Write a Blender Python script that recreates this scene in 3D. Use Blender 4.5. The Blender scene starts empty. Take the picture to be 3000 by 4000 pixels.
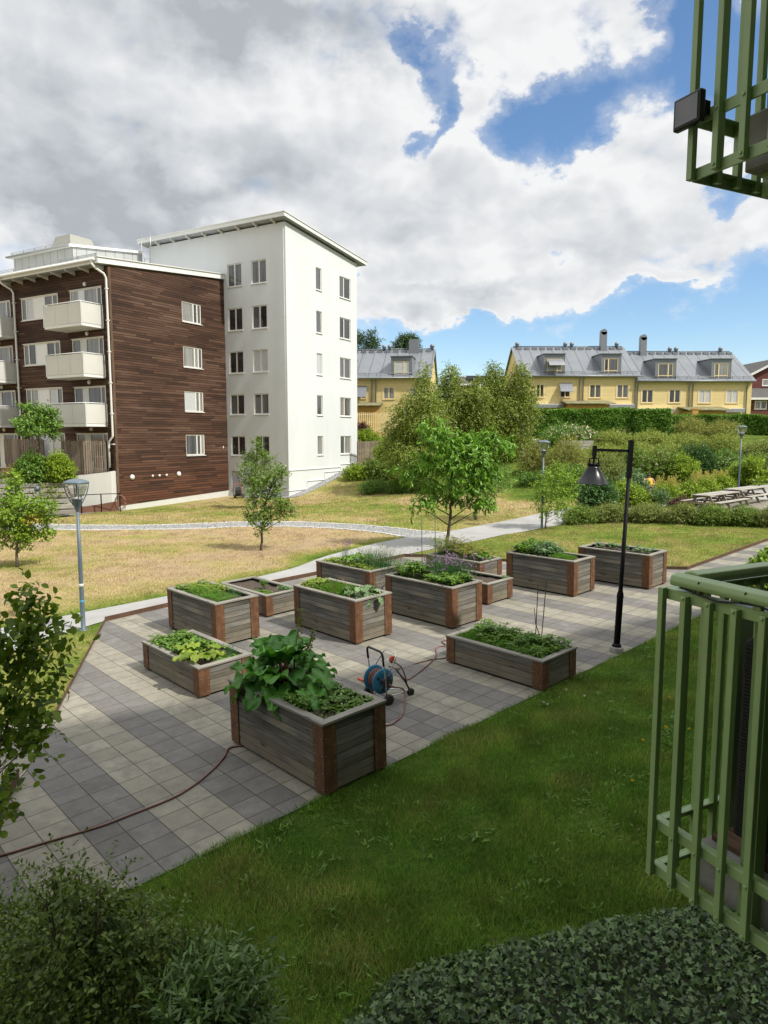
import bpy, math, random
import numpy as np
from mathutils import Vector, Matrix

random.seed(7)
SC = bpy.context.scene
COL = SC.collection
R = math.radians

# ---------------------------------------------------------------- camera survey
F_PX, HC = 2681.06, 4.0
PIT = math.atan(298 / F_PX)
CP, SP = math.cos(PIT), math.sin(PIT)


def sm(x):
    x = np.clip(x, 0, 1)
    return x * x * (3 - 2 * x)


def th(x, y):
    """ground height of the site (m), paving about 0"""
    x = np.asarray(x, float); y = np.asarray(y, float)
    z = .0201 * np.clip(x, -40, 45) + .0103 * (np.clip(y, -20, 90) - 10)
    z = z - .28 * sm((y - 31) / 10) * sm((1 - x) / 6)
    k = sm((x - 4) / 8)
    y0 = 44.2 * (1 - k) + 37 * k
    sl = .23 * (1 - k) + .155 * k
    d = (y - y0)
    rise = sl * np.where(d > 30, d, np.log1p(np.exp(np.clip(d * 1.6, -40, 40))) / 1.6)
    return z + np.minimum(rise, 3.4) * sm((x + 8.2) / 2.5)


def ray(u, v):
    x = (u - 1500) / F_PX; y = (v - 2000) / F_PX
    return x, CP - y * SP, -SP - y * CP


def gp(u, v):
    """surveyed ground point seen along a sight line"""
    d = ray(u, v)
    lo, hi = 1.0, 1.0
    while HC + hi * d[2] > th(hi * d[0], hi * d[1]) and hi < 300:
        lo = hi; hi *= 1.03
    for _ in range(40):
        m = (lo + hi) / 2
        if HC + m * d[2] > th(m * d[0], m * d[1]): lo = m
        else: hi = m
    return Vector((hi * d[0], hi * d[1], float(th(hi * d[0], hi * d[1]))))


def dp(u, v, Y):
    """point on a sight line at a surveyed distance Y"""
    d = ray(u, v); t = Y / d[1]
    return Vector((t * d[0], Y, HC + t * d[2]))


# paving grid: A runs along the long planter sides, B along the lawn edge
TH = -.8168
AX = Vector((math.cos(TH), math.sin(TH), 0)); BX = Vector((-math.sin(TH), math.cos(TH), 0))
OG = Vector((-3.5501, 10.1014, 0))


def pst(s, t, dz=0.0):
    p = OG + AX * s + BX * t
    return Vector((p.x, p.y, float(.0201 * p.x + .0103 * (p.y - 10)) + dz))


UPN = Vector((-.0201, -.0103, 1)).normalized()


def grid_matrix(p, rot=0.0):
    """frame on the paving: x along A, y along B, z off the slabs"""
    x = Vector((math.cos(TH + rot), math.sin(TH + rot), 0)); x = (x - UPN * x.dot(UPN)).normalized()
    y = UPN.cross(x)
    return Matrix(((x.x, y.x, UPN.x, p.x), (x.y, y.y, UPN.y, p.y), (x.z, y.z, UPN.z, p.z), (0, 0, 0, 1)))


# ---------------------------------------------------------------- objects
def tag(o, label=None, cat=None, group=None, kind=None):
    if label: o['label'] = label
    if cat: o['category'] = cat
    if group: o['group'] = group
    if kind: o['kind'] = kind
    return o


def thing(name, label, cat, loc=(0, 0, 0), rz=0.0, group=None, mat=None):
    o = bpy.data.objects.new(name, None); COL.objects.link(o)
    o.empty_display_size = .2
    if mat is not None: o.matrix_world = mat
    else:
        o.location = loc; o.rotation_euler = (0, 0, rz)
    return tag(o, label, cat, group)


def dup(o, parent=None):
    c = o.copy(); COL.objects.link(c)
    if parent is not None: c.parent = parent
    for ch in list(o.children): dup(ch, c)
    return c


class MB:
    """collects faces and links them as one mesh object"""

    def __init__(self):
        self.v = []; self.f = []; self.m = []; self.uv = []; self.sm = []

    def poly(self, pts, mi=0, uv=None, smooth=False):
        b = len(self.v)
        self.v += [tuple(p) for p in pts]
        self.f.append(tuple(range(b, b + len(pts)))); self.m.append(mi); self.sm.append(smooth)
        if uv is None:
            P = [Vector(p) for p in pts]
            e = (P[1] - P[0]); l = e.length or 1; e = e / l
            n = (P[1] - P[0]).cross(P[-1] - P[0]); g = n.cross(e)
            g = g.normalized() if g.length > 1e-9 else Vector((0, 0, 1))
            uv = [((p - P[0]).dot(e), (p - P[0]).dot(g)) for p in P]
        self.uv.append(uv)

    def obox(self, o, a, b, c, mi=0):
        """box from corner o with edge vectors a,b,c; uv u runs along the longest edge"""
        o, a, b, c = Vector(o), Vector(a), Vector(b), Vector(c)
        if a.cross(b).dot(c) < 0: a, b = b, a
        E = [a, b, c]; ln = [e.length for e in E]; lg = ln.index(max(ln))
        off = (random.uniform(0, 50), random.uniform(0, 50))
        base = len(self.v)
        for k in (0, 1):
            for j in (0, 1):
                for i in (0, 1): self.v.append(tuple(o + a * i + b * j + c * k))
        for f, p, q in (((0, 2, 3, 1), 1, 0), ((4, 5, 7, 6), 0, 1), ((0, 1, 5, 4), 0, 2), ((2, 6, 7, 3), 2, 0), ((0, 4, 6, 2), 2, 1), ((1, 3, 7, 5), 1, 2)):
            self.f.append(tuple(base + i for i in f)); self.m.append(mi); self.sm.append(False)
            w, h = ln[p], ln[q]
            c4 = [(0, 0), (w, 0), (w, h), (0, h)]
            if q == lg or (p != lg and ln[q] > ln[p]): c4 = [(y, x) for x, y in c4]
            self.uv.append([(x + off[0], y + off[1]) for x, y in c4])

    def box(self, x0, x1, y0, y1, z0, z1, mi=0):
        self.obox((x0, y0, z0), (x1 - x0, 0, 0), (0, y1 - y0, 0), (0, 0, z1 - z0), mi)

    def bar(self, p, q, w, h, mi=0, up=(0, 0, 1)):
        p, q = Vector(p), Vector(q); d = (q - p).normalized(); u = Vector(up)
        s = d.cross(u)
        if s.length < 1e-4: s = d.cross(Vector((1, 0, 0)))
        s.normalize(); t = s.cross(d).normalized()
        self.obox(p - s * w / 2 - t * h / 2, q - p, s * w, t * h, mi)

    def tube(self, pts, r, n=8, mi=0, cap=True):
        P = [Vector(p) for p in pts]
        rs = r if isinstance(r, (list, tuple)) else [r] * len(P)
        base = len(self.v); L = 0; side = None
        for i, p in enumerate(P):
            d = (P[min(i + 1, len(P) - 1)] - P[max(i - 1, 0)])
            d = d.normalized() if d.length > 1e-9 else Vector((0, 0, 1))
            if side is None:
                side = d.orthogonal().normalized()
            side = side - d * side.dot(d)
            side = side.normalized() if side.length > 1e-6 else d.orthogonal().normalized()
            w = d.cross(side)
            for k in range(n):
                a = 2 * math.pi * k / n
                self.v.append(tuple(p + (side * math.cos(a) + w * math.sin(a)) * rs[i]))
        for i in range(len(P) - 1):
            dl = (P[i + 1] - P[i]).length
            for k in range(n):
                a, b = base + i * n + k, base + i * n + (k + 1) % n
                self.f.append((a, b, b + n, a + n)); self.m.append(mi); self.sm.append(True)
                x0, x1 = k * .05, (k + 1) * .05
                self.uv.append([(L, x0), (L, x1), (L + dl, x1), (L + dl, x0)])
            L += dl
        if cap:
            for i, rev in ((0, True), (len(P) - 1, False)):
                ids = [base + i * n + k for k in range(n)]
                if rev: ids.reverse()
                self.f.append(tuple(ids)); self.m.append(mi); self.sm.append(False); self.uv.append([(0, 0)] * n)

    def lathe(self, prof, n=20, M=None, mi=0, smooth=True):
        """profile of (radius,z) turned round z, then moved by M"""
        M = M or Matrix.Identity(4); base = len(self.v)
        for r, z in prof:
            for k in range(n):
                a = 2 * math.pi * k / n
                self.v.append(tuple(M @ Vector((r * math.cos(a), r * math.sin(a), z))))
        for i in range(len(prof) - 1):
            for k in range(n):
                a, b = base + i * n + k, base + i * n + (k + 1) % n
                self.f.append((a, b, b + n, a + n)); self.m.append(mi); self.sm.append(smooth)
                self.uv.append([(k / n, i), ((k + 1) / n, i), ((k + 1) / n, i + 1), (k / n, i + 1)])
        for i, rev in ((0, True), (len(prof) - 1, False)):
            if prof[i][0] > 1e-4:
                ids = [base + i * n + k for k in range(n)]
                if rev: ids.reverse()
                self.f.append(tuple(ids)); self.m.append(mi); self.sm.append(False); self.uv.append([(0, 0)] * n)

    def prism(self, pts, ext, mi=0):
        P = [Vector(p) for p in pts]; e = Vector(ext); n = len(P)
        nn = Vector((0, 0, 0))
        for i in range(n): nn += P[i].cross(P[(i + 1) % n])
        if nn.dot(e) < 0: P.reverse()
        b = len(self.v)
        self.v += [tuple(p) for p in P] + [tuple(p + e) for p in P]
        k = max(range(n), key=lambda i: (P[(i + 1) % n] - P[i]).length)
        u = (P[(k + 1) % n] - P[k]).normalized()
        if e.length > (P[(k + 1) % n] - P[k]).length: u = e.normalized()
        off = random.uniform(0, 50)
        fs = [tuple(b + n + i for i in range(n)), tuple(b + n - 1 - i for i in range(n))]
        fs += [(b + i, b + (i + 1) % n, b + n + (i + 1) % n, b + n + i) for i in range(n)]
        for f in fs:
            Q = [Vector(self.v[i]) for i in f]
            nrm = (Q[1] - Q[0]).cross(Q[2] - Q[0]); w = nrm.cross(u)
            w = w.normalized() if w.length > 1e-9 else u.orthogonal()
            self.f.append(f); self.m.append(mi); self.sm.append(False)
            self.uv.append([(q.dot(u) + off, q.dot(w) + off) for q in Q])

    def build(self, name, mats, parent=None, bevel=0.0, seg=1):
        me = bpy.data.meshes.new(name)
        me.from_pydata(self.v, [], self.f)
        mats = mats if isinstance(mats, (list, tuple)) else [mats]
        for m in mats: me.materials.append(m)
        me.polygons.foreach_set('material_index', self.m)
        me.polygons.foreach_set('use_smooth', self.sm)
        ul = me.uv_layers.new(name='UVMap')
        flat = [c for f in self.uv for p in f for c in p]
        ul.data.foreach_set('uv', flat)
        me.update()
        o = bpy.data.objects.new(name, me); COL.objects.link(o)
        if parent is not None: o.parent = parent
        if bevel:
            b = o.modifiers.new('bevel', 'BEVEL'); b.width = bevel; b.segments = seg; b.limit_method = 'ANGLE'; b.harden_normals = False
        return o


def np_mesh(name, V, F, mats, parent=None, smooth=False, col=None):
    """V (n,3) float array, F (m,k) int array -> one mesh object; col (n,3) optional point colour"""
    V = np.ascontiguousarray(V, dtype=np.float32); F = np.ascontiguousarray(F, dtype=np.int32)
    me = bpy.data.meshes.new(name)
    m, k = F.shape
    me.vertices.add(len(V)); me.vertices.foreach_set('co', V.ravel())
    me.loops.add(m * k); me.loops.foreach_set('vertex_index', F.ravel())
    me.polygons.add(m); me.polygons.foreach_set('loop_start', np.arange(0, m * k, k, dtype=np.int32))
    me.polygons.foreach_set('loop_total', np.full(m, k, dtype=np.int32))
    if smooth: me.polygons.foreach_set('use_smooth', np.ones(m, dtype=bool))
    if col is not None:
        ca = me.color_attributes.new('tint', 'FLOAT_COLOR', 'POINT')
        c4 = np.ones((len(V), 4), dtype=np.float32); c4[:, :3] = col
        ca.data.foreach_set('color', c4.ravel())
    for mt in (mats if isinstance(mats, (list, tuple)) else [mats]): me.materials.append(mt)
    me.update(calc_edges=True); me.validate()
    o = bpy.data.objects.new(name, me); COL.objects.link(o)
    if parent is not None: o.parent = parent
    return o


# ---------------------------------------------------------------- materials
class NT:
    def __init__(self, tree): self.t = tree

    def n(self, typ, props=None, **ins):
        nd = self.t.nodes.new(typ)
        for k, v in (props or {}).items(): setattr(nd, k, v)
        for k, v in ins.items():
            key = int(k[1:]) if k[0] == 'i' and k[1:].isdigit() else k.replace('_', ' ')
            s = nd.inputs[key]
            if hasattr(v, 'is_output') or isinstance(v, bpy.types.NodeSocket): self.t.links.new(v, s)
            else:
                if isinstance(v, (tuple, list)) and len(v) == 3 and s.type == 'RGBA': v = (*v, 1)
                s.default_value = v
        return nd

    def math(self, op, a, b=None, c=None, clamp=False):
        nd = self.t.nodes.new('ShaderNodeMath'); nd.operation = op; nd.use_clamp = clamp
        for i, x in enumerate((a, b, c)):
            if x is None: continue
            if isinstance(x, bpy.types.NodeSocket): self.t.links.new(x, nd.inputs[i])
            else: nd.inputs[i].default_value = x
        return nd.outputs[0]

    def mix(self, f, a, b, blend='MIX'):
        nd = self.t.nodes.new('ShaderNodeMix'); nd.data_type = 'RGBA'; nd.blend_type = blend
        for s, x in ((nd.inputs[0], f), (nd.inputs[6], a), (nd.inputs[7], b)):
            if isinstance(x, bpy.types.NodeSocket): self.t.links.new(x, s)
            else: s.default_value = (*x, 1) if isinstance(x, (tuple, list)) and len(x) == 3 else x
        return nd.outputs[2]

    def ramp(self, f, stops, interp='LINEAR'):
        nd = self.t.nodes.new('ShaderNodeValToRGB'); cr = nd.color_ramp; cr.interpolation = interp
        while len(cr.elements) < len(stops): cr.elements.new(.5)
        for e, (p, c) in zip(cr.elements, stops):
            e.position = p; e.color = (*c, 1) if isinstance(c, (tuple, list)) else (c, c, c, 1)
        self.t.links.new(f, nd.inputs[0]); return nd.outputs[0]

    def sstep(self, x, lo, hi):
        nd = self.t.nodes.new('ShaderNodeMapRange'); nd.interpolation_type = 'SMOOTHSTEP'
        self.t.links.new(x, nd.inputs[0]); nd.inputs[1].default_value = lo; nd.inputs[2].default_value = hi
        return nd.outputs[0]

    def noise(self, vec=None, scale=5., detail=4., rough=.55, dist=0., dim='3D'):
        nd = self.n('ShaderNodeTexNoise', dict(noise_dimensions=dim), Scale=scale, Detail=detail, Roughness=rough, Distortion=dist)
        if vec is not None: self.t.links.new(vec, nd.inputs['Vector'])
        return nd.outputs[0]

    def scaled(self, vec, sx, sy, sz, loc=(0, 0, 0)):
        return self.n('ShaderNodeMapping', Vector=vec, Scale=(sx, sy, sz), Location=loc).outputs[0]


def new_mat(name):
    m = bpy.data.materials.new(name); m.use_nodes = True
    t = m.node_tree; t.nodes.clear(); nt = NT(t)
    out = t.nodes.new('ShaderNodeOutputMaterial')
    p = t.nodes.new('ShaderNodeBsdfPrincipled'); t.links.new(p.outputs[0], out.inputs[0])
    return m, nt, p, out


def link(nt, a, b): nt.t.links.new(a, b)


def bump(nt, p, h, strength=.4, dist=.01):
    b = nt.n('ShaderNodeBump', Height=h, Strength=strength, Distance=dist)
    link(nt, b.outputs[0], p.inputs['Normal'])


def simple(name, c, rough=.6, metal=0., spec=.5, var=.18, scale=6., bs=0., bscale=60.):
    """plain surface with gentle mottling and optional fine relief"""
    m, nt, p, _ = new_mat(name)
    tc = nt.n('ShaderNodeTexCoord').outputs['Object']
    nz = nt.noise(tc, scale, 5, .6)
    dark = tuple(x * (1 - var) for x in c); light = tuple(min(1, x * (1 + var * .7)) for x in c)
    link(nt, nt.ramp(nz, [(.3, dark), (.7, light)]), p.inputs['Base Color'])
    p.inputs['Roughness'].default_value = rough; p.inputs['Metallic'].default_value = metal
    p.inputs['Specular IOR Level'].default_value = spec
    if bs: bump(nt, p, nt.noise(tc, bscale, 3, .6), bs, .01)
    return m


def leafmat(name, c1, c2, trans=.3, rough=.5, spec=.35, extra=None):
    """foliage: colour varies leaf by leaf, thin and translucent"""
    m, nt, p, out = new_mat(name)
    rnd = nt.n('ShaderNodeNewGeometry').outputs['Random Per Island']
    stops = [(0, c1), (.75, c2)]
    if extra: stops += [(.93, c2), (.96, extra)]
    colr = nt.ramp(rnd, stops)
    hs = nt.n('ShaderNodeHueSaturation', Color=colr, Value=nt.math('ADD', nt.math('MULTIPLY', nt.n('ShaderNodeTexWhiteNoise', dict(noise_dimensions='1D'), W=nt.math('MULTIPLY', rnd, 91.7)).outputs[0], .5), .75)).outputs[0]
    link(nt, hs, p.inputs['Base Color'])
    p.inputs['Roughness'].default_value = rough; p.inputs['Specular IOR Level'].default_value = spec
    tr = nt.n('ShaderNodeBsdfTranslucent')
    link(nt, nt.mix(1., hs, (.95, 1., .45), 'MULTIPLY'), tr.inputs[0])
    mx = nt.n('ShaderNodeMixShader', i0=trans, i1=p.outputs[0], i2=tr.outputs[0])
    link(nt, mx.outputs[0], out.inputs[0])
    return m


def wood(name, c1, c2, c3=None, grain=1., moss=None):
    """weathered boards; grain runs along u"""
    m, nt, p, _ = new_mat(name)
    uv = nt.n('ShaderNodeUVMap').outputs[0]
    geo = nt.n('ShaderNodeNewGeometry').outputs['Random Per Island']
    off = nt.n('ShaderNodeVectorMath', dict(operation='ADD'), i0=uv, i1=nt.n('ShaderNodeCombineXYZ', X=nt.math('MULTIPLY', geo, 37.), Y=nt.math('MULTIPLY', geo, 91.)).outputs[0]).outputs[0]
    g = nt.noise(nt.scaled(off, 2.2, 55 * grain, 1), 1, 6, .65, .6)
    big = nt.noise(nt.scaled(off, 1.1, 5, 1), 1, 3, .55)
    kn = nt.n('ShaderNodeTexVoronoi', Vector=nt.scaled(off, 1.7, 6.5, 1), Scale=1.).outputs[0]
    f = nt.math('ADD', nt.math('MULTIPLY', g, .55), nt.math('MULTIPLY', big, .45))
    c = nt.ramp(f, [(.36, c1), (.62, c2)])
    if c3: c = nt.mix(nt.math('MULTIPLY', nt.sstep(nt.math('ADD', nt.math('MULTIPLY', nt.math('FRACT', nt.math('MULTIPLY', geo, 53.7)), .45), nt.math('MULTIPLY', big, .9)), .62, .95), .4), c, c3)
    c = nt.mix(nt.math('MULTIPLY', nt.math('SUBTRACT', 1, nt.sstep(kn, .05, .16)), .75), c, tuple(x * .35 for x in c1))
    v = nt.math('ADD', .6, nt.math('MULTIPLY', nt.math('FRACT', nt.math('MULTIPLY', geo, 37.3)), .75))
    c = nt.n('ShaderNodeHueSaturation', Color=c, Value=v).outputs[0]
    if moss:
        tc = nt.n('ShaderNodeTexCoord').outputs['Object']
        c = nt.mix(nt.math('MULTIPLY', nt.sstep(nt.noise(tc, 3.1, 4, .6), .55, .75), .55), c, moss)
    link(nt, c, p.inputs['Base Color']); p.inputs['Roughness'].default_value = .85
    p.inputs['Specular IOR Level'].default_value = .2
    bump(nt, p, g, .5, .004)
    return m


MAT = {}


def build_mats():
    D = MAT
    D['board'] = wood('weathered_board', (.06, .057, .05), (.19, .182, .162), (.25, .195, .115), moss=(.125, .125, .098))
    D['rim'] = wood('rim_board', (.13, .125, .108), (.29, .275, .235), moss=(.2, .2, .13))
    D['oldwood'] = wood('old_timber', (.2, .19, .165), (.4, .38, .33))
    D['fencewood'] = wood('fence_wood', (.13, .105, .08), (.3, .25, .2), (.28, .19, .12))
    D['decking'] = wood('decking_tile', (.06, .035, .022), (.16, .1, .065))
    # corten steel
    m, nt, p, _ = new_mat('rusty_steel')
    tc = nt.n('ShaderNodeTexCoord').outputs['Object']
    a = nt.noise(tc, 9, 6, .65); b = nt.noise(tc, 90, 3, .6); st = nt.noise(nt.scaled(tc, 22, 22, 2.2), 1, 4, .6)
    f = nt.math('ADD', nt.math('MULTIPLY', a, .5), nt.math('ADD', nt.math('MULTIPLY', b, .22), nt.math('MULTIPLY', st, .28)))
    link(nt, nt.ramp(f, [(.34, (.048, .021, .0105)), (.48, (.11, .0475, .019)), (.62, (.175, .083, .034))]), p.inputs['Base Color'])
    p.inputs['Roughness'].default_value = .82; bump(nt, p, b, .3, .003); D['rust'] = m
    D['rustwall'] = simple('rusty_wall', (.15, .068, .045), .85, var=.3, scale=2, bs=.2)
    D['rust2'] = simple('weathered_edging', (.1, .052, .03), .9, var=.35, scale=4, bs=.2)
    D['screw'] = simple('screw_head', (.42, .38, .33), .4, .8)
    # soil
    m, nt, p, _ = new_mat('soil')
    tc = nt.n('ShaderNodeTexCoord').outputs['Object']
    a = nt.noise(tc, 38, 6, .7)
    link(nt, nt.ramp(a, [(.35, (.03, .02, .014)), (.6, (.1, .072, .052)), (.75, (.19, .15, .12))]), p.inputs['Base Color'])
    p.inputs['Roughness'].default_value = .95; bump(nt, p, a, .9, .03); D['soil'] = m
    D['plaster'] = None
    for nm, c in (('plaster', (.62, .645, .655)), ('concrete_wall', (.56, .56, .53))):
        m, nt, p, _ = new_mat(nm)
        tc = nt.n('ShaderNodeTexCoord').outputs['Object']
        a = nt.noise(tc, .35, 5, .6); st = nt.noise(nt.scaled(tc, 1.2, 1.2, .09), 1, 4, .6); fi = nt.noise(tc, 55, 3, .6)
        f = nt.math('ADD', nt.math('MULTIPLY', a, .5), nt.math('MULTIPLY', st, .5))
        link(nt, nt.ramp(f, [(.32, tuple(x * .91 for x in c)), (.6, c)]), p.inputs['Base Color'])
        p.inputs['Roughness'].default_value = .9; p.inputs['Specular IOR Level'].default_value = .2
        bump(nt, p, fi, .25, .006); D[nm] = m
    # raw concrete
    D['concrete'] = simple('raw_concrete', (.3, .29, .27), .9, var=.3, scale=5, bs=.35, bscale=35)
    # dark timber cladding, horizontal boards
    m, nt, p, _ = new_mat('brown_cladding')
    tc = nt.n('ShaderNodeTexCoord').outputs['Object']
    sx = nt.n('ShaderNodeSeparateXYZ', Vector=tc)
    along = nt.math('ADD', sx.outputs[0], sx.outputs[1])
    bz = nt.math('DIVIDE', sx.outputs[2], .142); row = nt.math('FLOOR', bz); fr = nt.math('SUBTRACT', bz, row)
    ro = nt.n('ShaderNodeTexWhiteNoise', dict(noise_dimensions='1D'), W=row).outputs[0]
    bl = nt.math('ADD', nt.math('DIVIDE', along, 1.9), nt.math('MULTIPLY', ro, 7.3)); bc = nt.math('FLOOR', bl)
    idn = nt.n('ShaderNodeTexWhiteNoise', dict(noise_dimensions='2D'), Vector=nt.n('ShaderNodeCombineXYZ', X=row, Y=bc).outputs[0])
    r1 = idn.outputs[0]
    gr = nt.noise(nt.n('ShaderNodeCombineXYZ', X=nt.math('MULTIPLY', along, 1.3), Y=nt.math('MULTIPLY', sx.outputs[2], 26), Z=nt.math('MULTIPLY', r1, 20)).outputs[0], 1, 5, .65)
    patch = nt.noise(nt.n('ShaderNodeCombineXYZ', X=nt.math('MULTIPLY', along, .22), Y=nt.math('MULTIPLY', sx.outputs[2], .5)).outputs[0], 1, 4, .6)
    f = nt.math('ADD', nt.math('MULTIPLY', r1, .26), nt.math('ADD', nt.math('MULTIPLY', gr, .36), nt.math('MULTIPLY', patch, .5)))
    c = nt.ramp(f, [(.3, (.018, .009, .006)), (.48, (.046, .0225, .0135)), (.64, (.08, .041, .025)), (.8, (.125, .078, .052))])
    lowr = nt.math('SUBTRACT', 1, nt.sstep(sx.outputs[2], .2, 3.4))
    c = nt.mix(nt.math('MULTIPLY', lowr, nt.math('MULTIPLY', r1, .75)), c, (.12, .042, .02))
    gap = nt.math('LESS_THAN', fr, .15)
    c = nt.mix(nt.math('MULTIPLY', gap, .88), c, (.006, .004, .003))
    link(nt, c, p.inputs['Base Color']); p.inputs['Roughness'].default_value = .75; p.inputs['Specular IOR Level'].default_value = .25
    bump(nt, p, nt.math('ADD', nt.math('MULTIPLY', nt.math('SUBTRACT', 1, fr), 1.), nt.math('MULTIPLY', gr, .25)), .9, .02); D['cladding'] = m
    # yellow / red cladding
    def clad(nm, c, h, vert=False, var=.08):
        m, nt, p, _ = new_mat(nm)
        tc = nt.n('ShaderNodeTexCoord').outputs['Object']; sx = nt.n('ShaderNodeSeparateXYZ', Vector=tc)
        ax = sx.outputs[0] if vert else sx.outputs[2]
        bz = nt.math('DIVIDE', ax, h); row = nt.math('FLOOR', bz); fr = nt.math('SUBTRACT', bz, row)
        r1 = nt.n('ShaderNodeTexWhiteNoise', dict(noise_dimensions='1D'), W=row).outputs[0]
        nz = nt.noise(tc, 1.3, 4, .6)
        cc = nt.ramp(nt.math('ADD', nt.math('MULTIPLY', r1, .4), nt.math('MULTIPLY', nz, .6)), [(.25, tuple(x * (1 - var) for x in c)), (.75, tuple(x * (1 + var) for x in c))])
        cc = nt.mix(nt.math('MULTIPLY', nt.math('LESS_THAN', fr, .12), .45), cc, tuple(x * .35 for x in c))
        link(nt, cc, p.inputs['Base Color']); p.inputs['Roughness'].default_value = .7
        bump(nt, p, fr, .6, .02); D[nm] = m
    clad('yellow_cladding', (.72, .57, .265), .16); clad('ochre_boards', (.52, .3, .07), .13, True); clad('red_cladding', (.13, .035, .025), .16)
    # standing seam metal
    def seam(nm, c, w, rough=.45, axis=0):
        m, nt, p, _ = new_mat(nm)
        tc = nt.n('ShaderNodeTexCoord').outputs['Object']; sx = nt.n('ShaderNodeSeparateXYZ', Vector=tc)
        a = nt.math('DIVIDE', sx.outputs[axis], w); fr = nt.math('FRACT', a)
        nz = nt.noise(tc, .8, 4, .6)
        cc = nt.ramp(nz, [(.3, tuple(x * .88 for x in c)), (.7, tuple(x * 1.06 for x in c))])
        s = nt.math('LESS_THAN', fr, .09)
        cc = nt.mix(nt.math('MULTIPLY', s, .62), cc, tuple(x * .4 for x in c))
        link(nt, cc, p.inputs['Base Color']); p.inputs['Roughness'].default_value = rough; p.inputs['Metallic'].default_value = .25
        bump(nt, p, s, .6, .03); D[nm] = m
    seam('seam_roof', (.2, .215, .235), 1.15); seam('seam_pale', (.47, .49, .48), .75, .5); seam('seam_pale_y', (.47, .49, .48), .75, .5, 1)
    D['tileroof'] = simple('dark_tile_roof', (.07, .065, .06), .7, var=.3, scale=3, bs=.6, bscale=5)
    D['white'] = simple('white_paint', (.7, .7, .68), .45, var=.05)
    D['offwhite'] = simple('off_white_frame', (.66, .65, .6), .45, var=.06)
    D['cream'] = simple('cream_paint', (.72, .58, .32), .5, var=.06)
    D['whitemetal'] = simple('white_sheet_metal', (.68, .69, .68), .35, var=.04)
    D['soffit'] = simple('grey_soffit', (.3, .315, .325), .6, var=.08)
    D['hood'] = simple('beige_grey_metal', (.3, .3, .265), .5, var=.08)
    D['greymetal'] = simple('grey_metal', (.2, .215, .235), .4, .3, var=.1)
    D['zinc'] = simple('galvanised', (.34, .35, .36), .4, .6, var=.15)
    D['doorgrey'] = simple('grey_door', (.42, .45, .5), .5, var=.05)
    D['screen'] = simple('perforated_screen', (.55, .55, .51), .55, var=.05, scale=1.2)
    D['black'] = simple('black_paint', (.006, .006, .007), .6, spec=.15, var=.25, scale=12)
    D['lampblack'] = simple('black_enamel', (.008, .0085, .01), .3, spec=.3, var=.3, scale=9)
    D['bluegrey'] = simple('blue_grey_paint', (.105, .145, .175), .42, var=.12, scale=5)
    D['rubber'] = simple('rubber', (.018, .018, .018), .6, var=.3, scale=20)
    D['chrome'] = simple('bare_aluminium', (.62, .63, .64), .28, .9, var=.05)
    D['bluedisc'] = simple('blue_plastic', (.035, .22, .38), .4, var=.12, scale=10)
    D['orange'] = simple('orange_plastic', (.6, .1, .03), .4, var=.1)
    D['darkplastic'] = simple('dark_grey_plastic', (.03, .032, .035), .5, var=.2)
    D['hose'] = simple('brown_hose', (.19, .085, .068), .5, var=.25, scale=14)
    D['green'] = simple('green_paint', (.265, .38, .155), .3, spec=.5, var=.1, scale=7, bs=.06, bscale=400)
    D['wicker'] = None
    m, nt, p, _ = new_mat('black_wicker')
    uv = nt.n('ShaderNodeUVMap').outputs[0]
    sx = nt.n('ShaderNodeSeparateXYZ', Vector=uv)
    a = nt.math('DIVIDE', sx.outputs[0], .014); b = nt.math('DIVIDE', sx.outputs[1], .0055); col_ = nt.math('FLOOR', a)
    w = nt.math('SINE', nt.math('ADD', nt.math('MULTIPLY', a, 3.1416), nt.math('MULTIPLY', nt.math('FLOOR', b), 3.1416)))
    h = nt.math('MULTIPLY', nt.math('ABSOLUTE', w), nt.math('SINE', nt.math('MULTIPLY', nt.math('FRACT', b), 3.1416)))
    link(nt, nt.ramp(h, [(.1, (.003, .003, .004)), (.8, (.014, .0145, .017))]), p.inputs['Base Color']); p.inputs['Roughness'].default_value = .45
    bump(nt, p, h, .9, .01); D['wicker'] = m
    # glass: dark rooms behind reflecting panes
    def glass(nm, c1, c2, vert=True, sp=.5):
        m, nt, p, _ = new_mat(nm)
        tc = nt.n('ShaderNodeTexCoord').outputs['Object']
        nz = nt.noise(nt.scaled(tc, 7, 7, .35) if vert else nt.scaled(tc, .9, .9, .9), 1, 3, .5)
        link(nt, nt.ramp(nz, [(.35, c1), (.65, c2)]), p.inputs['Base Color'])
        p.inputs['Roughness'].default_value = .04; p.inputs['Specular IOR Level'].default_value = sp
        p.inputs['Coat Weight'].default_value = .6; p.inputs['Coat Roughness'].default_value = .02; D[nm] = m
    glass('pane_dark', (.012, .013, .016), (.035, .036, .04), False, .6)
    glass('pane_curtain', (.16, .16, .155), (.3, .3, .285)); glass('pane_blind', (.42, .44, .45), (.47, .49, .5), False)
    glass('pane_grey', (.06, .062, .065), (.12, .125, .13))
    m, nt, p, _ = new_mat('clear_glass')
    p.inputs['Base Color'].default_value = (.85, .88, .88, 1); p.inputs['Roughness'].default_value = .03
    p.inputs['Transmission Weight'].default_value = 1; p.inputs['IOR'].default_value = 1.1; p.inputs['Alpha'].default_value = .45; D['clearglass'] = m
    # bark
    D['bark'] = simple('bark', (.075, .055, .042), .9, var=.45, scale=25, bs=.6, bscale=40)
    D['barkgrey'] = simple('grey_bark', (.16, .135, .11), .9, var=.4, scale=20, bs=.5, bscale=30)
    m, nt, p, _ = new_mat('birch_bark')
    tc = nt.n('ShaderNodeTexCoord').outputs['Object']
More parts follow.
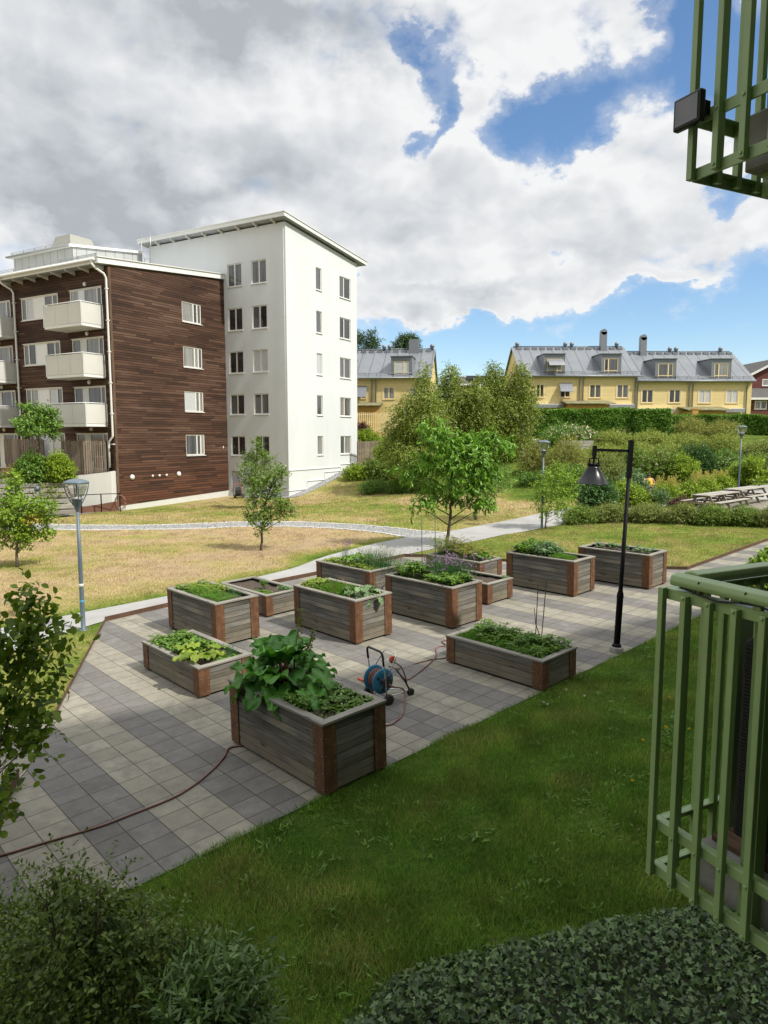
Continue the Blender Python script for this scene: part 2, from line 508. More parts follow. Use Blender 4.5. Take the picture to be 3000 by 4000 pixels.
    a = nt.noise(nt.scaled(tc, 3, 3, 14), 1, 4, .7)
    link(nt, nt.ramp(a, [(.38, (.03, .028, .026)), (.5, (.6, .58, .54))]), p.inputs['Base Color']); p.inputs['Roughness'].default_value = .8; D['birchbark'] = m
    D['pinebark'] = simple('pine_bark', (.13, .06, .035), .9, var=.4, scale=6, bs=.5, bscale=14)
    D['twig'] = simple('twig', (.09, .062, .04), .85, var=.3, scale=20)
    D['greenstem'] = simple('green_stem', (.11, .2, .045), .5, var=.2, scale=12)
    D['redstem'] = simple('rhubarb_stalk', (.2, .09, .04), .5, var=.3, scale=8)
    D['bamboo'] = simple('green_cane', (.03, .085, .02), .5, var=.2, scale=10)
    D['cane'] = simple('dry_cane', (.25, .16, .08), .7, var=.3, scale=14)
    L = leafmat
    D['l_cherry'] = L('cherry_leaf', (.085, .19, .016), (.19, .37, .038), .32, .4)
    D['l_pear'] = L('pear_leaf', (.074, .138, .022), (.173, .276, .041), .25, .38)
    D['l_lime'] = L('young_tree_leaf', (.117, .213, .023), (.260, .404, .038), .32, .5, extra=None)
    D['l_yellow'] = L('yellowing_leaf', (.288, .264, .024), (.480, .408, .024), .35)
    D['l_birch'] = L('birch_leaf', (.099, .142, .021), (.249, .314, .049), .3, .45)
    D['l_pine'] = L('pine_needles', (.038, .076, .035), (.086, .143, .060), .1, .6)
    D['l_hazel'] = L('hazel_leaf', (.074, .141, .019), (.209, .301, .029), .38, .5)
    D['l_shrub'] = L('shrub_leaf', (.074, .157, .025), (.176, .312, .047), .28, .45)
    D['l_shrub2'] = L('fine_shrub_leaf', (.101, .169, .026), (.206, .299, .048), .28, .5)
    D['l_dark'] = L('dark_shrub_leaf', (.033, .085, .021), (.079, .174, .038), .2, .4)
    D['l_hedge'] = L('hedge_leaf', (.066, .155, .024), (.189, .347, .048), .25, .4)
    D['l_spirea'] = L('spirea_leaf', (.157, .220, .038), (.346, .398, .080), .28, .6, extra=(.24, .19, .05))
    D['l_olive'] = L('olive_leaf', (.126, .179, .042), (.263, .304, .074), .28, .6, extra=(.15, .1, .06))
    D['l_bright'] = L('bright_leaf', (.144, .242, .018), (.306, .417, .039), .35, .5)
    D['l_gold'] = L('gold_plume', (.45, .39, .11), (.62, .55, .2), .3, .7)
    D['l_willow'] = L('willow_leaf', (.175, .212, .052), (.353, .355, .095), .28, .5)
    D['l_garden'] = L('garden_shrub_leaf', (.058, .100, .017), (.151, .209, .038), .28, .5); D['l_privet'] = L('privet_leaf', (.055, .115, .028), (.15, .245, .07), .25, .45)
    D['l_ivy'] = L('ivy_leaf', (.018, .045, .012), (.115, .19, .06), .15, .38)
    D['l_straw'] = L('strawberry_leaf', (.060, .142, .018), (.147, .261, .031), .28, .45)
    D['l_rhubarb'] = L('rhubarb_leaf', (.064, .196, .034), (.125, .314, .054), .3, .4)
    D['l_lettuce'] = L('lettuce_leaf', (.15, .24, .022), (.25, .33, .045), .35, .45)
    D['l_dill'] = L('dill_leaf', (.066, .186, .014), (.133, .284, .025), .3, .55)
    D['l_green'] = L('herb_leaf', (.067, .161, .016), (.151, .272, .033), .3, .45)
    D['l_grey'] = L('grey_leaf', (.094, .187, .078), (.203, .312, .140), .25, .5)
    D['l_chive'] = L('chive_leaf', (.039, .117, .039), (.078, .182, .065), .2, .45)
    D['l_rasp'] = L('raspberry_leaf', (.108, .144, .018), (.240, .240, .036), .3, .5, extra=(.22, .1, .04))
    D['l_maroon'] = L('maroon_leaf', (.06, .018, .022), (.11, .03, .035), .2, .5)
    D['f_pink'] = L('mauve_flower', (.33, .16, .42), (.52, .3, .58), .25, .6)
    D['f_white'] = L('white_flower', (.6, .58, .52), (.75, .72, .68), .2, .6)
    D['f_rose'] = L('rose_flower', (.55, .36, .36), (.68, .54, .5), .2, .6)
    D['f_orange'] = L('orange_flower', (.5, .16, .03), (.6, .25, .05), .2, .6)
    D['f_yellow'] = L('dandelion_flower', (.7, .5, .02), (.75, .55, .03), .2, .6)
    D['f_straw'] = L('straw_grass', (.3, .24, .1), (.42, .34, .16), .25, .7)
    # grass blades carry their own tint
    m, nt, p, out = new_mat('grass_blade')
    at = nt.n('ShaderNodeVertexColor', dict(layer_name='tint')).outputs[0]
    link(nt, at, p.inputs['Base Color']); p.inputs['Roughness'].default_value = .6; p.inputs['Specular IOR Level'].default_value = .2
    tr = nt.n('ShaderNodeBsdfTranslucent', Color=at)
    link(nt, nt.n('ShaderNodeMixShader', i0=.3, i1=p.outputs[0], i2=tr.outputs[0]).outputs[0], out.inputs[0]); D['blade'] = m
    D['skin'] = simple('skin', (.36, .2, .14), .55, var=.06)
    D['hair'] = simple('dark_hair', (.012, .009, .008), .5)
    D['yshirt'] = simple('yellow_shirt', (.72, .46, .015), .8, var=.1, scale=9)
    D['trousers'] = simple('dark_trousers', (.03, .035, .05), .85, var=.2)


build_mats()
# ---------------------------------------------------------------- camera, sun, sky
cam = bpy.data.cameras.new('camera'); co = bpy.data.objects.new('camera', cam); COL.objects.link(co)
co.location = (0, 0, HC); co.rotation_euler = (math.pi / 2 - PIT, 0, 0)
cam.sensor_fit = 'VERTICAL'; cam.sensor_height = 36; cam.sensor_width = 27; cam.lens = F_PX / 4000 * 36
cam.clip_start = .05; cam.clip_end = 3000
SC.camera = co
SUN_EL = R(48); SUN_AZ = Vector((.85, -.52, 0)).normalized()
sd = Vector((SUN_AZ.x * math.cos(SUN_EL), SUN_AZ.y * math.cos(SUN_EL), math.sin(SUN_EL)))
sun = bpy.data.lights.new('sun', 'SUN'); sun.energy = 4.5; sun.angle = R(1.5); sun.color = (1, .95, .86)
so = bpy.data.objects.new('sun', sun); COL.objects.link(so)
so.rotation_euler = sd.to_track_quat('Z', 'Y').to_euler(); so.location = (30, -20, 40)

w = bpy.data.worlds.new('World'); SC.world = w; w.use_nodes = True
w.node_tree.nodes.clear(); nt = NT(w.node_tree)
wo = nt.n('ShaderNodeOutputWorld')
sky = nt.n('ShaderNodeTexSky', dict(sky_type='NISHITA', sun_disc=False, sun_elevation=SUN_EL, sun_rotation=math.atan2(SUN_AZ.x, SUN_AZ.y), air_density=1., dust_density=.25, ozone_density=2.2))
tc = nt.n('ShaderNodeTexCoord').outputs['Generated']
sx = nt.n('ShaderNodeSeparateXYZ', Vector=tc)
dx, dy, dz = sx.outputs
# clouds are a function of the direction in the sky
plane = nt.n('ShaderNodeCombineXYZ', X=dx, Y=nt.math('MULTIPLY', dy, .9), Z=nt.math('MULTIPLY', dz, 1.45)).outputs[0]
yy = nt.math('MAXIMUM', dy, .05)
ta = nt.math('DIVIDE', dx, yy); te = nt.math('DIVIDE', dz, yy)      # tangents of azimuth and elevation
front = nt.sstep(dy, .1, .3)


def billow(v, sc, det=2.):
    nd = nt.n('ShaderNodeTexVoronoi', dict(feature='F1', normalize=True), Vector=v, Scale=sc, Detail=det, Roughness=.5)
    return nd.outputs['Distance']


wv = nt.n('ShaderNodeVectorMath', dict(operation='ADD'), i0=plane, i1=nt.n('ShaderNodeVectorMath', dict(operation='SCALE'), i0=nt.n('ShaderNodeTexNoise', Vector=plane, Scale=7., Detail=5., Roughness=.6).outputs[1], Scale=.07).outputs[0]).outputs[0]


def field(off, fine=True):
    v = nt.scaled(wv, 1, 1, 1, off)
    a = nt.noise(v, 4.6, 8, .58); b = nt.math('SUBTRACT', 1., billow(v, 12.))
    if not fine: return nt.math('ADD', nt.math('MULTIPLY', nt.noise(v, 4.6, 4, .5), .62), nt.math('MULTIPLY', b, .38))
    c = nt.math('SUBTRACT', 1., billow(v, 30., 1.))
    return nt.math('ADD', nt.math('ADD', nt.math('MULTIPLY', a, .58), nt.math('MULTIPLY', b, .32)), nt.math('MULTIPLY', c, .1))


h0 = field((0, 0, 0)); hs = field((0, 0, 0), False); h1 = field((.012, -.004, .03), False)
wx = nt.math('MULTIPLY', nt.math('SUBTRACT', nt.noise(plane, 6.5, 8, .62), .5), .24)
wy = nt.math('MULTIPLY', nt.math('SUBTRACT', nt.noise(nt.scaled(plane, 1, 1, 1, (7, 3, 1)), 6.5, 8, .62), .5), .24)
taw = nt.math('ADD', ta, wx); tew = nt.math('ADD', te, wy)


def aim(u, v):
    x, y, z = ray(u * 1.8083, v * 1.8083); return x / y, z / y


def blob(u, v, su, sv, amt, rot=0.):
    a0, e0 = aim(u, v); sa, se = su * 1.8083 / F_PX, sv * 1.8083 / F_PX
    a = nt.math('SUBTRACT', taw, a0); e = nt.math('SUBTRACT', tew, e0)
    c, s = math.cos(R(rot)), math.sin(R(rot))
    p = nt.math('MULTIPLY', nt.math('ADD', nt.math('MULTIPLY', a, c), nt.math('MULTIPLY', e, s)), 1 / sa)
    q = nt.math('MULTIPLY', nt.math('SUBTRACT', nt.math('MULTIPLY', e, c), nt.math('MULTIPLY', a, s)), 1 / se)
    r2 = nt.math('ADD', nt.math('MULTIPLY', p, p), nt.math('MULTIPLY', q, q))
    return nt.math('MULTIPLY', nt.math('EXPONENT', nt.math('MULTIPLY', r2, -1.)), amt)


def total(bs):
    t = bs[0]
    for b in bs[1:]: t = nt.math('ADD', t, b)
    return t


gaps = total([blob(*b) for b in [
    (905, 105, 36, 50, 1.0, 20), (948, 235, 26, 110, 1.0, -14), (1120, 270, 85, 62, 1.25, 15), (1215, 345, 75, 50, 1.2, 30), (1265, 215, 60, 75, 1.0), (1190, 250, 60, 60, .8),
    (1040, 150, 18, 50, .4, 25), (1490, 30, 60, 60, 1.1), (1400, 160, 120, 45, .9, 20), (1620, 130, 130, 130, 1.4), (1530, 60, 50, 90, .9), (880, 305, 22, 40, .8, -30),
    (1560, 412, 60, 34, .9), (905, 800, 420, 95, 1.5), (1290, 770, 330, 80, 1.6), (1560, 700, 230, 105, 1.7), (1640, 590, 110, 60, .6), (748, 548, 30, 22, .8), (905, 585, 34, 18, .7), (1210, 590, 34, 16, .6),
    (1160, 640, 40, 20, .5)]])
cov = nt.math('ADD', nt.math('SUBTRACT', 1.02, nt.math('MULTIPLY', gaps, nt.math('MULTIPLY', front, .95))), nt.math('MULTIPLY', nt.math('SUBTRACT', h0, .56), 3.6))
# small fair weather clouds in the blue band
puffs = total([blob(*b) for b in [(880, 690, 70, 30, .9), (985, 660, 90, 36, 1.0), (1080, 690, 55, 24, .7), (1375, 712, 30, 14, .8), (1600, 684, 40, 12, .75), (1250, 640, 150, 40, .9), (1450, 610, 110, 22, .7, 12), (1020, 803, 20, 8, .9), (850, 640, 80, 50, .8)]])
cov = nt.math('ADD', cov, nt.math('MULTIPLY', puffs, front))
alpha = nt.math('MAXIMUM', nt.sstep(cov, .28, .84), nt.math('MULTIPLY', nt.sstep(cov, -.25, .6), .28))
dens = nt.sstep(cov, .5, 1.5)
# shading of the cloud masses: thick bases grey, edges and tops bright
gray = total([blob(*b) for b in [
    (470, 60, 300, 95, 1.15), (760, 95, 150, 60, .7), (200, 330, 270, 105, .95, -8), (90, 440, 200, 60, .75), (430, 400, 230, 50, .6), (60, 200, 120, 70, .3), (690, 330, 120, 70, .45),
    (1010, 610, 120, 26, .45), (1260, 560, 190, 40, .5), (1420, 330, 100, 70, .35), (1330, 480, 140, 36, .3), (1570, 560, 150, 36, .4), (880, 470, 100, 40, .35), (880, 680, 90, 22, .35), (1530, 470, 120, 40, .4), (350, 480, 260, 30, .5)]])
emb = nt.math('SUBTRACT', h1, hs)
g1 = nt.noise(plane, 3.2, 6, .58)
sh = nt.math('ADD', nt.math('MULTIPLY', gray, nt.math('ADD', .35, nt.math('MULTIPLY', g1, .75))), nt.math('MULTIPLY', nt.math('SUBTRACT', g1, .47), .8))
sh = nt.math('ADD', sh, nt.math('MULTIPLY', emb, 3.4))
sh = nt.math('ADD', nt.math('ADD', sh, .1), nt.math('MULTIPLY', nt.math('SUBTRACT', dens, .55), .3))
lum = nt.ramp(sh, [(0, (.83, .835, .84)), (.3, (.7, .715, .735)), (.62, (.56, .59, .62)), (1., (.41, .44, .475))])
skyb = nt.n('ShaderNodeBackground', Color=nt.n('ShaderNodeHueSaturation', Color=sky.outputs[0], Saturation=1.12, Value=1.).outputs[0], Strength=.14)
zen_fill = nt.math('ADD', .95, nt.math('MULTIPLY', nt.sstep(dz, .54, .8), .65))      # overhead cloud brightened out of view, added as fill light for the shade
cb = nt.n('ShaderNodeBackground', Color=lum, Strength=zen_fill)
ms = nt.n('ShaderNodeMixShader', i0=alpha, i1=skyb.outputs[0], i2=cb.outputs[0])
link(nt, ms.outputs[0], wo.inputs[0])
SC.view_settings.view_transform = 'Standard'; SC.view_settings.look = 'None'
SC.view_settings.exposure = .22; SC.view_settings.gamma = 1
try:
    SC.cycles.max_bounces = 6; SC.cycles.diffuse_bounces = 3; SC.cycles.transparent_max_bounces = 8
    SC.cycles.caustics_reflective = False; SC.cycles.caustics_refractive = False
    SC.world.cycles.sampling_method = 'MANUAL'; SC.world.cycles.sample_map_resolution = 512
except Exception: pass


# ---------------------------------------------------------------- path edges in survey
def gpl(pts): return [gp(*p) for p in pts]


path_far = gpl([(202, 2417), (500, 2360), (800, 2301), (1151, 2222), (1259, 2176), (1476, 2121), (1620, 2094), (1731, 2081), (1825, 2063), (1934, 2043), (2000, 2030), (2098, 2009), (2188, 1990), (2262, 1979)])
path_near = gpl([(196, 2496), (408, 2424), (659, 2368), (1100, 2266), (1237, 2243), (1590, 2166), (1775, 2130), (1862, 2114), (1970, 2088), (2000, 2086), (2108, 2066), (2202, 2048), (2290, 2022), (2380, 2000)])
path_far = [path_far[0] + (path_far[0] - path_far[1]) * 4] + path_far + [path_far[-1] + Vector((2.2, 2.0, 0)), path_far[-1] + Vector((7, 4.5, 0)), path_far[-1] + Vector((14, 5.5, 0))]
path_near = [path_near[0] + (path_near[0] - path_near[1]) * 4] + path_near + [path_near[-1] + Vector((5, 2.6, 0)), path_near[-1] + Vector((12, 3.6, 0))]
grav_far = gpl([(-260, 2052), (20, 2049), (179, 2050), (316, 2053), (500, 2054), (645, 2052), (862, 2043), (963, 2040), (1151, 2040), (1296, 2045), (1440, 2054), (1560, 2066), (1660, 2077), (1740, 2084)])
grav_near = gpl([(-260, 2072), (20, 2069), (180, 2069), (316, 2072), (500, 2070), (717, 2068), (963, 2057), (1151, 2058), (1332, 2067), (1440, 2076), (1549, 2092), (1630, 2110), (1660, 2116)])


def to_st(p):
    q = Vector((p[0], p[1], 0)) - Vector((OG.x, OG.y, 0)); return q.dot(AX), q.dot(BX)


pf = sorted([(to_st(p)[1], to_st(p)[0]) for p in path_far]); pn = sorted([(to_st(p)[1], to_st(p)[0]) for p in path_near])
gf = sorted([(p.x, p.y) for p in grav_far]); gn = sorted([(p.x, p.y) for p in grav_near])


def vnoise(x, y, sc, seed=0):
    """smooth value noise on numpy arrays"""
    x = np.asarray(x) / sc + seed * 17.3; y = np.asarray(y) / sc + seed * 31.7
    xi, yi = np.floor(x).astype(np.int64), np.floor(y).astype(np.int64); fx, fy = x - xi, y - yi
    fx = fx * fx * (3 - 2 * fx); fy = fy * fy * (3 - 2 * fy)

    def h(a, b):
        v = np.sin(a * 127.1 + b * 311.7 + seed * 13.7) * 43758.5453
        return v - np.floor(v)
    return (h(xi, yi) * (1 - fx) + h(xi + 1, yi) * fx) * (1 - fy) + (h(xi, yi + 1) * (1 - fx) + h(xi + 1, yi + 1) * fx) * fy


def dryness(x, y):
    """how scorched the lawn is at a place: 0 lush, 1 straw"""
    x = np.asarray(x, float); y = np.asarray(y, float)
    qx, qy = x - OG.x, y - OG.y
    s = qx * AX.x + qy * AX.y; t = qx * BX.x + qy * BX.y
    sf = np.interp(t, [a for a, b in pf], [b for a, b in pf]); sn = np.interp(t, [a for a, b in pn], [b for a, b in pn])
    yg = np.interp(x, [a for a, b in gf], [b for a, b in gf])
    n = vnoise(x, y, 3.4, 1) * .45 + vnoise(x, y, 1.1, 2) * .35 + vnoise(x, y, .4, 7) * .2
    d = np.full(x.shape, .12)
    right = (s < 1.75) & (t > 9)
    d = np.where(right, .43 + .45 * (n - .5), d)
    d = np.where((s < 0) & (t < 1.6) & (s > -5), .4 + .3 * (n - .5), d)
    mid = s < (sf - .0)
    strip = np.exp(-np.maximum(sf - s, 0) / (.55 + .6 * n))
    dm = np.clip(.9 - .75 * strip + 1.15 * (n - .5), 0, 1)
    d = np.where(mid, dm, d)
    beyond = mid & (y > yg)
    d = np.where(beyond, np.clip(.6 + .95 * (n - .5) + .25 * sm((y - 34) / 6) * sm((x + 2) / 5), 0, 1), d)
    bank = sm((y - 42.5) / 4) * sm((x + 4) / 5); bank = np.maximum(bank, sm((y - 35.5) / 3.5) * sm((x - 5.5) / 3))
    d = d * (1 - bank) + .14 * bank
    d = np.where(mid | right, d, d)
    return np.clip(d, 0, 1)


# ---------------------------------------------------------------- ground sheet
def axis(a, b, fine, step, far):
    c = list(np.arange(a, b + 1e-6, fine)); o = []; q = step; p = b
    while p < far: p += q; q *= 1.5; o.append(p)
    lo = []; q = step; p = a
    while p > -far: p -= q; q *= 1.5; lo.append(p)
    return np.array(lo[::-1] + c + o)


gx_, gy_ = axis(-45, 45, .5, 2, 1400), axis(-12, 78, .5, 2, 1400)
X, Y = np.meshgrid(gx_, gy_); Z = th(X, Y)
V = np.stack([X.ravel(), Y.ravel(), Z.ravel()], 1); nx = len(gx_); ny = len(gy_)
I, J = np.meshgrid(np.arange(nx - 1), np.arange(ny - 1)); b = (J * nx + I).ravel()
F = np.stack([b, b + 1, b + nx + 1, b + nx], 1)
dr = dryness(X.ravel(), Y.ravel()); col = np.stack([dr, dr, dr], 1)
m, nt, p, _ = new_mat('lawn_turf')
tc = nt.n('ShaderNodeTexCoord').outputs['Object']
at = nt.n('ShaderNodeVertexColor', dict(layer_name='tint')).outputs[0]
dv = nt.n('ShaderNodeSeparateColor', Color=at).outputs[0]
a = nt.noise(tc, 1.1, 6, .65); b_ = nt.noise(tc, 9, 6, .7); c_ = nt.noise(tc, 70, 4, .7); e_ = nt.noise(nt.scaled(tc, 1, 2.5, 1), .35, 4, .6)
f = nt.math('ADD', dv, nt.math('ADD', nt.math('MULTIPLY', nt.math('SUBTRACT', a, .5), .55), nt.math('ADD', nt.math('MULTIPLY', nt.math('SUBTRACT', b_, .5), .75), nt.math('MULTIPLY', nt.math('SUBTRACT', e_, .5), .75))))
cc = nt.ramp(f, [(.02, (.055, .105, .016)), (.3, (.16, .21, .035)), (.55, (.32, .3, .09)), (.78, (.46, .365, .18)), (1., (.46, .345, .225))])
cc = nt.mix(1., cc, nt.ramp(c_, [(.3, (.5, .5, .5)), (.7, (1.25, 1.25, 1.25))]), 'MULTIPLY')
link(nt, cc, p.inputs['Base Color']); p.inputs['Roughness'].default_value = .95; p.inputs['Specular IOR Level'].default_value = .1
bump(nt, p, nt.math('ADD', c_, b_), .8, .04)
tag(np_mesh('lawn', V, F, m, smooth=True, col=col), kind='structure')


def ribbon(name, L, Rr, mat, dz, kind='structure', cross=4, step=.4):
    def resample(P, n):
        d = [0]
        for i in range(1, len(P)): d.append(d[-1] + (P[i] - P[i - 1]).length)
        t = np.linspace(0, d[-1], n)
        return np.stack([np.interp(t, d, [q[k] for q in P]) for k in (0, 1)], 1)
    n = int(sum((L[i] - L[i - 1]).length for i in range(1, len(L))) / step) + 2
    A_, B_ = resample(L, n), resample(Rr, n)
    # smooth the two lines a little
    for M_ in (A_, B_):
        for _ in range(4): M_[1:-1] = (M_[:-2] + 2 * M_[1:-1] + M_[2:]) / 4
    k = np.linspace(0, 1, cross + 1)
    P = A_[:, None, :] * (1 - k)[None, :, None] + B_[:, None, :] * k[None, :, None]
    Zz = th(P[..., 0], P[..., 1]) + dz
    V = np.concatenate([P, Zz[..., None]], 2).reshape(-1, 3)
    I, J = np.meshgrid(np.arange(cross), np.arange(n - 1)); b = (J * (cross + 1) + I).ravel()
    F = np.stack([b, b + cross + 1, b + cross + 2, b + 1], 1)
    o = np_mesh(name, V, F, mat, smooth=True)
    if kind: o['kind'] = kind
    return o, A_, B_


m, nt, p, _ = new_mat('stone_dust_path')
tc = nt.n('ShaderNodeTexCoord').outputs['Object']
a = nt.noise(tc, .9, 5, .6); b_ = nt.noise(tc, 60, 4, .75)
cc = nt.ramp(nt.math('ADD', nt.math('MULTIPLY', a, .55), nt.math('MULTIPLY', b_, .45)), [(.3, (.235, .233, .226)), (.65, (.385, .383, .37))])
link(nt, cc, p.inputs['Base Color']); p.inputs['Roughness'].default_value = .95; bump(nt, p, b_, .5, .01)
MAT['pathgrit'] = m
m, nt, p, _ = new_mat('coarse_gravel')
tc = nt.n('ShaderNodeTexCoord').outputs['Object']
vo = nt.n('ShaderNodeTexVoronoi', Vector=tc, Scale=16.)
cc = nt.mix(.8, nt.ramp(nt.n('ShaderNodeSeparateColor', Color=vo.outputs[1]).outputs[0], [(0, (.2, .2, .2)), (1, (.58, .57, .55))]), (.42, .42, .41))
cc = nt.mix(nt.sstep(vo.outputs[0], .35, .6), cc, (.13, .13, .125))
link(nt, cc, p.inputs['Base Color']); p.inputs['Roughness'].default_value = .9; bump(nt, p, nt.math('SUBTRACT', 1, vo.outputs[0]), .8, .03)
MAT['gravel'] = m
ribbon('path', path_far, path_near, MAT['pathgrit'], .014)
_, GA, GB = ribbon('gravel_path', grav_far, grav_near, MAT['gravel'], .01)
MAT['sett'] = simple('pale_granite', (.5, .5, .48), .85, var=.25, scale=8, bs=.3)
for ln, lab in ((GA, 'row of pale granite setts along the building side of the curved gravel path'), (GB, 'row of pale granite setts along the planter side of the curved gravel path')):
    mb = MB(); rr = random.Random(3)
    d = np.concatenate([[0], np.cumsum(np.linalg.norm(np.diff(ln, axis=0), axis=1))])
    q = 0.
    while q < d[-1]:
        x = np.interp(q, d, ln[:, 0]); y = np.interp(q, d, ln[:, 1]); x2 = np.interp(q + .05, d, ln[:, 0]); y2 = np.interp(q + .05, d, ln[:, 1])
        t_ = Vector((x2 - x, y2 - y, 0))
        if t_.length < 1e-6: break
        t_.normalize(); s_ = Vector((-t_.y, t_.x, 0)); l = rr.uniform(.2, .36); z = float(th(x, y))
        mb.obox(Vector((x, y, z - .05)) - s_ * .055 + s_ * rr.uniform(-.012, .012), t_ * l, s_ * .11, (0, 0, .05 + rr.uniform(.03, .05)))
        q += l + rr.uniform(.01, .05)
    tag(mb.build('stone_edging', MAT['sett'], bevel=.012), lab, 'edging', 'granite edging of the gravel path')

# ---------------------------------------------------------------- slab paving
m, nt, p, _ = new_mat('slab_paving')
tc = nt.n('ShaderNodeTexCoord').outputs['Object']; sx = nt.n('ShaderNodeSeparateXYZ', Vector=tc)
PA, PB = .3428, .3377
wob = nt.math('MULTIPLY', nt.math('SUBTRACT', nt.noise(tc, 1.7, 2, .5), .5), .012)
u_ = nt.math('DIVIDE', nt.math('ADD', sx.outputs[0], wob), PA); v_ = nt.math('DIVIDE', nt.math('ADD', sx.outputs[1], wob), PB)
iu, iv = nt.math('FLOOR', u_), nt.math('FLOOR', v_); fu, fv = nt.math('SUBTRACT', u_, iu), nt.math('SUBTRACT', v_, iv)
wn = nt.n('ShaderNodeTexWhiteNoise', dict(noise_dimensions='2D'), Vector=nt.n('ShaderNodeCombineXYZ', X=iu, Y=iv).outputs[0])
stripe = nt.math('MODULO', nt.math('FLOOR', nt.math('DIVIDE', nt.math('ADD', iv, 400.), 2.)), 2.)
nz = nt.noise(tc, 2.4, 6, .65); fi = nt.noise(tc, 130, 3, .7); st = nt.noise(tc, 6.5, 5, .7)
lightc = nt.ramp(nt.math('ADD', nt.math('MULTIPLY', nz, .6), nt.math('MULTIPLY', st, .4)), [(.32, (.19, .178, .148)), (.5, (.265, .248, .2)), (.7, (.312, .29, .232))])
darkc = nt.ramp(nt.math('ADD', nt.math('MULTIPLY', nz, .5), nt.math('MULTIPLY', st, .5)), [(.32, (.135, .129, .121)), (.68, (.207, .198, .184))])
cc = nt.mix(stripe, lightc, darkc)
cc = nt.n('ShaderNodeHueSaturation', Color=cc, Value=nt.math('ADD', .84, nt.math('MULTIPLY', wn.outputs[0], .32))).outputs[0]
stain = nt.sstep(nt.math('ADD', nt.noise(tc, 4.2, 5, .7), nt.math('MULTIPLY', nt.math('SUBTRACT', wn.outputs[0], .5), .35)), .5, .72)
cc = nt.mix(nt.math('MULTIPLY', stain, .3), cc, (.085, .084, .078))
spk = nt.math('GREATER_THAN', nt.noise(tc, 210, 1, .5), .735)
cc = nt.mix(nt.math('MULTIPLY', spk, .35), cc, (.5, .5, .48))
cc = nt.mix(1., cc, nt.ramp(fi, [(.25, (.7, .7, .7)), (.6, (1.08, 1.08, 1.08)), (.8, (1.35, 1.35, 1.35))]), 'MULTIPLY')
eu = nt.math('MULTIPLY', nt.math('MINIMUM', fu, nt.math('SUBTRACT', 1., fu)), PA); ev = nt.math('MULTIPLY', nt.math('MINIMUM', fv, nt.math('SUBTRACT', 1., fv)), PB)
ed = nt.math('MINIMUM', eu, ev)
jn = nt.math('SUBTRACT', 1., nt.sstep(nt.math('SUBTRACT', ed, nt.math('MULTIPLY', nt.math('SUBTRACT', st, .5), .006)), .0024, .0074))
moss = nt.mix(nt.sstep(nt.noise(tc, 3.3, 3, .6), .5, .65), (.045, .04, .03), (.06, .07, .02))
cc = nt.mix(nt.math('MULTIPLY', jn, .85), cc, moss)
link(nt, cc, p.inputs['Base Color']); p.inputs['Roughness'].default_value = .88; p.inputs['Specular IOR Level'].default_value = .25
bump(nt, p, nt.math('ADD', nt.math('MULTIPLY', nt.sstep(ed, .001, .009), 1.), nt.math('MULTIPLY', fi, .16)), .7, .006)
MAT['slabs'] = m
bed1 = to_st(gp(72, 3050)); bed2 = to_st(gp(-10, 3215))
pave = [(-5.16, 1.28), (.97, -2.05), bed1, bed2, (bed2[0] + .2, -9), (4., -9), (4., 30), (1.8, 30), (1.83, 14.81), (1.4, 14.5), (-2.77, 12.38), (-4.96, 11.38), (-5.55, 11.0), (-5.5, 7.4), (-5.5, 5.0), (-5.3, 2.82)]
mb = MB(); mb.poly([(a, b, 0) for a, b in reversed(pave)])
o = mb.build('paving', MAT['slabs']); o.matrix_world = grid_matrix(pst(0, 0, .012)); tag(o, kind='structure')
# side path of plain slabs leading off to the left
q = [gp(200, 2824), gp(100, 3018), gp(72, 3046), gp(-40, 3080), gp(-420, 3060), gp(-400, 2850), gp(0, 2830)]
org = q[0].copy(); mb = MB(); mb.poly([(v.x - org.x, v.y - org.y, v.z - org.z + .009) for v in q])
m2 = MAT['slabs'].copy(); m2.name = 'plain_slab_paving'
for nd in m2.node_tree.nodes:
    if nd.type == 'MATH' and nd.operation == 'MODULO':
        for l in list(nd.outputs[0].links):
            s_ = l.to_socket; m2.node_tree.links.remove(l); s_.default_value = 0.
MAT['plainslabs'] = m2
o = mb.build('side_path', m2); o.location = org; tag(o, kind='structure')


def edging(pts, lab, h=.075, th_=.012):
    mb = MB()
    for a, b in zip(pts[:-1], pts[1:]):
        n = max(1, int((b - a).length / 1.5))
        for k in range(n):
            p_, q_ = a.lerp(b, k / n), a.lerp(b, (k + 1) / n)
            p_ = Vector((p_.x, p_.y, float(th(p_.x, p_.y)) - .05)); q_ = Vector((q_.x, q_.y, float(th(q_.x, q_.y)) - .05))
            d = (q_ - p_); s_ = Vector((-d.y, d.x, 0)).normalized() * th_
            mb.obox(p_, d, s_, (0, 0, h + .05))
    tag(mb.build('steel_edging', MAT['rust2']), lab, 'edging', 'rusty steel edging round the paving')


edging([pst(-5.18, 1.3), pst(-.32, -1.37)], 'rusty steel edging between the grass wedge and the slab paving')
edging([pst(-5.18, 1.3), pst(-5.32, 2.84), pst(-5.52, 5.0), pst(-5.52, 7.4), pst(-5.57, 11.0), pst(-4.97, 11.42)], 'rusty steel edging between the long path and the slab paving', .11)
edging([pst(-4.97, 11.42), pst(-2.79, 12.42), pst(1.38, 14.54), pst(1.8, 14.85), pst(1.77, 30)], 'rusty steel edging of the lawn behind the two tall planters', .09)
edging([pst(*bed1), pst(*bed2), pst(bed2[0] + .3, bed2[1] - 1.2)], 'rusty steel edging of the hazel bed', .16)
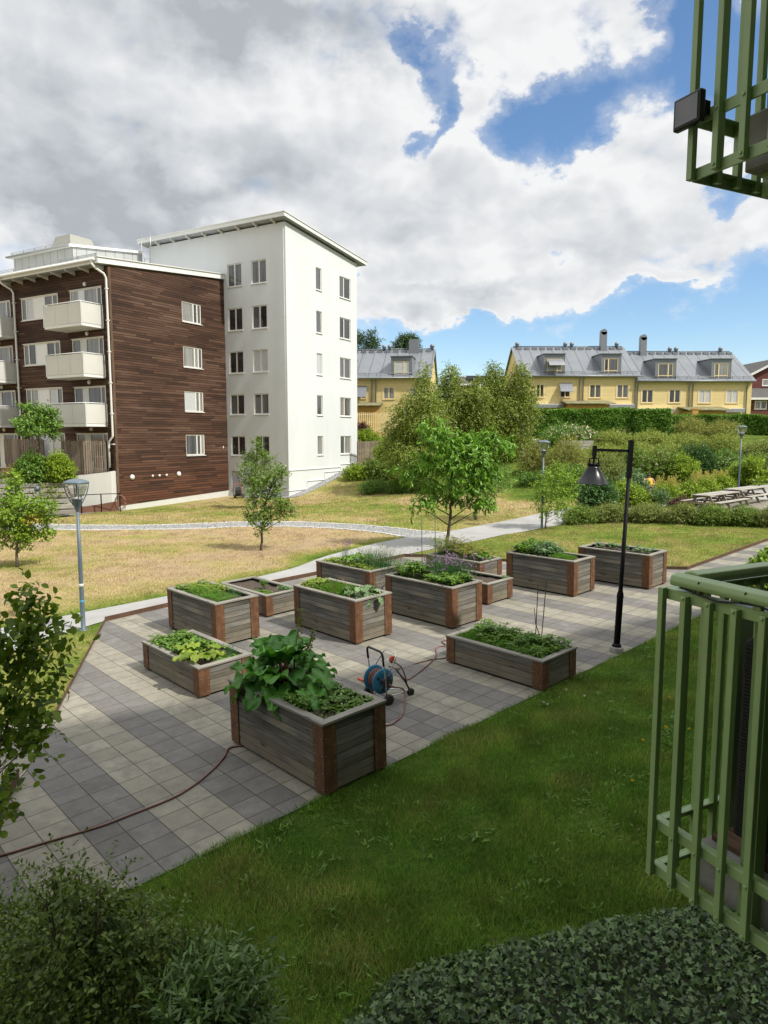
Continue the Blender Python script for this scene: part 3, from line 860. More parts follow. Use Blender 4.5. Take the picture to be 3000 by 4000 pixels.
# ---------------------------------------------------------------- building helpers
def wall_face(mb, P0, ax, n, L, zb, zt, holes, rev=.14, mi=0):
    """wall sheet from P0 along ax (unit), outward normal n; zb/zt are numbers or functions of s; holes=(s0,s1,z0,z1)"""
    P0, ax, n = Vector(P0), Vector(ax), Vector(n); UP = Vector((0, 0, 1))
    zbf = zb if callable(zb) else (lambda s: zb); ztf = zt if callable(zt) else (lambda s: zt)
    S = sorted({0., L} | {h[0] for h in holes} | {h[1] for h in holes}); Zs = sorted({h[2] for h in holes} | {h[3] for h in holes})
    flip = ax.cross(UP).dot(n) < 0

    def quad(a, b, c, d):
        pts = [P0 + ax * s + UP * z for s, z in (a, b, c, d)]
        if flip: pts.reverse()
        mb.poly(pts, mi)
    for s0, s1 in zip(S[:-1], S[1:]):
        if s1 - s0 < 1e-6: continue
        zz = [None] + Zs + ['t']
        for k in range(len(zz) - 1):
            a0 = zbf(s0) if zz[k] is None else zz[k]; a1 = zbf(s1) if zz[k] is None else zz[k]
            b0 = ztf(s0) if zz[k + 1] == 't' else zz[k + 1]; b1 = ztf(s1) if zz[k + 1] == 't' else zz[k + 1]
            if b0 <= a0 and b1 <= a1: continue
            smid, zmid = (s0 + s1) / 2, (max(a0, a1) + min(b0, b1)) / 2
            if any(h[0] < smid < h[1] and h[2] < zmid < h[3] for h in holes): continue
            quad((s0, a0), (s1, a1), (s1, b1), (s0, b0))
    for s0, s1, z0, z1 in holes:
        c = [(s0, z0), (s1, z0), (s1, z1), (s0, z1)]
        for i in range(4):
            a, b = c[i], c[(i + 1) % 4]
            p, q = P0 + ax * a[0] + UP * a[1], P0 + ax * b[0] + UP * b[1]
            pts = [q, p, p - n * rev, q - n * rev]
            if flip: pts.reverse()
            mb.poly(pts, mi)


def window(parent, P0, ax, n, s0, s1, z0, z1, splits=(.5,), panes=('pane_dark',), frame='offwhite', rev=.1, fw=.065, sill='white', door=False, trans=None, rail=None):
    """framed window set in a wall opening; splits are mullion places, panes the glass of each light"""
    P0, ax, n = Vector(P0), Vector(ax), Vector(n); UP = Vector((0, 0, 1))
    o = P0 + ax * s0 + UP * z0 - n * rev; W, H = s1 - s0, z1 - z0
    mb = MB()

    def bx(a0, a1, b0, b1, d0, d1, m=mb): m.obox(o + ax * a0 + UP * b0 + n * d0, ax * (a1 - a0), UP * (b1 - b0), n * (d1 - d0))
    d = .05
    bx(0, fw, 0, H, 0, d); bx(W - fw, W, 0, H, 0, d); bx(fw, W - fw, 0, fw, 0, d); bx(fw, W - fw, H - fw, H, 0, d)
    edges = [fw] + [W * x for x in splits] + [W - fw]
    for x in splits: bx(W * x - fw * .75, W * x + fw * .75, fw, H - fw, 0, d)
    if rail: bx(fw, W - fw, H * rail - fw / 2, H * rail + fw / 2, .001, d + .002)
    fr = mb.build('window', MAT[frame], parent)
    for i in range(len(edges) - 1):
        x0 = edges[i] + (fw * .75 if i else 0); x1 = edges[i + 1] - (fw * .75 if i < len(splits) else 0)
        kind = panes[i % len(panes)]
        m2 = MB()
        if kind.startswith('panel'):
            bx(x0, x1, fw, H - fw, .02, .045, m2); m2.build('panel', MAT['doorgrey' if kind == 'panel' else 'whitemetal'], fr)
        else:
            bx(x0, x1, fw, H - fw, .008, .02, m2); m2.build('pane', MAT[kind], fr)
    if sill:
        m3 = MB(); a = o + ax * -.04 + n * (rev - .02)
        m3.obox(a + UP * -.05, ax * (W + .08), n * .085, UP * .035); m3.build('sill', MAT[sill], fr)
    return fr


def facade_box(mb, pts, mi=0): mb.poly(pts, mi)


PANES = ['pane_dark', 'pane_curtain', 'pane_grey', 'pane_blind']
e1 = Vector((math.sin(R(29.3)), math.cos(R(29.3)), 0)); e2 = Vector((-e1.y, e1.x, 0)); BROT = math.atan2(e1.y, e1.x)
WP = Vector((-6.16, 44.4, 0)); GPT = Vector((-15.13, 38.87, 0))
Xv, Yv, Zv = Vector((1, 0, 0)), Vector((0, 1, 0)), Vector((0, 0, 1))

# ---------------------------------------------------------------- white tower block
wb = thing('white_apartment_building', 'tall white rendered apartment block with a mono-pitch roof behind the dry lawn', 'building', WP, BROT)
ROWS = [(13.74, 15.19), (10.91, 12.36), (8.13, 9.56), (5.40, 6.74), (2.68, 3.98)]
zl = lambda x: 17.25 - .092 * x                      # roof underside over the gable
mb = MB()
hl = [(a, b, z0, z1) for a, b in ((1.54, 2.76), (3.58, 4.8)) for z0, z1 in ROWS] + [(4.1, 4.84, -.22, 1.62)]
wall_face(mb, (0, 0, 0), Yv, -Xv, 12., -1, 17.25, hl)
hr = [(3.29, 3.95, z0, z1) for z0, z1 in ROWS] + [(6.19, 7.62, z0, z1) for z0, z1 in ROWS]
wall_face(mb, (0, 0, 0), Xv, -Yv, 8.5, -1, zl, hr)
mb.poly([(8.5, 0, -1), (8.5, 12, -1), (8.5, 12, zl(8.5)), (8.5, 0, zl(8.5))])
mb.poly([(8.5, 12, -1), (0, 12, -1), (0, 12, 17.25), (8.5, 12, zl(8.5))])
mb.build('wall', MAT['plaster'], wb)
# stepped plinth bands proud of the gable
mb = MB()
for x0, x1, z in ((0, 6.16, 1.78), (4.08, 6.16, 1.5), (1.99, 4.08, .99), (0, 1.99, .47), (6.16, 8.5, 1.97)):
    mb.box(x0, x1 - .01, -.05, 0, z - .045, z)
for x, z0, z1 in ((1.99, .47, .99), (4.08, .99, 1.5), (6.16, 1.5, 1.78)): mb.box(x - .03, x, -.045, 0, z0, z1 - .05)
mb.box(-.04, 0, .0, 3.9, .44, .48)
mb.build('plinth_band', MAT['white'], wb)
mb = MB(); mb.box(.02, .14, .02, .14, 0, 1); 
# roof: thin pitched slab with a deep white fascia
mb = MB()
za, zb_ = zl(-.5) + .12, zl(9.4) + .12
mb.prism([(-.5, -.34, za), (9.4, -.34, zb_), (9.4, -.34, zb_ + .24), (-.5, -.34, za + .24)], (0, 12.9, 0)); rf = mb.build('roof', MAT['whitemetal'], wb)
mb = MB(); mb.prism([(-.55, -.39, za + .242), (9.46, -.39, zb_ + .242), (9.46, -.39, zb_ + .28), (-.55, -.39, za + .28)], (0, 13., 0)); mb.build('roof_cap', MAT['whitemetal'], rf)
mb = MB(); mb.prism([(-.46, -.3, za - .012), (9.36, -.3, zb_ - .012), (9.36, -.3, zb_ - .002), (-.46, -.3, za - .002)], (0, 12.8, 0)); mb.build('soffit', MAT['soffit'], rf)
for k in range(8):
    mb = MB(); y = .7 + k * 1.45; mb.prism([(-.44, y, za), (-.005, y, za - .04), (-.005, y, za - .28), (-.44, y, za - .1)], (0, .07, 0)); mb.build('rafter', MAT['offwhite'], rf)
mix = {0: ('pane_grey', 'pane_grey'), 1: ('pane_dark', 'pane_dark'), 2: ('pane_blind', 'pane_blind'), 3: ('pane_grey', 'pane_curtain'), 4: ('pane_dark', 'pane_grey')}
for k, (z0, z1) in enumerate(ROWS):
    window(wb, (0, 0, 0), Yv, -Xv, 3.58, 4.8, z0, z1, panes=[('pane_grey', 'pane_grey'), ('pane_dark', 'pane_dark'), ('pane_dark', 'pane_dark'), ('pane_dark', 'pane_grey'), ('pane_dark', 'pane_dark')][k])
    window(wb, (0, 0, 0), Yv, -Xv, 1.54, 2.76, z0, z1, panes=[('pane_grey', 'pane_grey'), ('pane_dark', 'pane_grey'), ('pane_blind', 'pane_blind'), ('pane_grey', 'pane_grey'), ('pane_dark', 'pane_dark')][k])
    window(wb, (0, 0, 0), Xv, -Yv, 3.29, 3.95, z0, z1, splits=(), panes=[('pane_grey',), ('pane_grey',), ('pane_blind',), ('pane_grey',), ('pane_curtain',)][k])
    window(wb, (0, 0, 0), Xv, -Yv, 6.19, 7.62, z0, z1, splits=(.42,), panes=[('pane_grey', 'pane_dark'), ('pane_dark', 'pane_dark'), ('pane_grey', 'pane_grey'), ('pane_curtain', 'pane_grey'), ('pane_grey', 'pane_curtain')][k])
mb = MB(); mb.box(.1, .14, 4.12, 4.82, -.2, 1.6); dr_ = mb.build('door', MAT['doorgrey'], wb)
mb = MB(); mb.lathe([(0, 0), (.085, 0), (.085, .006), (0, .006)], 20, Matrix.Translation((.1, 4.7, 1.4)) @ Matrix.Rotation(-math.pi / 2, 4, 'Y')); mb.build('round_sign', MAT['cream'], dr_)
mb = MB(); mb.box(.092, .1, 4.3, 4.47, 1.12, 1.21); mb.build('door_plate', MAT['greymetal'], dr_)
mb = MB(); mb.box(.07, .1, 4.17, 4.2, .72, .86); mb.build('handle', MAT['chrome'], dr_)
mb = MB(); mb.lathe([(0, .1), (.06, .09), (.1, .05), (.11, 0), (0, 0)], 16, Matrix.Translation((-.001, 3.86, 1.42)) @ Matrix.Rotation(-math.pi / 2, 4, 'Y')); mb.build('wall_lamp', MAT['white'], wb)
mb = MB(); mb.tube([(-.03, .12, 0.5), (-.03, .12, 16.9)], .012, 6); mb.build('corner_rod', MAT['white'], wb)

# ---------------------------------------------------------------- brown timber block
bb = thing('brown_apartment_building', 'low apartment block clad in dark brown boards with white balconies beside the white tower', 'building', GPT, BROT)
GL = 9.19
zg = lambda x: 13.28 + .104 * x
BR = [(11.06, 12.30), (8.28, 9.57), (5.52, 6.80), (2.76, 4.08)]
gx0, gx1 = 5.38, 7.03
mb = MB()
wall_face(mb, (0, 0, 0), Xv, -Yv, GL, lambda s: .02 + .03 * s, zg, [(gx0, gx1, a, b) for a, b in BR], .12)
LW = 17.
hw = []
ws = [(4.40, 7.84), (.62, 3.3), (12.4, 15.9), (8.95, 11.6)]
for a, b in ((10.92, 12.2), (8.24, 9.5), (5.58, 6.82)):
    hw += [(4.40, 7.84, a, b), (12.4, 15.84, a, b)]
for f in (10.02, 7.3, 4.58, 1.92):
    hw += [(.62, 3.3, f + .02, f + 2.2), (8.95, 11.6, f + .02, f + 2.2)]
hw += [(4.38, 7.7, 2.5, 4.14), (12.4, 15.8, 2.5, 4.14)]
wall_face(mb, (0, 0, 0), Yv, -Xv, LW, 1.3, 13.28, hw, .12)
mb.poly([(0, LW, 0), (0, LW, 13.28), (GL, LW, zg(GL)), (GL, LW, 0)])
mb.build('wall', MAT['cladding'], bb)
mb = MB(); mb.box(-.055, .1, -.055, 0, .02, 13.2); mb.box(-.055, 0, 0, .1, 1.3, 13.2); mb.build('corner_board', wood('corner_board', (.06, .035, .022), (.14, .09, .06)), bb)
mb = MB(); wall_face(mb, (0, .02, 0), Xv, -Yv, GL + .05, -1, lambda s: .03 + .03 * s, [], .1); wall_face(mb, (.02, 0, 0), Yv, -Xv, LW, -1, 1.32, []); mb.build('plinth', MAT['concrete_wall'], bb)
for k, (z0, z1) in enumerate(BR):
    window(bb, (0, 0, 0), Xv, -Yv, gx0, gx1, z0, z1, splits=(.6, .8), panes=[('pane_curtain', 'pane_grey', 'pane_grey'), ('pane_curtain', 'pane_curtain', 'pane_grey'), ('pane_blind', 'pane_curtain', 'pane_curtain'), ('pane_grey', 'pane_grey', 'pane_curtain')][k], rev=.09)
lst = [[('pane_grey', 'pane_blind', 'panelw', 'pane_grey', 'pane_grey'), ('pane_curtain', 'panelw', 'pane_curtain', 'pane_grey')], [('pane_grey', 'pane_dark', 'panelw', 'pane_dark', 'pane_grey'), ('pane_grey', 'panelw', 'pane_curtain', 'pane_grey')],
       [('pane_grey', 'pane_curtain', 'panelw', 'pane_blind', 'pane_grey'), ('pane_dark', 'panelw', 'pane_grey', 'pane_grey')], [('pane_dark', 'pane_dark', 'panelw', 'pane_blind', 'pane_grey'), ('pane_dark', 'panelw', 'pane_dark', 'pane_grey')]]
for off in (0, 8.):
    for k, (a, b) in enumerate(((10.92, 12.2), (8.24, 9.5), (5.58, 6.82), (2.5, 4.14))):
        s1_ = (7.7 if k == 3 else 7.84) + off; s0_ = (4.38 if k == 3 else 4.4) + off
        window(bb, (0, 0, 0), Yv, -Xv, s0_, min(s1_, s0_ + 3.44), a, b, splits=(.14, .3 + .06, .66, .86), panes=tuple(reversed(lst[k][0])), rev=.05)
        f = (10.02, 7.3, 4.58, 1.92)[k]
        x0, x1 = (.62, 3.3) if off == 0 else (8.95, 11.6)
        window(bb, (0, 0, 0), Yv, -Xv, x0, x1, f + .02, f + 2.2, splits=(.14, .55, .72), panes=tuple(reversed(lst[k][1])), rev=.05, sill=None)
        mb = MB(); mb.box(-.06, 0, x0 - .04, x1 + .04, f + 2.2, f + 2.23); mb.box(-.06, 0, s0_ - .04, s1_ + .04, b, b + .03); mb.build('head_flashing', MAT['white'], bb)
        mb = MB(); mb.lathe([(0, .11), (.07, .1), (.12, .05), (.125, 0), (0, 0)], 14, Matrix.Translation((0, (x0 + x1) / 2, f + 2.46)) @ Matrix.Rotation(-math.pi / 2, 4, 'Y')); mb.build('wall_lamp', MAT['white'], bb)
# gable lamps and vents
for s, z in ((1.05, 1.61), (4.66, 1.62)):
    mb = MB(); mb.lathe([(.0, .13), (.09, .115), (.15, .06), (.16, 0), (0, 0)], 16, Matrix.Translation((s, 0, z)) @ Matrix.Rotation(math.pi / 2, 4, 'X')); mb.build('wall_lamp', MAT['white'], bb)
for s in (2.59, 3.12, 3.68):
    mb = MB(); mb.lathe([(0, .03), (.05, .03), (.05, .02), (.08, .02), (.08, 0), (0, 0)], 16, Matrix.Translation((s, 0, 1.6)) @ Matrix.Rotation(math.pi / 2, 4, 'X')); mb.build('vent', MAT['offwhite'], bb)
mb = MB(); mb.box(8.72, 8.78, -.03, 0, 3.16, 3.32); mb.build('sensor', MAT['white'], bb)
# mono-pitch roof
mb = MB(); z0 = 13.28 - .104 * .75 + .05; z1 = zg(GL) + .05
mb.prism([(-.75, -.12, z0), (GL - .02, -.12, z1), (GL - .02, -.12, z1 + .3), (-.75, -.12, z0 + .3)], (0, LW + .2, 0)); rf = mb.build('roof', MAT['whitemetal'], bb)
mb = MB(); mb.prism([(-.8, -.18, z0 + .302), (GL - .03, -.18, z1 + .302), (GL - .03, -.18, z1 + .345), (-.8, -.18, z0 + .345)], (0, LW + .3, 0)); mb.build('roof_cap', MAT['whitemetal'], rf)
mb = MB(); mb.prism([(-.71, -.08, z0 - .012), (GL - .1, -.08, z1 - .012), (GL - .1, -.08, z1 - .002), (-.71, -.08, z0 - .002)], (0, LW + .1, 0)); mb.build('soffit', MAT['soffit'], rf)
for k in range(14):
    mb = MB(); y = .35 + k * 1.2; mb.prism([(-.66, y, z0 + .01), (-.005, y, z0 + .01), (-.005, y, z0 - .2), (-.66, y, z0 - .07)], (0, .06, 0)); mb.build('rafter', MAT['white'], rf)
mb = MB(); mb.tube([(-.86, .05, z0 + .2), (-.86, LW, z0 + .2)], .075, 10); mb.build('gutter', MAT['whitemetal'], rf)
mb = MB()
for k in range(12): mb.bar((-.62, .2 + k * 1.45, z0 + .36), (-.62, .2 + k * 1.45, z0 + .56), .03, .03)
for zz in (.47, .56): mb.tube([(-.62, .1, z0 + zz), (-.62, LW - .2, z0 + zz)], .016, 6)
for k in range(46): mb.bar((-.62, .12 + k * .07, z0 + .36), (-.62, .12 + k * .07, z0 + .55), .012, .012)
mb.build('snow_rail', MAT['zinc'], rf)
for y, zlow in ((.22, 2.2), (8.55, 1.9)):
    mb = MB(); mb.tube([(-.86, y, z0 + .16), (-.86, y, z0 - .05), (-.7, y - .05, z0 - .22), (-.25, y - .16, z0 - .45), (-.13, y - .18, z0 - .65), (-.13, y - .18, 4.0 if y < 1 else zlow + 1.6)] + ([(-.13, y - .17, 3.95), (-.13, y + .12, 3.7), (-.13, y + .18, 3.4), (-.13, y + .18, zlow)] if y < 1 else [(-.13, y - .18, zlow)]), .06, 8)
    for k in range(6): mb.box(-.2, 0, y - .26, y - .1, 12. - k * 1.7, 12.05 - k * 1.7)
    mb.build('downpipe', MAT['white'], bb)
# balconies
bal_proto = None
for j, (y0, y1) in enumerate(((.56, 3.72), (8.72, 11.9))):
    for f in (9.92, 7.2, 4.5):
        if bal_proto is None:
            mb = MB(); mb.box(-1.42, -.02, 0, 3.16, 0, .17); slab = mb.build('balcony', MAT['whitemetal'], bb, bevel=.01)
            mb = MB()
            mb.box(-1.44, -1.42, .03, 1.06, .17, 1.24); mb.box(-1.44, -1.42, 1.08, 2.1, .17, 1.24); mb.box(-1.44, -1.42, 2.12, 3.13, .17, 1.24)
            mb.box(-1.4, -.04, -.02, 0, .17, 1.24); mb.box(-1.4, -.04, 3.16, 3.18, .17, 1.24); mb.build('screen_panel', MAT['screen'], slab)
            mb = MB()
            for q in ((-1.445, -.025), (-1.445, 3.165), (-.04, -.025), (-.04, 3.165)): mb.box(q[0], q[0] + .03, q[1], q[1] + .03, .1, 1.3)
            mb.build('post', MAT['whitemetal'], slab)
            mb = MB(); mb.tube([(-.02, -.01, 1.3), (-1.43, -.01, 1.3), (-1.43, 3.17, 1.3), (-.02, 3.17, 1.3)], .026, 8); mb.build('handrail', MAT['whitemetal'], slab)
            slab.location = (0, y0, f); bal_proto = slab
        else:
            c = dup(bal_proto, bb); c.location = (0, y0, f)
# penthouse plant room
mb = MB(); px0, px1, py0, py1 = 3.5, 9.15, 7.5, 13.7; zt0, zt1 = 16.0, 16.85
wall_face(mb, (px0, py0, 0), Yv, -Xv, py1 - py0, 13.5, zt0, []); pl = mb.build('plant_room', MAT['seam_pale_y'], bb)
mb = MB(); wall_face(mb, (px0, py0, 0), Xv, -Yv, px1 - px0, 13.5, lambda s: zt0 + (zt1 - zt0) * s / (px1 - px0), []); mb.build('side_cladding', MAT['seam_pale'], pl)
mb = MB(); mb.prism([(px0 - .35, py0 - .12, zt0 - .02), (px1, py0 - .12, zt1), (px1, py0 - .12, zt1 + .16), (px0 - .35, py0 - .12, zt0 + .14)], (0, py1 - py0 + .3, 0)); mb.build('plant_roof', MAT['whitemetal'], pl)
mb = MB(); mb.tube([(px0 - .42, py0 - .1, zt0 + .06), (px0 - .42, py1 + .2, zt0 + .06)], .06, 8)
for zz in (.35, .25): mb.tube([(px0 - .2, py0 - .1, zt0 + zz), (px0 - .2, py1, zt0 + zz)], .014, 6)
for k in range(6): mb.bar((px0 - .2, py0 + k * 1.2, zt0 + .14), (px0 - .2, py0 + k * 1.2, zt0 + .36), .03, .03)
mb.build('gutter', MAT['zinc'], pl)
mb = MB()
b0 = [(4.9, 9.6), (7.0, 9.6), (7.0, 11.6), (4.9, 11.6)]
lo = [Vector((x, y, 16.75)) for x, y in b0]; hi = [Vector((5.95 + (x - 5.95) * .8, 10.6 + (y - 10.6) * .78, 17.55)) for x, y in b0]
mb.prism(lo, (0, 0, .02))
for i in range(4): mb.poly([lo[i] + Vector((0, 0, .02)), lo[(i + 1) % 4] + Vector((0, 0, .02)), hi[(i + 1) % 4], hi[i]])
mb.poly(hi); mb.box(5.4, 6.5, 10., 11.1, 16.2, 16.76)
mb.build('vent_hood', MAT['hood'], pl)
mb = MB()
for y in (3.6, 4.12):
    mb.tube([(6.3, y, 14.3), (6.3, y, 15.6), (6.3, y + .16 * (1 if y > 4 else -1) + .08, 16.0), (6.3, y + .16 * (1 if y > 4 else -1) + .08, 17.1)], .03, 6)
for k in range(5): mb.bar((6.3, 3.6, 14.4 + k * .26), (6.3, 4.12, 14.4 + k * .26), .025, .025)
mb.box(6.1, 6.5, 3.5, 4.3, 15.0, 15.05); mb.build('roof_ladder', MAT['zinc'], bb)


def bloc(x, y, z): return GPT + e1 * x + e2 * y + Vector((0, 0, z))


# terrace walls beside the brown block
mb = MB()
pa, pb, pc = bloc(-.02, .02, 0), bloc(-.38, .02, 0), dp(187, 1702, 37.6)
pc.z = 0
for a, b, za_, zb2 in ((pa, pb, 2.02, 1.98), (pb, pb.lerp(pc, .78), 1.98, 1.72), (pb.lerp(pc, .78), pc, 1.72, 1.4)):
    d = (b - a); nrm = Vector((-d.y, d.x, 0)).normalized() * .2
    if nrm.y < 0: nrm = -nrm
    mb.prism([a + Vector((0, 0, -.6)), b + Vector((0, 0, -.6)), b + Vector((0, 0, zb2)), a + Vector((0, 0, za_))], nrm)
tag(mb.build('retaining_wall', MAT['concrete_wall']), 'white concrete retaining wall holding up the terrace left of the brown gable', 'wall')
# terrace ground behind the wall
mb = MB(); q = [bloc(-.4, .3, 1.74), pb.lerp(pc, .75) + Vector((0, .25, 1.62)), pc + Vector((0, .2, 1.3)), dp(-300, 1702, 36.5), bloc(0, 17, 1.74), bloc(0, .3, 1.74)]
q[3].z = 1.25
mb.poly(q); mb.build('terrain', simple('bare_earth', (.2, .16, .11), .95, var=.35, scale=3, bs=.5, bscale=12))['kind'] = 'structure'


def picket(name, lab, pts, zb, h, gap=.115, w=.075, cat='fence', group=None, dense=1.):
    t = thing(name, lab, cat, pts[0], group=group); o = pts[0]
    pk = MB(); rl = MB(); ps = MB()
    for a, b in zip(pts[:-1], pts[1:]):
        d = b - a; L = d.length; d.normalize(); n_ = Vector((-d.y, d.x, 0))
        if n_.y > 0: n_ = -n_
        k = 0.
        while k < L - .02:
            pk.obox(a - o + d * k + n_ * .03 + Zv * (zb - o.z), d * w, n_ * .022, Zv * (h + random.uniform(-.02, .02))); k += gap / dense
        for f in (.12, .5, .88): rl.obox(a - o + Zv * (zb - o.z + h * f), d * L, n_ * .028, Zv * .09)
        for e in (a, b - d * .09): ps.obox(e - o - n_ * .09 + Zv * (zb - o.z - .05), d * .09, n_ * .088, Zv * (h + .02))
    pk.build('pickets', MAT['fencewood'], t); rl.build('rail', MAT['fencewood'], t); ps.build('post', MAT['fencewood'], t)
    return t


picket('picket_fence', 'tall grey picket screen on the white retaining wall next to the downpipe', [bloc(-1.15, 3.1, 0), bloc(-1.05, 1.35, 0), bloc(-.35, .42, 0)], 1.86, 1.86)
picket('picket_fence', 'weathered picket screen behind the small maple by the brown block', [bloc(-1.1, 8.6, 0), bloc(-1.1, 7.2, 0), bloc(-.3, 6.0, 0)], 2.3, 1.5, dense=1.1)
picket('picket_fence', 'low picket fence between the two screens of the terrace', [bloc(-1.2, 4.5, 0), bloc(-1.15, 3.2, 0)], 1.74, .95)
f_ = dp(1398, 1800, 50.5); g_ = dp(1476, 1800, 53.5)
picket('picket_fence', 'dark weathered picket screen at the corner of the white block', [Vector((f_.x, f_.y, 0)), Vector((g_.x - .3, g_.y - 1.6, 0)), Vector((g_.x, g_.y, 0))], 1.75, 1.85, .1, .06)
# steel guard railing and rusty kerb wall in front of the terrace
pts = [dp(85, 1930, 36.2), dp(229, 1936, 36.8), dp(316, 1934, 37.2), dp(394, 1930, 37.6), dp(467, 1928, 38.0)]
t = thing('guard_rail', 'thin black steel guard rail with five posts before the white retaining wall', 'railing', Vector((pts[0].x, pts[0].y, 0)))
o_ = t.location.copy()
mb = MB(); mb.tube([dp(-60, 1880, 35.5) - o_] + [p - o_ for p in pts] + [bloc(.1, -.1, .8) - o_], .022, 8); mb.build('handrail', MAT['black'], t)
for p in pts:
    mb = MB(); mb.bar(Vector((p.x, p.y, -.3)) - o_, p - o_, .05, .05); mb.build('post', MAT['black'], t)
mb = MB(); a, b = dp(150, 1702, 36.3), bloc(-.1, -.12, 0); a.z = b.z = -.4; d = b - a
for k in range(12):
    f0, f1 = k / 12, (k + 1) / 12; hh = lambda f: .48 + .1 * f + .42 * max(0, f - .55) ** 1.3
    mb.prism([a + d * f0, a + d * f1, a + d * f1 + Zv * hh(f1), a + d * f0 + Zv * hh(f0)], Vector((.02, .03, 0)))
tag(mb.build('kerb_wall', MAT['rustwall']), 'low rust red steel wall at the foot of the black guard rail', 'wall')
mb = MB(); q = []
for u, v in ((160, 2000), (320, 1993), (478, 1984), (478, 1994), (340, 2006), (180, 2025), (-80, 2040), (-200, 2010)):
    p_ = gp(u, v); q.append(p_ + Zv * .02)
mb.poly(q); mb.build('footpath', MAT['pathgrit'])['kind'] = 'structure'
mb = MB(); q0 = dp(-60, 1855, 36.); 
for k in range(7): mb.obox(dp(-120, 1702, 35.6 - k * .33) + Zv * (-2.45 - k * .26), Vector((4.4, 1.6, 0)), Vector((-.1, .34, 0)), Zv * .2)
tag(mb.build('timber_steps', MAT['oldwood']), 'broad grey timber steps at the far left beside the terrace shrubs', 'steps')
# gravel strip along the white block
ribbon('gravel_strip', [WP + e2 * 3.6 - e1 * .02, WP - e1 * .02 - e2 * .02, WP + e1 * 4 - e2 * .02, WP + e1 * 8.3 - e2 * .02], [WP + e2 * 3.6 - e1 * .55, WP - e1 * .6 - e2 * .6, WP + e1 * 4 - e2 * .65, WP + e1 * 8.3 - e2 * .6], MAT['gravel'], .03)

# ---------------------------------------------------------------- yellow terraced houses
def dormer(parent, xc, w, ze, y_roof, z_roof_at, top, style, win):
    """flat-topped roof dormer: sides run back into the roof; y grows away from the street face"""
    t = .09
    mb = MB()
    depth = (top - ze) / .63
    for x in (xc - w / 2, xc + w / 2 - t):
        mb.prism([(x, -.06, ze - .12), (x, -.06, top), (x, depth, top)], (t, 0, 0))
    mb.box(xc - w / 2 + t, xc + w / 2 - t, -.05, 0, top - .42, top)
    mb.box(xc - w / 2 + t, xc - w / 2 + .3, -.05, 0, ze - .12, top - .42); mb.box(xc + w / 2 - .3, xc + w / 2 - t, -.05, 0, ze - .12, top - .42)
    dm = mb.build('dormer', MAT['greymetal'], parent)
    mb = MB(); mb.prism([(xc - w / 2 - .08, -.2, top), (xc + w / 2 + .08, -.2, top), (xc + w / 2 + .08, depth + .2, top + .06), (xc - w / 2 - .08, depth + .2, top + .06)], (0, 0, .06)); mb.build('dormer_roof', MAT['greymetal'], dm)
    fr = window(dm, (0, 0, 0), Xv, -Yv, xc - w / 2 + .3, xc + w / 2 - .3, ze - .1, top - .42, splits=(style,), panes=win, frame='cream', rev=.02, fw=.07, sill='cream', rail=.28)
    return dm


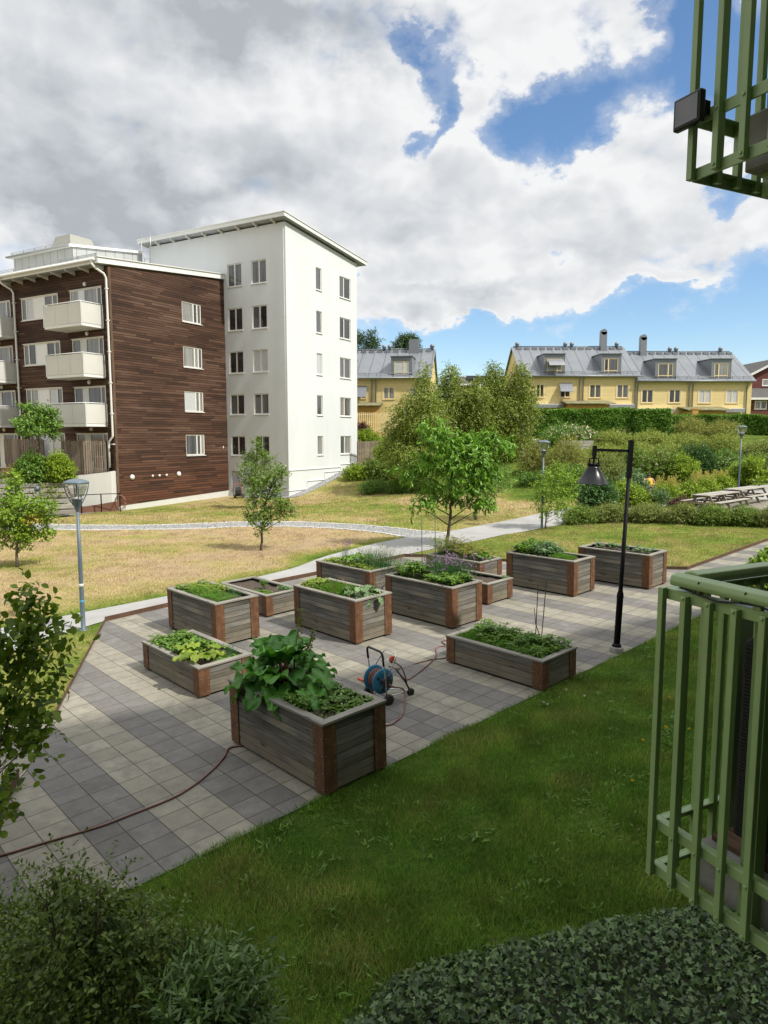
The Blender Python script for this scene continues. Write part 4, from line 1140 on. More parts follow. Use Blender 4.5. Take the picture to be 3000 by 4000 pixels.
def terrace(name, lab, loc, rz, XL, XR, ze, zr, depth, dorms, wins, pipes, chims, vents, zbase, shed=None, awn=(), gable=True):
    """row house block: x along the street face, y away from it, local z = world z"""
    t = thing(name, lab, 'house', loc, rz)
    mb = MB(); L = XR - XL
    holes = [(a - XL, b - XL, z0, z1) for a, b, z0, z1, *_ in wins]
    dcut = [(xc - w / 2 - XL, xc + w / 2 - XL) for xc, w, *_ in dorms]
    wall_face(mb, (XL, 0, 0), Xv, -Yv, L, zbase, ze + .02, holes, .1)
    for x in (XL, XR):
        mb.poly([(x, 0, zbase), (x, 2 * depth, zbase), (x, 2 * depth, ze), (x, depth, zr - .1), (x, 0, ze)])
    mb.poly([(XL, 2 * depth, zbase), (XR, 2 * depth, zbase), (XR, 2 * depth, ze), (XL, 2 * depth, ze)])
    mb.build('wall', MAT['yellow_cladding'], t)
    mb = MB(); s = (zr - ze) / depth; ov = .34
    for sg in (0, 1):
        Y = (lambda y: y) if not sg else (lambda y: 2 * depth - y)
        mb.prism([(XL - .2, Y(-ov), ze - ov * s), (XL - .2, Y(depth), zr), (XL - .2, Y(depth), zr + .1), (XL - .2, Y(-ov), ze - ov * s + .1)], (L + .4, 0, 0))
    rf = mb.build('roof', MAT['seam_roof'], t)
    mb = MB()
    for k in range(int(L / 1.1)):
        x = XL + .4 + k * 1.1; y = -.1; mb.bar((x, y, ze - .05), (x, y, ze + .3), .04, .04)
    for zz in (.2, .28): mb.tube([(XL, -.1, ze + zz), (XR, -.1, ze + zz)], .018, 6)
    mb.tube([(XL, depth, zr + .17), (XR, depth, zr + .17)], .05, 6)
    for k in range(int(L / .8)): mb.box(XL + .3 + k * .8, XL + .8 + k * .8, depth - .55, depth - .2, zr - .22, zr + .02)
    mb.build('snow_rail', MAT['greymetal'], rf)
    mb = MB(); mb.tube([(XL - .2, -ov - .05, ze - ov * s + .02), (XR + .2, -ov - .05, ze - ov * s + .02)], .07, 8); mb.build('gutter', MAT['greymetal'], rf)
    for x in pipes:
        mb = MB(); mb.tube([(x, -ov - .05, ze - .2), (x, -.3, ze - .35), (x, -.09, ze - .7), (x, -.09, zbase + 2.4)], .055, 7); mb.build('downpipe', MAT['greymetal'], t)
    for x, w, h in chims:
        mb = MB(); mb.box(x - w / 2, x + w / 2, depth - .75, depth - .2, zr - .6, zr + h)
        if w < .9: mb.lathe([(w / 2, 0), (w / 2, .55)], 14, Matrix.Translation((x, depth - .2, zr + h)) @ Matrix.Rotation(math.pi / 2, 4, 'X'))
        mb.build('chimney', MAT['greymetal'], rf)
    for x in vents:
        mb = MB(); mb.lathe([(.14, 0), (.14, .3), (.22, .32), (.22, .5), (.16, .62), (0, .66)], 12, Matrix.Translation((x, depth - .1, zr - .05))); mb.build('roof_vent', MAT['greymetal'], rf)
    for xc, w, top, style, win in dorms: dormer(t, xc, w, ze, 0, 0, top, style, win)
    for a, b, z0, z1, pn, *ex in wins:
        fr = window(t, (0, 0, 0), Xv, -Yv, a, b, z0, z1, splits=(.5,), panes=pn, frame='cream', rev=.05, fw=.075, sill='cream')
        mb = MB()
        for (p, q, r_, s_) in ((a - .1, a, z0 - .1, z1 + .1), (b, b + .1, z0 - .1, z1 + .1), (a, b, z1, z1 + .1), (a, b, z0 - .1, z0 - .052)): mb.box(p, q, -.025, 0, r_, s_)
        mb.build('frame', MAT['cream'], fr)
        if ex:
            mb = MB(); mb.prism([(a - .12, -.05, z1 + .1), (b + .12, -.05, z1 + .1), (b + .16, -.75, z1 - ex[0]), (a - .12, -.75, z1 - ex[0])], (0, -.02, .02)); mb.build('awning', MAT['greymetal'], fr)
    for a, b, z in awn:
        mb = MB(); mb.box(a, b, -.35, -.02, z, z + .16); mb.box(a, b, -.5, -.36, z - .22, z + .1, 1); mb.build('rolled_awning', [MAT['white'], MAT['zinc']], t)
    if shed:
        for a, b, z in shed:
            mb = MB(); mb.box(a, b, -2.1, -.01, zbase, z - .15); sh_ = mb.build('porch', MAT['ochre_boards'], t)
            mb = MB(); mb.prism([(a - .5, -2.5, z - .14), (b + .5, -2.5, z - .14), (b + .5, -.02, z + .22), (a - .5, -.02, z + .22)], (0, 0, .07)); mb.build('porch_roof', simple('mossy_roof', (.2, .19, .1), .9, var=.5, scale=2), sh_)
    return t


HY = 68.
hx = lambda u: (u - 1500) / F_PX / 1.006 * HY
hz = lambda v: HC + (1702 - v) / F_PX * HY / 1.006
def wn(u0, u1, v0, v1, pn, *ex): return (hx(u0), hx(u1), hz(v1), hz(v0), pn, *ex)
DK, CU, BL, GR = ('pane_dark', 'pane_dark'), ('pane_curtain', 'pane_curtain'), ('pane_blind', 'pane_blind'), ('pane_grey', 'pane_grey')
terrace('row_house', 'yellow boarded row house block with two grey dormers, one under a dropped sunshade', (0, HY, 0), 0, 13.42, 24.75, hz(1466), 13.05, 4.8,
        [(hx(2158), 2.05, hz(1389), .68, ('pane_curtain', 'pane_grey')), (hx(2377), 1.95, hz(1389), .3, ('pane_dark', 'pane_grey'))],
        [wn(2090, 2120, 1504, 1554, DK), wn(2183, 2222, 1504, 1554, DK, .75), wn(2297, 2341, 1505, 1556, GR), wn(2403, 2448, 1505, 1556, GR)],
        [hx(2257), hx(2271), hx(2472)], [(hx(2347) * 72 / 68, .62, 1.55)], [hx(2012) * 1.07, hx(2197) * 1.07, hx(2222) * 1.07, hx(2395) * 1.07], 3.3,
        shed=[(hx(2205), hx(2350), hz(1578))], awn=[(hx(2075), hx(2195), hz(1586)), (hx(2362), hx(2468), hz(1587))])
dm_ = MB(); x0_ = hx(2131); dm_.prism([(x0_, -.12, hz(1410)), (hx(2190), -.12, hz(1410)), (hx(2193), -.95, hz(1436)), (x0_, -.95, hz(1436))], (0, -.02, .03))
aw = dm_.build('awning', MAT['zinc'], None); aw.location = (0, HY, 0)
for ob in bpy.data.objects:
    if ob.name == 'row_house': aw.parent = ob; aw.location = (0, 0, 0)
terrace('row_house', 'lower yellow boarded row house block with white roller blinds in the end windows', (0, HY, 0), 0, 24.75, 35.95, hz(1485), 12.55, 4.8,
        [(hx(2588), 2.05, hz(1408), .68, ('pane_grey', 'pane_grey')), (hx(2803), 1.95, hz(1408), .32, ('pane_grey', 'pane_curtain'))],
        [wn(2500, 2544, 1524, 1575, DK), wn(2606, 2650, 1524, 1575, DK), wn(2721, 2768, 1524, 1576, BL), wn(2828, 2873, 1524, 1576, BL)],
        [hx(2482), hx(2682), hx(2696), hx(2905)], [(hx(2500) * 1.06, .62, 1.5)], [hx(2600) * 1.07, hx(2624) * 1.07, hx(2795) * 1.07], 3.3,
        shed=[(hx(2660), hx(2790), hz(1602))], awn=[(hx(2485), hx(2620), hz(1603)), (hx(2800), hx(2895), hz(1603))])
HY2 = 64.
lx = lambda u: (u - 1677) / F_PX / 1.006 * HY2 * 1.008
lz = lambda v: HC + (1702 - v) / F_PX * HY2 / 1.006
def wn2(u0, u1, v0, v1, pn, *ex): return (lx(u0), lx(u1), lz(v1), lz(v0), pn, *ex)
cn = dp(1677, 1702, HY2)
terrace('row_house', 'yellow boarded row house with a pale roof window, half hidden behind the birches', (cn.x, HY2, 0), R(-8.), -13., 0, lz(1471), lz(1375) + .55, 4.6,
        [(lx(1568), 1.95, lz(1397), .66, ('pane_blind', 'pane_blind')), (lx(1440) - 2.6, 1.95, lz(1397), .66, GR)],
        [wn2(1392, 1428, 1513, 1557, DK, .95), wn2(1497, 1540, 1513, 1560, CU), wn2(1602, 1642, 1513, 1560, BL)],
        [lx(1453), lx(1468)], [(lx(1602) * 1.03, .95, 1.0)], [lx(1474), lx(1497), lx(1672)], 3.2, shed=[(-8.6, -4.8, lz(1584))])
# fence of the left house, dark roof with solar panels, red houses
f_ = dp(1394, 1660, 61.); g_ = dp(1500, 1660, 61.)
t = picket('garden_fence', 'cream slatted garden fence before the yellow house behind the birches', [Vector((f_.x - 2, f_.y, 0)), Vector((g_.x + 1, g_.y, 0))], lz(1690), 1.75, .17, .09)
for c in t.children: c.data.materials.clear(); c.data.materials.append(MAT['cream'])


def red_house(lab, loc, w, d, ze, zr, zb, wins, mat, ridge_x, roof):
    t = thing('red_house', lab, 'house', loc)
    mb = MB(); wall_face(mb, (0, 0, 0), Xv, -Yv, w, zb, (lambda s: ze + (zr - ze) * (1 - abs(s - w / 2) / (w / 2))) if not ridge_x else ze, [(a, b, c, e) for a, b, c, e in wins])
    mb.poly([(0, 0, zb), (0, 0, ze), (0, d, ze), (0, d, zb)]); mb.poly([(w, 0, zb), (w, d, zb), (w, d, ze), (w, 0, ze)])
    if ridge_x: mb.poly([(0, 0, ze), (0, d / 2, zr), (0, d, ze)]); mb.poly([(w, 0, ze), (w, d, ze), (w, d / 2, zr)])
    mb.build('wall', MAT[mat], t)
    mb = MB()
    if ridge_x:
        mb.prism([(-.5, -.5, ze - .25), (-.5, d / 2, zr), (-.5, d / 2, zr + .15), (-.5, -.5, ze - .1)], (w + 1, 0, 0)); mb.prism([(-.5, d + .5, ze - .25), (-.5, d / 2, zr), (-.5, d / 2, zr + .15), (-.5, d + .5, ze - .1)], (w + 1, 0, 0))
    else:
        mb.prism([(-.6, -.5, ze - .25), (w / 2, -.5, zr + .02), (w / 2, -.5, zr + .2), (-.6, -.5, ze - .07)], (0, d + .8, 0)); mb.prism([(w + .6, -.5, ze - .25), (w / 2, -.5, zr + .02), (w / 2, -.5, zr + .2), (w + .6, -.5, ze - .07)], (0, d + .8, 0))
    rf = mb.build('roof', MAT[roof], t)
    mb = MB()
    if not ridge_x:
        for sg in (0, 1):
            x0 = -.65 if not sg else w + .65
            mb.prism([(x0, -.56, ze - .3), (w / 2, -.56, zr), (w / 2, -.56, zr + .24), (x0, -.56, ze - .02)], (0, .05, 0))
    else: mb.box(-.52, w + .52, -.56, -.5, ze - .3, ze - .08)
    mb.build('bargeboard', MAT['white'], rf)
    for a, b, c, e in wins: window(t, (0, 0, 0), Xv, -Yv, a, b, c, e, panes=('pane_curtain', 'pane_grey'), frame='white', rev=.04, fw=.1, sill='white')
    return t


p = dp(2901, 1702, 80)
kz = lambda v, Y: HC + (1702 - v) / F_PX * Y / 1.006
red_house('dark red boarded house with white bargeboards showing past the yellow row', (p.x + .3, 80, 0), 7.6, 9, kz(1475, 80), kz(1447, 80) + 1.2, 4, [(1.6, 3.8, kz(1510, 80), kz(1484, 80))], 'red_cladding', False, 'tileroof')
p = dp(2915, 1702, 74)
red_house('dark red boarded wing with a low dark tiled roof at the far right', (p.x, 74, 0), 12, 8, kz(1553, 74), kz(1515, 74), 3.6, [(.7, 2.0, kz(1600, 74), kz(1567, 74)), (3.6, 5.4, kz(1598, 74), kz(1562, 74))], 'red_cladding', True, 'tileroof')
p = dp(1800, 1702, 90)
t = red_house('dark roofed house with solar panels behind the birch crowns', (p.x, 90, 0), 14, 9, kz(1500, 90), kz(1468, 90), 4.2, [], 'red_cladding', True, 'tileroof')
mb = MB(); ze_, zr_ = kz(1500, 90), kz(1468, 90)
for k in range(4): mb.prism([(1 + k * 1.8, .6, ze_ + .5), (2.6 + k * 1.8, .6, ze_ + .5), (2.6 + k * 1.8, 3.6, ze_ + .5 + (zr_ - ze_) * .67), (1 + k * 1.8, 3.6, ze_ + .5 + (zr_ - ze_) * .67)], (0, 0, .06))
mb.build('solar_panel', MAT['black'], t)

# ---------------------------------------------------------------- own block behind the camera and its two balconies
FX = Vector((.4384, -.8988, 0)); FY = Vector((.8988, .4384, 0)); FROT = math.atan2(FX.y, FX.x); FC = Vector((1.165, 2.8, 0))     # facade frame: FX into the house, FY along it
fo = FC + FX * 2.2
ob_ = thing('green_balcony_building', 'apartment block with green railed balconies overlooking the planters', 'building', (fo.x, fo.y, 0), FROT)
mb = MB(); ZE = 13.4
mb.box(0.02, 9, -34, 40, -1.2, ZE - .25); wl = mb.build('wall', simple('dark_green_facade', (.1, .12, .09), .8, var=.2, scale=1.5), ob_)
mb = MB(); mb.box(-.42, 9.4, -34.5, 40.5, ZE - .25, ZE); mb.build('roof', MAT['greymetal'], ob_)


def balcony(z0, shift, lab, Lb=3.4, Dp=2.18):
    """railed balcony: corner post foot at z0; x back toward the wall, y along the front"""
    o = FC + FY * shift
    T = thing('balcony', lab, 'balcony', (o.x, o.y, z0), FROT, group='green railed balconies of the near block')
    H = 1.26; g = MAT['green']
    # angle frame: flat bottom rails, mid rails and top rails round front and side
    mb = MB()
    for z, hgt in ((0, .045), (.205, .045), (H - .045, .045)):
        mb.box(.0, Dp, -.004, .004, z, z + hgt); mb.box(.0, Dp, .004, .034, z + hgt - .006, z + hgt)
        mb.box(-.004, .004, .0, Lb, z, z + hgt); mb.box(.004, .034, .035, Lb, z + hgt - .006, z + hgt)
    mb.build('frame', g, T, bevel=.0015)
    k = 0
    for i in range(18):                                    # bars of the side, then of the front
        x = -.004 if i == 0 else .113 * i - .006
        m2 = MB(); m2.box(x, x + .026, -.032, -.006, 0.0 if i == 0 else .006, H + (.003 if i == 0 else -.012))
        if i: 
            for zz in (.022, .222, H - .022): m2.lathe([(0, .004), (.006, .004), (.008, 0)], 10, Matrix.Translation((x + .013, -.032, zz)) @ Matrix.Rotation(math.pi / 2, 4, 'X'))
        m2.build('bar', g, T, bevel=.0015)
    for i in range(1, int(Lb / .116)):
        y = .115 * i - .013; m2 = MB(); m2.box(.006, .034, y, y + .028, .004, H - .008); m2.build('bar', g, T, bevel=.0015)
    for bx_ in ((.375, .435, .05, .11), (.045, .1, .35, .44), (1.3, 1.37, .05, .11)):
        m2 = MB(); m2.box(*bx_, -.02, H - .05); m2.build('post', g, T, bevel=.002)
    # broad moulded handrail lifted above the frame on spacers
    prof = [(-.04, 0), (-.044, .02), (-.036, .042), (0, .05), (.036, .042), (.044, .02), (.04, 0)]
    m2 = MB(); b0 = len(m2.v)
    m2.prism([(.05, .012 + a, H + .022 + b) for a, b in prof], (Dp, 0, 0)); m2.prism([(.07 + a, .07, H + .024 + b) for a, b in prof], (0, Lb, 0))
    m2.build('handrail', g, T, bevel=.006, seg=2)
    for i in range(5):
        m2 = MB(); m2.box(.14 + i * .26, .17 + i * .26, 0, .024, H, H + .03); m2.build('spacer', g, T)
    m2 = MB(); m2.box(.15, Dp + .02, .1, Lb, .0, .205); m2.build('slab', MAT['concrete'], T, bevel=.006)
    m2 = MB(); m2.box(.18, Dp, .16, Lb - .1, -.018, -.001); m2.build('soffit', MAT['green'], T)
    return T


lo_ = balcony(2.115, 0., 'lower green railed balcony holding a black wicker chair')
hi_ = balcony(4.99, .05, 'upper green railed balcony with a black flood light on its corner')
# flood light on the upper railing
T = thing('flood_light', 'square black flood light clamped to the corner of the upper balcony railing', 'lamp', hi_.location + FX * .03 + Vector((0, 0, .178)) - FY * .066, FROT)
m2 = MB(); m2.obox((-.06, -.02, 0), (.125, 0, .0), (0, .03, 0), (0, 0, .116)); m2.build('housing', MAT['lampblack'], T, bevel=.006, seg=2)
m2 = MB(); m2.obox((-.048, -.0225, .012), (.101, 0, 0), (0, .003, 0), (0, 0, .092)); m2.build('lens', MAT['pane_grey'], T)
m2 = MB(); m2.box(.0, .06, .01, .04, .03, .08); m2.build('bracket', MAT['black'], T)
m2 = MB(); q = lo_.location
pp = [q + FX * x + Vector((0, 0, 1.268)) - FY * .014 + Vector((0, 0, .012 * math.sin(x * 19))) for x in np.linspace(.09, 1.2, 14)]
m2.tube([p - q for p in pp], .004, 6)
for x in (.16, .36, .6): m2.tube([FX * x - FY * .014 + Vector((0, 0, 1.27)), FX * (x + .03) - FY * .03 + Vector((0, 0, 1.32))], .003, 5)
c_ = m2.build('cable', MAT['rubber']); c_.location = q; tag(c_, 'thin black cable tied along the lower balcony handrail', 'cable')
# wicker chair and wood tiles on the lower balcony
fl = lo_.location.z + .2
CH = thing('wicker_chair', 'black wicker armchair standing behind the lower green railing', 'chair', lo_.location + FX * .64 + FY * .48 + Vector((0, 0, .231)), FROT + math.pi / 2)
m2 = MB(); m2.prism([(-.36, -.36, .06), (-.36, -.36, .86), (-.3, -.36, .88), (-.24, -.36, .4), (-.24, -.36, .06)], (0, .72, 0)); m2.build('backrest', MAT['wicker'], CH, bevel=.02, seg=2)
m2 = MB(); m2.box(-.24, .34, -.3, .3, .1, .4); m2.build('seat', MAT['wicker'], CH, bevel=.02, seg=2)
for y in (-.37, .3):
    m2 = MB(); m2.box(-.3, .36, y, y + .07, .08, .63); m2.build('armrest', MAT['wicker'], CH, bevel=.015, seg=2)
for x in (-.33, .3):
    for y in (-.33, .28):
        m2 = MB(); m2.box(x, x + .045, y, y + .05, 0, .11); m2.build('leg', MAT['black'], CH)
for i in range(3):
    for j in range(2):
        m2 = MB()
        for k in range(3): m2.box(0, .3, k * .1, k * .1 + .092, 0, .022)
        d_ = m2.build('deck_tile', MAT['decking']); d_.location = lo_.location + FX * (.18 + .31 * i) + FY * (.14 + .31 * j) + Vector((0, 0, .208)); d_.rotation_euler = (0, 0, FROT + (math.pi / 2 if (i + j) % 2 else 0))
        if (i + j) % 2: d_.location += FX * .3
        tag(d_, 'brown wooden deck tile on the lower balcony floor', 'deck tile', 'wooden deck tiles on the lower balcony')
# ---------------------------------------------------------------- foliage tools
RNG = np.random.default_rng(11)


def Zv_(z): return np.array([0, 0, z])


def nrm(a):
    return a / np.maximum(np.linalg.norm(a, axis=-1, keepdims=True), 1e-9)


LEAF = {  # (along, across, lift) and faces
    'd': (np.array([[0, 0, 0], [.45, -.5, .05], [1, 0, -.04], [.45, .5, .05]]), np.array([[0, 1, 2, 3]])),
    'o': (np.array([[0, 0, 0], [.28, -.42, .07], [.68, -.42, .05], [1, 0, -.1], [.68, .42, .05], [.28, .42, .07], [.5, 0, 0]]),
          np.array([[0, 1, 6, 6], [1, 2, 3, 6], [6, 3, 4, 5], [0, 6, 5, 5]])),
    'ivy': (np.array([[.12, 0, 0], [0, -.36, .03], [.3, -.5, .04], [.42, -.28, .03], [1, 0, -.06], [.42, .28, .03], [.3, .5, .04], [0, .36, .03]]),
            np.array([[0, 1, 2, 3], [0, 3, 4, 5], [0, 5, 6, 7]])),
    'b': (np.array([[0, -.5, 0], [0, .5, 0], [.55, .32, .06], [.55, -.32, .06], [1, 0, .0]]), None),
}


def leaves(name, pos, axis, nor, L, W, mat, parent=None, shape='d'):
    """many leaves as one mesh, every leaf its own island"""
    T, Fc = LEAF[shape]
    axis = nrm(axis); side = nrm(np.cross(nor, axis)); up = np.cross(axis, side)
    L = np.broadcast_to(np.asarray(L, float), (len(pos),)); W = np.broadcast_to(np.asarray(W, float), (len(pos),))
    V = (pos[:, None, :] + axis[:, None, :] * (T[None, :, 0:1] * L[:, None, None]) + side[:, None, :] * (T[None, :, 1:2] * W[:, None, None])
         + up[:, None, :] * (T[None, :, 2:3] * L[:, None, None])).reshape(-1, 3)
    n = len(T)
    if shape == 'o':
        quads = np.array([[0, 1, 2, 6], [2, 3, 4, 6], [4, 5, 0, 6]])
    else: quads = Fc
    F = (np.arange(len(pos))[:, None, None] * n + quads[None]).reshape(-1, quads.shape[1])
    return np_mesh(name, V, F, mat, parent)


def rnd_dirs(n, rng=RNG):
    return nrm(rng.normal(size=(n, 3)))


def sprigs(P, D, length, m, rng=RNG, droop=0., spread=.8, up=.6, leafdroop=0.):
    """m leaves along each little twig; returns pos, axis, normal"""
    n = len(P); length = np.broadcast_to(np.asarray(length, float), (n,))
    t = (np.arange(m)[None] + rng.uniform(.2, .9, (n, m))) / m
    pos = P[:, None] + D[:, None] * (t * length[:, None])[..., None]
    pos[..., 2] -= droop * (t ** 2) * length[:, None]
    sd = nrm(np.cross(D, rnd_dirs(n, rng)))
    sg = np.where(np.arange(m) % 2 == 0, 1., -1.)[None, :, None]
    ax = D[:, None] * rng.uniform(.3, .9, (n, m, 1)) + sd[:, None] * sg * spread + rng.normal(size=(n, m, 3)) * .35
    ax[..., 2] -= leafdroop
    no = rng.normal(size=(n, m, 3)) * .42 + D[:, None] * .6; no[..., 2] += up
    return pos.reshape(-1, 3), nrm(ax.reshape(-1, 3)), nrm(no.reshape(-1, 3))


def clump_points(clumps, n, rng=RNG, bias=.55):
    """points spread in ellipsoids (x,y,z,rx,ry,rz), denser toward their skins, with outward directions"""
    C = np.array([c[:3] for c in clumps], float); Rr = np.array([c[3:6] for c in clumps], float)
    wgt = (Rr[:, 0] * Rr[:, 2]) ** .9; wgt /= wgt.sum()
    k = rng.choice(len(C), n, p=wgt); d = rnd_dirs(n, rng); r = rng.uniform(0, 1, n) ** bias
    lump = 1 + .18 * np.sin(d[:, 0] * 7 + k) * np.sin(d[:, 2] * 6 + k * 2.1)
    P = C[k] + d * Rr[k] * (r * lump)[:, None]
    out = nrm(d * Rr[k])
    return P, out, k


def trunk_mesh(name, pts, r0, r1, mat, parent, limbs=(), n=8, wob=.02, seed=1):
    rr = random.Random(seed); mb = MB(); P = [Vector(p) for p in pts]
    Q = []
    for i in range(len(P) - 1):
        for k in range(4): Q.append(P[i].lerp(P[i + 1], k / 4) + Vector((rr.uniform(-wob, wob), rr.uniform(-wob, wob), 0)) * (0 if i == k == 0 else 1))
    Q.append(P[-1]); N = len(Q)
    rs = [r0 + (r1 - r0) * (i / (N - 1)) ** .8 for i in range(N)]; rs[0] *= 1.3
    mb.tube(Q, rs, n)
    for a, b, ra in limbs:
        a, b = Vector(a), Vector(b); mid = a.lerp(b, .5) + Vector((rr.uniform(-.1, .1), rr.uniform(-.1, .1), rr.uniform(-.02, .12))) * (b - a).length
        mb.tube([a, a.lerp(mid, .6), mid, b], [ra, ra * .8, ra * .62, ra * .22], 6)
    return mb.build(name, mat, parent)


def px_clumps(base, Y, cl, depth=1., jit=.5, seed=5):
    """clumps surveyed as (u,v,half width px,half height px) at distance Y -> local ellipsoids round base"""
    rr = random.Random(seed); out = []
    k = Y / F_PX
    for u, v, a, b in cl:
        p = dp(u, v, Y) - base; ra, rb = a * k, b * k
        out.append((p.x, p.y + rr.uniform(-jit, jit) * max(ra, rb) * 2.2, p.z, ra, max(ra, rb) * depth, rb))
    return out


def tree(name, lab, base, Y, clumps, mat, trunk, tr, bark, n=900, m=7, length=.3, leaf=(.07, .04), shape='d', droop=0., leafdroop=.1, jit=.5, group=None, cat='tree', bias=.5, seed=5, up=.6, limbs=True, extra=None, depth=1., spread=.8):
    """trunk + crown; trunk = surveyed pixel stations of the stem above the base"""
    t = thing(name, lab, cat, base, group=group)
    cl = px_clumps(base, Y, clumps, depth, jit, seed)
    pts = [Vector((0, 0, -.05))] + [dp(u, v, Y) - base for u, v in trunk]
    for p in pts[1:]: p.y = 0
    lm = []
    if limbs:
        for c in cl:
            tip = Vector(c[:3]); zz = max(.25, tip.z - .45 * math.hypot(tip.x, tip.y) - .15)
            best = pts[0]
            for a, b in zip(pts[:-1], pts[1:]):
                if a.z <= zz <= b.z: best = a.lerp(b, (zz - a.z) / max(1e-6, b.z - a.z))
            if zz > pts[-1].z: best = pts[-1]
            lm.append((best, tip, tr * .36))
    trunk_mesh('trunk', pts, tr, tr * .3, MAT[bark], t, lm, seed=seed, wob=tr * .5)
    rng = np.random.default_rng(seed)
    P, O, k = clump_points(cl, n, rng, bias)
    D = nrm(O * .8 + rng.normal(size=P.shape) * .5 + np.array([0, 0, .25 - droop]))
    pos, ax, no = sprigs(P, D, rng.uniform(.6, 1.3, n) * length, m, rng, droop, leafdroop=leafdroop, up=up, spread=spread)
    s = rng.uniform(.65, 1.25, len(pos))
    if extra:                                              # a branch whose leaves have turned
        pm = np.zeros(len(pos), bool)
        for (u, v, a, b) in extra[1]:
            q = dp(u, v, Y) - base; rx, rz = a * Y / F_PX, b * Y / F_PX
            pm |= ((pos[:, 0] - q.x) / rx) ** 2 + ((pos[:, 2] - q.z) / rz) ** 2 < 1
        leaves('crown', pos[pm], ax[pm], no[pm], s[pm] * leaf[0], s[pm] * leaf[1], MAT[extra[0]], t, shape)
        pos, ax, no, s = pos[~pm], ax[~pm], no[~pm], s[~pm]
    leaves('crown', pos, ax, no, s * leaf[0], s * leaf[1], MAT[mat], t, shape)
    return t


def shrub(name, lab, base, clumps, mat, n=700, m=6, length=.22, leaf=(.05, .03), shape='d', stems=6, group=None, cat='shrub', seed=3, flowers=None, bias=.42, droop=0., up=.7, core=True, top=None, upd=.35, spread=.8, leafdroop=0., shoots=None):
    """clumps are local ellipsoids (x,y,z,rx,ry,rz); flowers=(mat,count,size)"""
    t = thing(name, lab, cat, base, group=group); rng = np.random.default_rng(seed); rr = random.Random(seed)
    mb = MB()
    for c in clumps:
        for k in range(max(1, stems // len(clumps))):
            a = Vector((c[0] * .5 + rr.uniform(-.12, .12), c[1] * .5 + rr.uniform(-.12, .12), -.05)); b = Vector((c[0] + rr.uniform(-.6, .6) * c[3], c[1] + rr.uniform(-.6, .6) * c[4], c[2] + rr.uniform(.0, .7) * c[5]))
            mb.tube([a, a.lerp(b, .5) + Vector((rr.uniform(-.05, .05), rr.uniform(-.05, .05), .03)), b], [.014, .009, .004], 5)
    mb.build('stems', MAT['twig'], t)
    P, O, k = clump_points(clumps, n, rng, bias)
    keep = P[:, 2] > .02; P, O = P[keep], O[keep]
    D = nrm(O * .8 + rng.normal(size=P.shape) * .45 + np.array([0, 0, upd]))
    pos, ax, no = sprigs(P, D, rng.uniform(.6, 1.3, len(P)) * length, m, rng, droop, up=up, spread=spread, leafdroop=leafdroop)
    if shoots:                                             # long bare-tipped shoots breaking the outline
        P2, O2, k2 = clump_points(clumps, shoots[0] * 2, rng, .1); q = (O2[:, 2] > -.05); P2, O2 = P2[q][:shoots[0]], O2[q][:shoots[0]]
        D2 = nrm(O2 * .7 + rng.normal(size=P2.shape) * .4 + np.array([0, 0, .55])); P2 = P2 - D2 * .12; L2 = shoots[1] * rng.uniform(.5, 1.2, len(P2))
        a2, b2, c2 = sprigs(P2, D2, L2, shoots[2], rng, .25, up=up, spread=.9); pos, ax, no = np.concatenate([pos, a2]), np.concatenate([ax, b2]), np.concatenate([no, c2])
        m3 = MB()
        for p_, d_, l_ in zip(P2, D2, L2): m3.tube([p_, p_ + d_ * l_ * .5 - Zv_(.06 * l_), p_ + d_ * l_ - Zv_(.25 * l_)], [.003, .0025, .001], 4)
        m3.build('shoots', MAT['twig'], t)
    s = rng.uniform(.65, 1.25, len(pos))
    if top:
        hi = (pos[:, 2] + rng.normal(size=len(pos)) * .12) > top[1]
        leaves('foliage', pos[hi], ax[hi], no[hi], s[hi] * leaf[0], s[hi] * leaf[1], MAT[top[0]], t, shape)
        pos, ax, no, s = pos[~hi], ax[~hi], no[~hi], s[~hi]
    leaves('foliage', pos, ax, no, s * leaf[0], s * leaf[1], MAT[mat], t, shape)
    if flowers:
        P, O, k = clump_points(clumps, flowers[1] * 2, rng, .12)
        ok = (O[:, 2] > -.1) & (O[:, 1] < .5); P, O = P[ok][:flowers[1]], O[ok][:flowers[1]]
        P = P + O * .04
        PP = np.repeat(P, 4, 0); A = rnd_dirs(len(PP), rng); N = np.repeat(O, 4, 0) + rng.normal(size=PP.shape) * .4
        leaves('blossom', PP, A, N, flowers[2], flowers[2] * .8, MAT[flowers[0]], t)
    return t


